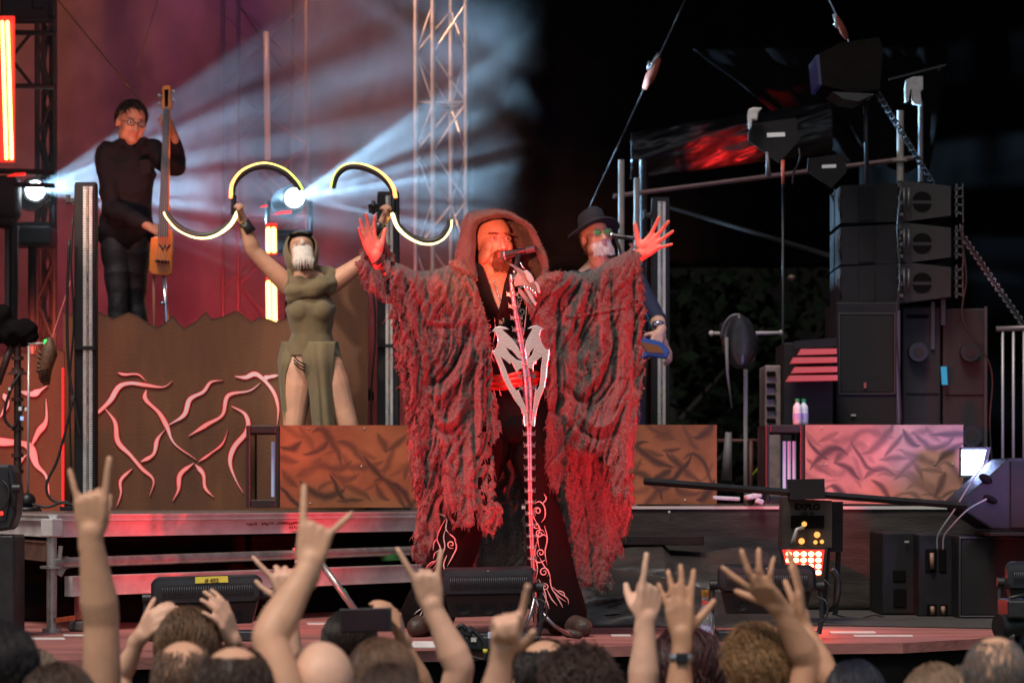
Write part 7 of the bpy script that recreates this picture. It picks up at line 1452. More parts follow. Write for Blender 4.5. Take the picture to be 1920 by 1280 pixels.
while vv < 1105:
    uu = np.interp(vv, [p[1] for p in sp], [p[0] for p in sp]); r_ = np.interp(vv, [515, 600, 660, 705, 740, 780, 820, 1000, 1150], [4.5, 5.5, 6.5, 10, 10, 6.5, 4.6, 4.4, 4.2]); k += 1
    s_ = np.interp(vv, [540, 700, 800, 950, 1110], [7, 8, 7.5, 6.5, 4])
    mb = MB()
    for sx in (-1, 1):
        ol = [(uu + sx * (r_ - 1), vv - 3), (uu + sx * (r_ + s_ * .5), vv + 2), (uu + sx * (r_ + s_), vv - s_ * .5), (uu + sx * (r_ + s_ * .75), vv + s_ * .55), (uu + sx * (r_ + s_ * .9), vv + s_ * 1.0), (uu + sx * (r_ + s_ * .3), vv + s_ * .9), (uu + sx * (r_ - 1), vv + s_ * 1.3)]
        if sx < 0: ol = ol[::-1]
        mb.prism([P(u, v, DS + .006 + abs(u - uu) * .0003) for u, v in ol], (0, .003, 0))
    a_ = [P(uu + (r_ + 1.2) * math.cos(a), vv + 5 * abs(math.sin(a)) ** 1.5, DS - (r_ + 1.5) * PX(DS) * math.sin(a)) for a in np.linspace(0, math.pi, 13)]; mb.tube(a_, .0032, 6)
    mb.build('vertebra', M_ds2, st); vv += np.interp(vv, [540, 1100], [22, 21])
def w1(pts): return [(880 + x / 5.82, 580 + y / 5.82) for x, y in pts]
lw = w1([(440, 220), (400, 195), (340, 182), (280, 195), (245, 238), (285, 250), (305, 300), (310, 350), (295, 410), (270, 445), (243, 452), (290, 540), (330, 640), (370, 760), (430, 880), (500, 1000), (560, 1080), (590, 1160), (600, 1275), (640, 1275), (634, 1150), (612, 1050), (570, 960), (535, 868), (522, 888), (470, 830), (430, 740), (400, 650), (370, 580), (345, 520), (400, 560), (445, 600), (460, 580), (490, 640), (520, 695), (545, 655), (585, 640), (580, 566), (520, 550), (440, 480), (400, 415), (470, 455), (530, 530), (576, 552), (562, 480), (535, 410), (480, 330), (400, 255), (360, 220)])
rw = w1([(630, 212), (680, 180), (740, 172), (790, 195), (818, 218), (782, 228), (768, 280), (785, 350), (820, 410), (850, 442), (880, 430), (868, 520), (850, 620), (840, 740), (820, 860), (770, 980), (740, 1080), (720, 1180), (712, 1275), (672, 1275), (688, 1150), (705, 1000), (715, 900), (722, 855), (735, 885), (765, 830), (775, 740), (780, 640), (798, 515), (760, 540), (730, 570), (725, 600), (708, 582), (700, 620), (700, 685), (680, 650), (640, 640), (628, 560), (646, 528), (680, 500), (708, 422), (660, 470), (640, 525), (622, 545), (604, 430), (620, 340), (650, 280), (690, 210)])
for ol, sx, nm in ((lw, -1, 'wing_plate'), (rw, 1, 'wing_plate')):
    mb = MB(); cx = 989; pts = [P(u, v, DS - .02 + abs(u - cx) * .0002) for u, v in ol]
    mb.prism(pts, (0, .006, 0)); o = mb.build(nm, M_ds, st); b_ = o.modifiers.new('b', 'BEVEL'); b_.width = .0016; b_.segments = 2
def w2(pts): return [(840 + x / 7.11, 380 + y / 7.11) for x, y in pts]
for nm, pts, dy, mt in (('skull_plate', [(790, 805), (870, 825), (940, 862), (1005, 905), (1060, 960), (1110, 1020), (1170, 1060), (1215, 1120), (1232, 1200), (1195, 1205), (1150, 1165), (1090, 1128), (1020, 1108), (950, 1108), (895, 1122), (878, 1070), (890, 990), (922, 925), (880, 870)], -.03, M_ds2),
                        ('brow_plate', [(1000, 905), (1060, 898), (1110, 948), (1142, 1010), (1138, 1055), (1100, 1078), (1060, 1040), (1035, 965)], -.055, M_ds), ('snout_plate', [(1150, 1062), (1185, 1055), (1215, 1100), (1232, 1190), (1222, 1212), (1195, 1200), (1180, 1130)], -.05, M_ds),
                        ('jaw_plate', [(930, 1120), (985, 1160), (1040, 1230), (1095, 1290), (1140, 1380), (1158, 1440), (1120, 1400), (1080, 1350), (1040, 1330), (985, 1260), (940, 1200)], -.02, M_ds2), ('jaw_plate', [(1010, 1120), (1075, 1150), (1120, 1210), (1150, 1290), (1180, 1330), (1165, 1380), (1120, 1330), (1070, 1240)], -.035, M_ds)):
    mb = MB(); o_ = w2(pts); u0 = 958; mb.prism([P(u, v, DS + dy + .0004 * abs(u - u0)) for u, v in o_], (0, .010, 0)); o = mb.build(nm, mt, st); b_ = o.modifiers.new('b', 'BEVEL'); b_.width = .002; b_.segments = 2
for (x, y) in ((1060, 1118), (1100, 1135), (1130, 1160), (1165, 1190), (1020, 1112)): mb = MB(); mb.tube([P(*w2([(x, y)])[0], DS - .03), P(*w2([(x + 8, y + 55)])[0], DS - .03)], [.005, .001], 6); mb.build('fang', M_ds, st, smooth=True)
mb = MB(); mb.tube([P(*p, DS - .01) for p in w2([(960, 790), (990, 850), (1040, 905)])], [.001, .004, .002], 6); mb.tube([P(*p, DS - .01) for p in w2([(890, 930), (870, 905)])], .006, 8); mb.build('horn_spur', M_ds, st, smooth=True)
mb = MB()
for (x, y, s) in ((850, 1040, 30), (880, 1010, 22), (845, 1180, 34), (880, 1200, 26)): mb.ell(P(*w2([(x, y)])[0], DS), (s * .35 / 7.11 * PX(DS) * 2.4, .016, s * .5 / 7.11 * PX(DS) * 2.4), (0, .4, 0), nu=10, nv=8)
mb.build('neck_knuckles', M_ds2, st, smooth=True)
mb = MB(); mb.tube([P(962, 545, DS), P(966, 505, 11.95), P(972, 478, 11.99)], [.008, .008, .014], 10); mb.build('microphone_clip', M_plastic, st, smooth=True)
for pts in ([(1003, 1118, 11.80), (1012, 1140, 11.74), (1035, 1168, 11.70), (1062, 1186, 11.78), (1080, 1192, 11.86)], [(1003, 1118, 11.80), (995, 1150, 11.76), (986, 1172, 11.74), (978, 1190, 11.76)], [(1003, 1118, 11.80), (1004, 1150, 11.9), (1005, 1170, 12.02), (1006, 1190, 12.1)]):
    mb = MB(); q = [P(*p) for p in pts]; q[-1].z = .012; mb.tube(smooth_path([tuple(p) for p in q], 6), .0085, 8); mb.build('curved_leg', M_ds2, st, smooth=True)
for (u, v, d_) in ((1076, 1186, 11.84),): mb = MB(); mb.capsule([P(u - 12, v, d_), P(u + 10, v + 4, d_)], [.022, .018], 10); o = mb.build('leather_foot', MATS['brown_boot_leather'], st, smooth=True)
# ================================================================== floodlights on the lip of the stage
M_fl = mat('flood_housing', (.016, .018, .023), .42, var=.25, scale=14, bump=.1, bscale=350)
M_fl2 = mat('flood_dark', (.010, .010, .012), .5, var=.3, scale=10)
def flood(label, D, u0, u1, v0, tilt=0, base=None, yoke=None, ribs=True, cable=True):
    """back view of a floodlight: u0..u1 x v0 (top edge)"""
    w = u1 - u0; vb = HV + CZ * FPX / D; t = thing('floodlight', label, 'floodlight', P((u0 + u1) / 2, vb, D), 'floodlights along the lip of the stage')
    T = lambda x, y, d=0: P(u0 + x * w, v0 + y + tilt * (x - .5), D + d)
    mb = MB()
    def rr_(x0, y0, x1, y1, c, d):   # chamfered outline
        cy_ = c * w * .9; return [T(x0 + c, y0, d), T(x1 - c, y0, d), T(x1 - c * .3, y0 + cy_ * .4, d), T(x1, y0 + cy_, d), T(x1, y1 - cy_, d), T(x1 - c, y1, d), T(x0 + c, y1, d), T(x0, y1 - cy_, d), T(x0, y0 + cy_, d), T(x0 + c * .3, y0 + cy_ * .4, d)]
    h = w * .30
    mb.loft([rr_(.03, 2, .97, 46, .05, .10), rr_(.02, 0, .98, 48, .05, .06), rr_(0, 4, 1.0, 54, .05, .0), rr_(.03, 8, .97, 50, .05, -.025), rr_(.07, 17, .93, 43, .03, -.028)], caps=True); o = mb.build('upper_housing', M_fl, t, smooth=True, angle=35)
    mb = MB(); mb.prism([T(.09, 18, -.031), T(.91, 17, -.031), T(.92, 38, -.031), T(.10, 41, -.031)], (0, .008, 0)); mb.build('vent_recess', M_fl2, t)
    mb = MB(); n = 38
    for k in range(n): x = .105 + .80 * k / (n - 1); mb.tube([T(x, 20, -.033), T(x + .004, 38.5, -.035)], .0022, 5)
    mb.build('cooling_ribs', mat('flood_rib', (.05, .052, .06), .35, .3), t, smooth=True)
    mb = MB(); mb.prism([T(.05, 54, .0), T(.95, 53, .0), T(.90, 92, .03), T(.10, 94, .03)], (0, .09, 0)); mb.build('lower_housing', M_fl2, t)
    for x in (.24, .50, .74):
        mb = MB(); c = T(x, 73, -.001 + .012); 
        for r in (.2, .5, .8, 1.0): mb.tube([c + Vector((r * .034 * math.cos(a), 0, r * .034 * math.sin(a))) for a in np.linspace(0, 2 * math.pi, 22, endpoint=False)], .0016, 4, closed=True)
        mb.build('fan_grille', M_fl, t)
    for x, sx in ((-.02, -1), (1.02, 1)):
        mb = MB(); a = T(x, 40, .03); zb = .02; mb.tube([a + Vector((-sx * .01, 0, 0)), a + Vector((sx * .012, 0, -.01)), Vector((a.x + sx * .018, a.y, .10)), Vector((a.x + sx * .004, a.y, .03))], .011, 8, asp=.6); mb.tube([a + Vector((-sx * .012, -.0, 0)), a + Vector((sx * .026, 0, 0))], .022, 12); mb.build('yoke_arm', M_fl2, t, smooth=True, angle=50)
    mb = MB(); c = T(.5, 0, .02); mb.box((c.x, c.y, .024), (w * PX(D) * 1.02, .14, .046), ch=.008); mb.build('base_plate', M_fl, t)
    if cable: mb = MB(); q = T(1.0, 60, -.03); mb.tube(smooth_path([tuple(q), tuple(q + Vector((.04, -.03, -.02))), tuple(q + Vector((.045, -.04, -.08))), tuple(q + Vector((.005, -.03, -.12)))], 6), .0042, 6); mb.build('power_cable', M_rub, t, smooth=True)
    mb = MB(); mb.tube([T(.5, 8, -.02), T(.5, 8, -.03)], .004, 8); mb.build('screw', M_steel, t)
    return t
f1 = flood('floodlight with yellow numbered tape, behind the crowd at left', 11.75, 283, 492, 1078, -6)
f2 = flood('floodlight at the boots of the robed singer, beside the dragon stand foot', 11.55, 826, 1004, 1062, -3)
f3 = flood('floodlight beside the clear bottle, right of the singer', 11.75, 1345, 1530, 1057, 2)
f4 = flood('floodlight cut off by the right picture edge', 11.9, 1884, 2060, 1052, 2)
mb = MB(); D_ = 11.75; mb.prism([P(366, 1081, D_ - .03), P(427, 1079, D_ - .03), P(428, 1091, D_ - .034), P(366, 1093, D_ - .034)], (0, .003, 0)); mb.build('yellow_tape', mat('yellow_tape', (.62, .52, .05), .6, var=.1, scale=40), f1)
text('tape_number', '# 402', P(397, 1091, D_ - .0345), .026, mat('marker_ink', (.16, .12, .03), .7), f1, bold=.0004)
# controller with cables below the second floodlight
t = thing('dimmer_box', 'grey control box with a small blue display and cables at the stage lip', 'control box', P(930, 1222, 11.0))
c = P(930, 1200, 11.0); mb = MB(); mb.box((c.x, 11.06, .031), (.36, .13, .060), ch=.008); mb.build('case', M_fl, t)
mb = MB(); mb.box(P(928, 1190, 10.99), (.058, .006, .026), ch=.002); mb.build('display', mat('pale_display', (.35, .42, .50), .2, emit=(.5, .65, 1), estr=.22), t)
mb = MB(); mb.box(P(925, 1200, 10.99), (.018, .006, .012)); mb.build('blue_button', mat('blue_button', (.02, .25, .7), .4, emit=(.02, .3, 1), estr=.25), t)
mb = MB(); mb.box(P(888, 1199, 10.99), (.022, .004, .016)); mb.build('white_sticker', mat('white_gaffer_tape', (.62, .58, .55), .6), t)
for k, pts in enumerate(([(868, 1182), (880, 1176), (892, 1186), (905, 1200), (911, 1222), (909, 1235)], [(862, 1190), (852, 1200), (868, 1222), (890, 1232), (908, 1236)], [(874, 1180), (866, 1172), (858, 1180), (870, 1196)])):
    mb = MB(); mb.tube(smooth_path([P(u, v, 10.93 - .01 * k) for u, v in pts], 6), (.009, .006, .010)[k], 8); mb.build('cable', M_rub, t, smooth=True)
mb = MB(); mb.box(P(873, 1184, 10.93), (.06, .05, .04), (0, .3, 0), ch=.01); mb.build('black_plug', M_plastic, t)
mb = MB(); mb.tube([P(910, 1216, 10.9), P(910, 1224, 10.9)], .010, 8); mb.build('yellow_band', mat('yellow_tape', (.62, .52, .05), .6), t, smooth=True)
mb = MB(); mb.prism([P(775, 1203, 11.0), P(812, 1203, 11.0), P(818, 1214, 10.9), P(768, 1214, 10.9)], (0, 0, .004)); tag(mb.build('white_sheet', mat('white_gaffer_tape', (.62, .58, .55), .6)), 'folded white paper lying on the stage lip by the singers left boot', 'paper')
# bottle
t = thing('glass_bottle', 'clear glass bottle with gold cap and blue label on the stage lip', 'bottle', P(1322, 1204, 11.62)); b = Vector((P(1322, 0, 11.62).x, 11.62, 0))
prof = [(0, .030), (.006, .040), (.02, .043), (.095, .043), (.118, .040), (.14, .026), (.16, .016), (.185, .0145), (.20, .017)]
gm = mat('clear_glass', (.85, .88, .9), .04); gm.node_tree.nodes['Principled BSDF'].inputs['Transmission Weight'].default_value = .85
mb = MB(); mb.tube([b + Vector((0, 0, z)) for z, r in prof], [r for z, r in prof], 24); mb.build('glass', gm, t, smooth=True, angle=60)
mb = MB(); mb.tube([b + Vector((0, 0, z)) for z in (.2, .203, .228, .23)], [.016, .0185, .0185, .016], 18); mb.build('gold_cap', mat('gold_cap', (.55, .38, .08), .3, .8), t, smooth=True, angle=50)
mb = MB(); mb.tube([b + Vector((0, 0, .165)), b + Vector((0, 0, .183))], .0158, 18, cap=False); mb.build('red_neck_band', mat('red_band', (.5, .06, .05), .5), t, smooth=True)
mb = MB(); mb.prism([b + Vector((x, -.044, z)) for x, z in ((0, .022), (.026, .05), (.016, .088), (0, .075), (-.02, .085), (-.026, .05))], (0, .004, 0)); mb.build('blue_label', mat('blue_label', (.05, .04, .28), .4, col2=(.5, .5, .6), scale=60), t)
# video camera at the right edge
t = thing('video_camera', 'black video camera on its mount at the lower right edge', 'camera', P(1905, 1215, 10.6)); D_ = 10.6
mb = MB(); mb.box(P(1904, 1140, D_), (.10, .22, .075), ch=.01); mb.build('body', M_plastic, t)
mb = MB(); c = P(1885, 1172, D_); mb.tube([c + Vector((-.04, -.06, 0)), c + Vector((.06, -.02, 0))], [.048, .042], 20); mb.build('lens_barrel', M_plastic, t, smooth=True, angle=50)
mb = MB(); mb.tube([P(1893, 1150, D_), P(1893, 1120, D_), P(1925, 1114, D_)], .008, 8); mb.build('top_handle', M_plastic, t, smooth=True)
mb = MB(); mb.ell(P(1897, 1190, D_ - .06), (.014, .01, .014)); mb.build('bright_knob', mat('bright_steel', (.55, .55, .58), .25, .9), t, smooth=True)
mb = MB(); mb.tube([P(1910, 1185, D_), (P(1910, 0, D_).x, D_, -1.45)], .02, 10); mb.build('mount_pole', M_plastic, t, smooth=True)
# left edge: moving head and instrument clutter
D_ = 12.0; t = thing('moving_light', 'black moving light cut by the left edge, standing on a dark case', 'moving light', P(8, 1005, D_))
mb = MB(); mb.prism([P(u, v, D_) for u, v in ((-40, 872), (18, 870), (27, 885), (33, 920), (30, 965), (20, 992), (-40, 1000))], (0, .16, 0)); o = mb.build('head', M_fl, t); o.modifiers.new('b', 'BEVEL').width = .012
mb = MB(); mb.prism([P(u, v, D_ - .012) for u, v in ((-30, 884), (14, 882), (20, 925), (10, 975), (-30, 980))], (0, .02, 0)); mb.build('inner_face', M_fl2, t)
mb = MB(); mb.box(P(27, 930, D_ + .0), (.03, .05, .10), ch=.01); mb.tube([P(24, 915, D_ - .02), P(38, 915, D_ - .02)], .02, 12); mb.build('yoke_joint', M_plastic, t, smooth=True, angle=40)
mb = MB(); mb.tube(smooth_path([P(4, 900, D_ - .03), P(16, 915, D_ - .04), P(14, 940, D_ - .04), P(2, 955, D_ - .03)], 5), .006, 6); mb.build('cable', M_rub, t, smooth=True)
mb = MB(); mb.ell(P(3, 962, D_ - .02), (.008, .006, .01)); mb.build('red_indicator', glow('red_indicator', (1, .03, .02), 2), t)
mb = MB(); mb.box((P(-10, 0, 12.05).x, 12.15, (P(0, 1002, 12.05).z) / 2), (.19, .26, P(0, 1002, 12.05).z), ch=.01); tag(mb.build('dark_case', M_plastic), 'dark case standing at the left edge under the moving light', 'case')
# mic stand with dragon head hanging on it
D_ = 14.9
t = thing('instrument_stand', 'pale upright stand with a round black base at far left before the cracked wall', 'stand', P(53, 960, D_))
mb = MB(); mb.tube([P(52, 955, D_), P(54, 648, D_)], .0075, 10); mb.build('pale_pole', mat('pale_pole_steel', (.50, .46, .46), .35, .5), t, smooth=True)
mb = MB(); mb.ell(P(52, 938, D_), (.045, .05, .045)); mb.tube([P(52, 958, D_), P(52, 950, D_)], [.08, .07], 16); mb.build('round_base', M_plastic, t, smooth=True)
mb = MB(); mb.tube([P(53, 645, D_), P(90, 643, D_)], .006, 8); mb.build('cross_pin', MATS['pale_pole_steel'], t, smooth=True)
mb = MB(); mb.box(P(86, 642, D_ - .01), (.022, .02, .036), ch=.006); mb.build('green_tuner', glow('green_tuner', (.05, 1, .15), 1.3), t)
t = thing('carved_dragon_head', 'brown carved dragon head ornament hanging beside the pale stand at far left', 'ornament', P(80, 725, D_)); M_wd = mat('carved_brown_wood', (.13, .06, .03), .45, var=.5, scale=30, bump=.5, bscale=120)
mb = MB(); mb.tube([P(94, 632, D_), P(92, 662, D_), P(84, 690, D_), P(84, 708, D_), P(88, 722, D_)], [.018, .05, .042, .034, .018], 10); mb.build('skull', M_wd, t, smooth=True)
for k in range(5): mb = MB(); mb.tube([P(90 - k * 3, 672 + k * 5, D_ - .02), P(74 - k * 1.5, 660 + k * 9, D_ - .03), P(66 + k, 655 + k * 10, D_ - .03)], [.014, .009, .002], 6); mb.build('horn', M_wd, t, smooth=True)
for k in range(5): mb = MB(); mb.tube([P(76, 696 + k * 5, D_ - .035), P(90, 692 + k * 5, D_ - .04)], .003, 5); mb.build('carved_groove', M_black, t)
t = thing('bagpipe', 'dark bundle of pipes and bag on a stand at the left edge', 'bagpipe', P(25, 960, 15.0)); D_ = 15.0; M_pipe = mat('dark_turned_wood', (.05, .025, .022), .35, var=.4, scale=20)
mb = MB(); mb.tube([P(33, 960, D_), P(33, 640, D_)], [.022, .02], 10)
for v in (640, 668, 690, 745, 800, 850, 880): mb.tube([P(33, v, D_), P(33, v + 7, D_)], .034, 12)
mb.tube([P(33, 690, D_), P(33, 702, D_)], [.02, .06], 12); mb.build('drone_pipe', M_pipe, t, smooth=True, angle=50)
mb = MB(); mb.tube([P(-4, 720, D_), P(24, 640, D_)], .020, 10); mb.build('slanted_pipe', M_pipe, t, smooth=True)
mb = MB(); rs = np.random.RandomState(4)
mb.tube(smooth_path([P(-30, 640, D_), P(0, 628, D_), P(25, 622, D_), P(48, 628, D_), P(60, 645, D_)], 5), [.05] * 6 + [.075] * 6 + [.085] * 5 + [.06] * 3 + [.03], 12); mb.ell(P(2, 596, D_), (.07, .08, .08)); v_, f_, n_ = fuse(mb, .01, 3); v_ = v_ + n_ * (.018 * fnoise(v_ * 14, 3, 5))[:, None]; q = MB(); q.v = [tuple(p) for p in v_]; q.f = f_; q.m = [0] * len(f_); q.build('velvet_bag', mat('black_velvet', (.012, .009, .010), .85), t, smooth=True)
mb = MB(); mb.tube(smooth_path([P(38, 700, D_ - .05), P(20, 730, D_ - .07), P(8, 780, D_ - .05), P(26, 800, D_ - .04), P(44, 760, D_ - .05)], 6), .009, 6); mb.build('dangling_cord', M_rub, t, smooth=True)
for (u, v, s, cc) in ((38, 766, .012, 0), (49, 767, .010, 0), (41, 784, .012, 1), (18, 729, .009, 0)): mb = MB(); mb.box(P(u, v, D_ - .08), (s * 1.4, .02, s * 1.8), ch=.002); mb.build('small_display', glow('blue_display', (.4, .6, 1), .9) if cc else mat('white_plate', (.55, .55, .55), .5), t)
for k, pts in enumerate(([(130, 450), (126, 560), (128, 680), (140, 760), (150, 820)], [(139, 740), (110, 855), (88, 905), (95, 935), (130, 945), (175, 950)], [(60, 945), (90, 950), (120, 940), (140, 950)])):
    mb = MB(); mb.tube(smooth_path([P(u, v, 14.55) for u, v in pts], 8), .008, 6); tag(mb.build('black_cable', M_rub, smooth=True), ['black cable hanging down along the left light post', 'black cable looping from the left light post down to the deck', 'short black cable on the deck by the round stand base'][k], 'cable', 'cables round the left light post')

# ================================================================== the crowd
TONES = [(.62, .34, .21), (.70, .40, .27), (.56, .29, .17), (.72, .43, .30)]
def crowd(label, hu, hv, D, hs=1.0, arms_=(), hairspec=None, tone=0, shirt=(.02, .02, .022), yaw=180, pitch=0, extra=None, vox=.0062):
    """hu, hv: where the top of the head shows"""
    if hairspec: hv = hv + (.125 * hs + hairspec.get('out', .012) * .9) * FPX / D
    c = P(hu, hv, D); t = person(label, Vector((c.x, D, -1.45)), 'people in the crowd'); mb = MB(); M = head_frame(c, R(yaw), R(pitch), 0, hs); head(mb, M)
    nk = c + Vector((0, .01, -.15 * hs)); chs = c + Vector((0, 0, -.36)); pel = Vector((c.x, D, min(c.z - .78, -.5))); SL = c + Vector((-.19, 0, -.24)); SR = c + Vector((.19, 0, -.24)); used = {}
    HL = pel + Vector((-.09, 0, -.03)); HR = pel + Vector((.09, 0, -.03))
    torso(mb, pel, chs, nk, SL, SR, HL, HR, 1.05); mb.capsule([nk, c], [.058, .056], 12)
    for h_, sx in ((HL, -1), (HR, 1)): leg(mb, h_, Vector((h_.x + sx * .02, D, -.98)), Vector((h_.x + sx * .03, D + .02, -1.36))); mb.capsule([Vector((h_.x + sx * .03, D, -1.40)), Vector((h_.x + sx * .04, D + .15, -1.41))], [.04, .035], 10)
    sl = MB()
    for a in arms_:
        S = SL if a['side'] < 0 else SR; used[a['side']] = 1; E = P(*a['E']); W = P(*a['W']); k = a.get('k', 1.08); s = a.get('s', 1.05); arm(mb, S, E, W, s, k * .87)
        tip = P(*a['T']); hand(mb, W, tip - W, a.get('Z', (0, 1, 0)), a.get('th', 1), s * a.get('hs', 1.0), a.get('curls'), a.get('spread', (.16, .04, -.07, -.2)), a.get('thumb', (.9, .35, .3, .25)), 1.05)
        sl.capsule([S, S.lerp(E, a.get('sl', .45))], [.075, .074], 14)
    for sx in (-1, 1):
        if sx not in used:
            S = SL if sx < 0 else SR; arm(mb, S, S + Vector((sx * .05, .0, -.29)), S + Vector((sx * .02, .16, -.42))); sl.capsule([S, S + Vector((sx * .03, 0, -.17))], [.072, .070], 12)
    body(t, mb, TONES[tone], vox, M, None, smooth=2, eyes=False)
    g = MB(); torso(g, pel + Vector((0, 0, -.05)), chs, nk + Vector((0, 0, -.05)), SL, SR, HL, HR, 1.20); g.add(sl.v, sl.f)
    zc = nk.z - .015
    cloth_skin(t, 't_shirt', g, mat('shirt_%d_%d_%d' % tuple(int(x * 999) for x in shirt), shirt, .85, var=.2, scale=8, bump=.3, bscale=200), .012, 3, .010, 6, 5, lambda v: ~((v[:, 2] > zc) & (np.hypot(v[:, 0] - nk.x, v[:, 1] - nk.y) < .10)))
    if hairspec: 
        kw = dict(hairspec); col = kw.pop('col'); mask = kw.pop('mask'); hair(t, M, col, mask, **kw)
    return t
full = lambda p: (p[2] > .065 or (p[1] > .0 and p[2] > -.055)) and not (p[1] < -.05 and p[2] < .072)
def thin(r): return lambda p: full(p) and (math.hypot(p[0], (p[1] - .03)) > r or p[2] < .055)
HORN = [(.05, .06, .05), (1.45, 1.5, .8), (1.45, 1.5, .8), (.12, .12, .08)]
BACK = (0, 1, 0)
POINT = [(.0, .08, .05), (1.4, 1.5, .9), (1.5, 1.5, .9), (1.5, 1.5, .9)]
crowd('person with a bare arm raised highest at far left, making horns', 330, 1285, 6.9, arms_=[dict(side=-1, E=(190, 1165, 6.85), W=(170, 1005, 6.8), T=(172, 905, 6.78), Z=BACK, th=-1, curls=HORN, spread=(.08, 0, 0, -.32), s=1.12, k=1.12, thumb=(.2, 1.25, .8, .3), sl=.35)], hairspec=dict(col=(.03, .02, .015), mask=full, n=300, seed=31), tone=0)
crowd('person with dark brown thinning hair, right arm raised high making horns', 440, 1203, 6.3, 1.10, arms_=[dict(side=1, E=(505, 1195, 6.4), W=(580, 1062, 6.5), T=(602, 945, 6.52), Z=BACK, th=1, curls=HORN, spread=(.16, 0, 0, -.62), s=1.08, k=1.12, thumb=(.2, 1.25, .8, .3), sl=.3)], hairspec=dict(col=(.045, .024, .015), mask=thin(.045), n=1500, L=.035, seed=3, shell=thin(.050), r=.0020), tone=0)
crowd('person behind the second horned arm, only forearm and spread hand in view', 600, 1365, 8.0, arms_=[dict(side=-1, E=(548, 1270, 8.0), W=(543, 1130, 8.0), T=(522, 1050, 8.0), Z=BACK, th=1, spread=(.5, .2, -.1, -.3), curls=[(.0, .1, .1), (.9, .9, .5), (1, 1, .5), (1, 1, .5)], s=.95, k=.95)], tone=1)
crowd('person with horned hand raised left of the middle floodlight', 930, 1375, 7.5, arms_=[dict(side=-1, E=(862, 1250, 7.4), W=(812, 1140, 7.4), T=(792, 1050, 7.38), Z=BACK, th=1, curls=HORN, spread=(.30, 0, 0, -.34), s=1.04, k=1.1, thumb=(.2, 1.25, .8, .3))], tone=1)
crowd('person pointing one finger up in front of the stage control box', 1000, 1400, 6.2, arms_=[dict(side=-1, E=(925, 1330, 6.25), W=(942, 1222, 6.2), T=(960, 1125, 6.15), Z=(.2, -1, 0), th=1, curls=POINT, spread=(.0, .0, -.03, -.06), s=.98, k=1.05, thumb=(.6, .9, .8, .6))], tone=1)
crowd('person pointing up with a bent fist left of the wristwatch arm', 1150, 1380, 7.5, arms_=[dict(side=1, E=(1206, 1290, 7.5), W=(1210, 1165, 7.5), T=(1228, 1060, 7.5), Z=(-.5, 1, 0), th=1, curls=POINT, spread=(.0, 0, -.03, -.06), s=1.05, k=1.08, thumb=(.3, 1.1, .8, .4))], tone=3)
wp = crowd('person with a steel wristwatch holding an open hand up before the bottle', 1330, 1385, 7.2, arms_=[dict(side=-1, E=(1272, 1330, 7.2), W=(1278, 1195, 7.2), T=(1268, 1085, 7.2), Z=BACK, th=-1, curls=[(.05, .1, .05)] * 4, spread=(.20, .05, -.10, -.26), s=1.0, k=1.0, thumb=(-.9 * -1, .2, .1, .1))], tone=2)
W_ = P(1277, 1232, 7.2); mb = MB(); mb.tube([W_ + Vector((math.cos(a) * .033, math.sin(a) * .028, 0)) for a in np.linspace(0, 2 * math.pi, 28, endpoint=False)], .011, 8, closed=True, asp=.35); wt = mb.build('wristwatch', mat('bright_steel', (.55, .55, .58), .25, .9), None, smooth=True); tag(wt, 'steel wristwatch strapped on the raised forearm of the open handed person', 'wristwatch')
mb = MB(); mb.box(W_ + Vector((0, -.034, 0)), (.032, .012, .030), ch=.004); k_ = mb.build('watch_face', mat('dark_glass', (.02, .025, .03), .1), wt)
crowd('person clapping both hands above the head at right', 1575, 1385, 7.2, arms_=[dict(side=-1, E=(1515, 1240, 7.2), W=(1462, 1140, 7.15), T=(1400, 1065, 7.1), Z=(.5, .6, .3), th=1, curls=[(.0, .1, .1), (.2, .2, .1), (.35, .3, .2), (.5, .4, .2)], spread=(.42, -.1, -.3, -.5), s=1.02, k=1.05, thumb=(1.1, .2, .1, .1)), dict(side=1, E=(1550, 1265, 7.2), W=(1502, 1165, 7.25), T=(1490, 1065, 7.25), Z=(-1, .2, 0), th=-1, curls=[(.1, .1, .1)] * 4, spread=(.05, .02, -.02, -.06), s=1.0, k=.92, thumb=(.5, .3, .1, .1))], tone=2)
phn = crowd('person with dark hair filming the stage on a phone', 655, 1138, 8.2, .98, arms_=[dict(side=1, E=(795, 1290, 8.1), W=(756, 1205, 8.05), T=(738, 1145, 8.0), Z=(-1, 0, 0), th=-1, curls=[(.5, .5, .4)] * 4, s=.95, k=.92, thumb=(.5, .6, .2, .2))], hairspec=dict(col=(.022, .013, .010), mask=full, n=1300, L=.09, seed=5, shell=full, down=.9), tone=2)
t = thing('smartphone', 'black smartphone held sideways above the crowd, filming', 'smartphone', P(686, 1185, 7.95)); mb = MB(); mb.box(P(686, 1162, 7.95), (.155, .009, .072), (0, -.03, 0), ch=.003); mb.build('case', M_fl, t)
mb = MB(); mb.box(P(684, 1162, 7.943), (.138, .004, .062), (0, -.03, 0)); mb.build('screen', mat('phone_screen', (.03, .02, .025), .08), t)
crowd('person with upright tousled blond brown hair, hands raised beside the head', 353, 1140, 7.8, 1.0, arms_=[dict(side=-1, E=(228, 1265, 7.85), W=(262, 1195, 7.8), T=(305, 1148, 7.75), Z=(.6, .6, 0), th=1, curls=[(.6, .6, .4)] * 4, s=.9, k=.9), dict(side=1, E=(460, 1275, 7.85), W=(438, 1205, 7.8), T=(412, 1140, 7.75), Z=(-.6, .3, 0), th=-1, curls=[(.3, .3, .2)] * 4, s=.95, k=.9)], hairspec=dict(col=(.16, .085, .045), mask=full, n=1700, L=.085, out=.026, seed=7, shell=full, down=-.5, comb=(0, .1, .8), r=.0022), tone=1)
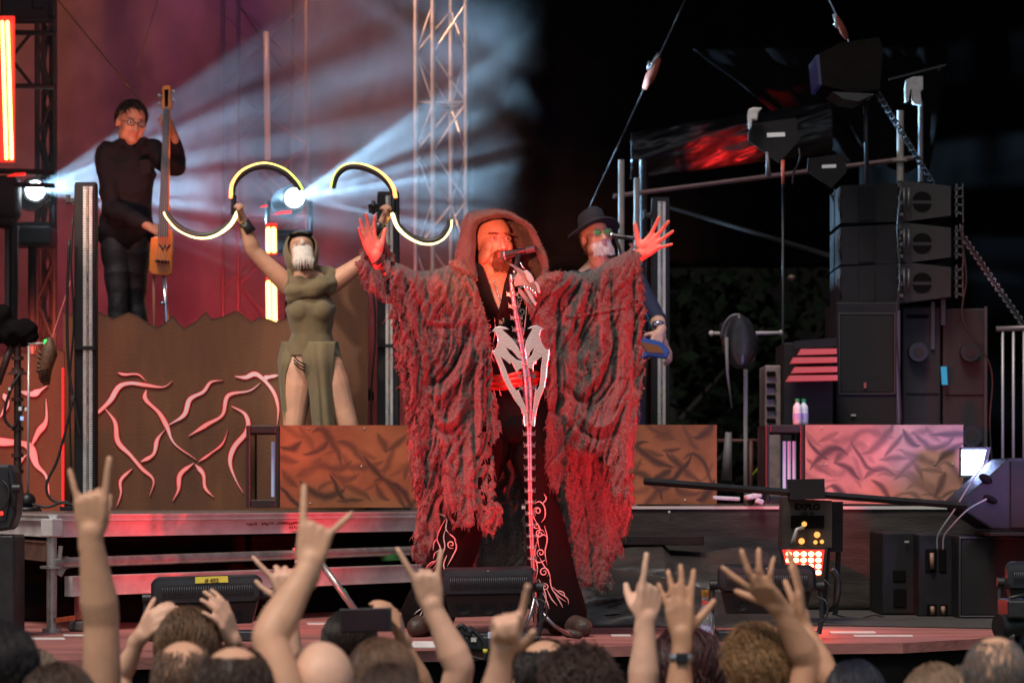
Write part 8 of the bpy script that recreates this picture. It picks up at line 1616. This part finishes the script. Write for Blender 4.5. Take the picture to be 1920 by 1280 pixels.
crowd('person with thinning fair hair and pink scalp just below the upright hair', 345, 1196, 6.9, 1.0, hairspec=dict(col=(.13, .075, .05), mask=thin(.05), n=1200, L=.03, out=.008, seed=9, r=.0017), tone=0)
crowd('bald person in the middle of the crowd under the horned arm', 602, 1198, 6.5, 1.08, hairspec=dict(col=(.20, .15, .11), mask=lambda p: full(p) and p[2] < .01, n=500, L=.012, out=.004, seed=10, r=.0014), tone=3)
crowd('person with straight brown hair right of the bald head', 715, 1190, 6.7, 1.04, hairspec=dict(col=(.14, .075, .042), mask=full, n=1800, L=.09, seed=11, shell=full, down=.9), tone=1)
crowd('person with darker brown hair in front of the straight haired person', 728, 1238, 6.2, 1.0, hairspec=dict(col=(.06, .032, .02), mask=full, n=1400, L=.08, seed=12, shell=full, down=.8), tone=1)
crowd('person with bright forehead patch in receding dark hair below the dragon stand', 1022, 1192, 7.4, 1.0, hairspec=dict(col=(.02, .014, .012), mask=thin(.052), n=1300, L=.05, seed=13, shell=thin(.056)), tone=0)
crowd('person with dark brown curly hair in front of the dragon stand', 1090, 1204, 6.9, 1.02, hairspec=dict(col=(.05, .026, .018), mask=full, n=1700, L=.09, out=.026, seed=14, shell=full, curl=.9), tone=1)
crowd('person with curly golden brown hair in front of the third floodlight', 1422, 1168, 7.3, .95, hairspec=dict(col=(.26, .14, .06), mask=full, n=2000, L=.08, out=.024, seed=15, shell=full, curl=.9), tone=1)
crowd('person with long dark auburn hair behind the wristwatch arm', 1285, 1172, 8.0, .98, hairspec=dict(col=(.045, .012, .012), mask=lambda p: full(p) or (p[1] > 0), n=1500, L=.26, seed=16, shell=full, down=1.2, r=.003), tone=1)
crowd('person with blue black hair left of the small blond head at right', 1600, 1232, 7.2, 1.0, hairspec=dict(col=(.012, .013, .022), mask=full, n=1400, L=.09, seed=17, shell=full, down=.9), tone=1)
crowd('person with dark blond hair at lower right', 1752, 1238, 7.0, .98, hairspec=dict(col=(.20, .125, .075), mask=full, n=1500, L=.09, seed=18, shell=full, down=.8), tone=1)
crowd('person with greyish blond hair between two heads at lower right', 1806, 1244, 7.6, 1.0, hairspec=dict(col=(.17, .12, .09), mask=full, n=1200, L=.06, seed=19, shell=full), tone=1)
crowd('person with cropped grey hair and a bald spot, thin glasses, at the right edge', 1868, 1190, 6.6, 1.0, yaw=165, hairspec=dict(col=(.12, .105, .10), mask=thin(.034), n=1900, L=.016, out=.004, seed=20, r=.0013), tone=0, pitch=0)
crowd('person with short brown hair at lower left beside the raised arm', 112, 1238, 6.2, 1.08, hairspec=dict(col=(.07, .04, .025), mask=full, n=1800, L=.035, seed=21, shell=full), tone=1)
crowd('person with black hair at the left edge, one ear in view', -6, 1160, 6.4, 1.15, yaw=195, hairspec=dict(col=(.012, .008, .007), mask=full, n=1500, L=.08, seed=22, shell=full), tone=2)
crowd('person with ash blond hair and dark glasses cord at lower left', 66, 1210, 7.4, .92, yaw=150, hairspec=dict(col=(.22, .15, .11), mask=full, n=1300, L=.10, seed=23, shell=full, down=.9), tone=3)
crowd('person with dark hair at the bottom edge left of the pointing hand', 20, 1300, 7.0, .9, hairspec=dict(col=(.03, .018, .014), mask=full, n=900, L=.08, seed=24, shell=full), tone=1) if False else None
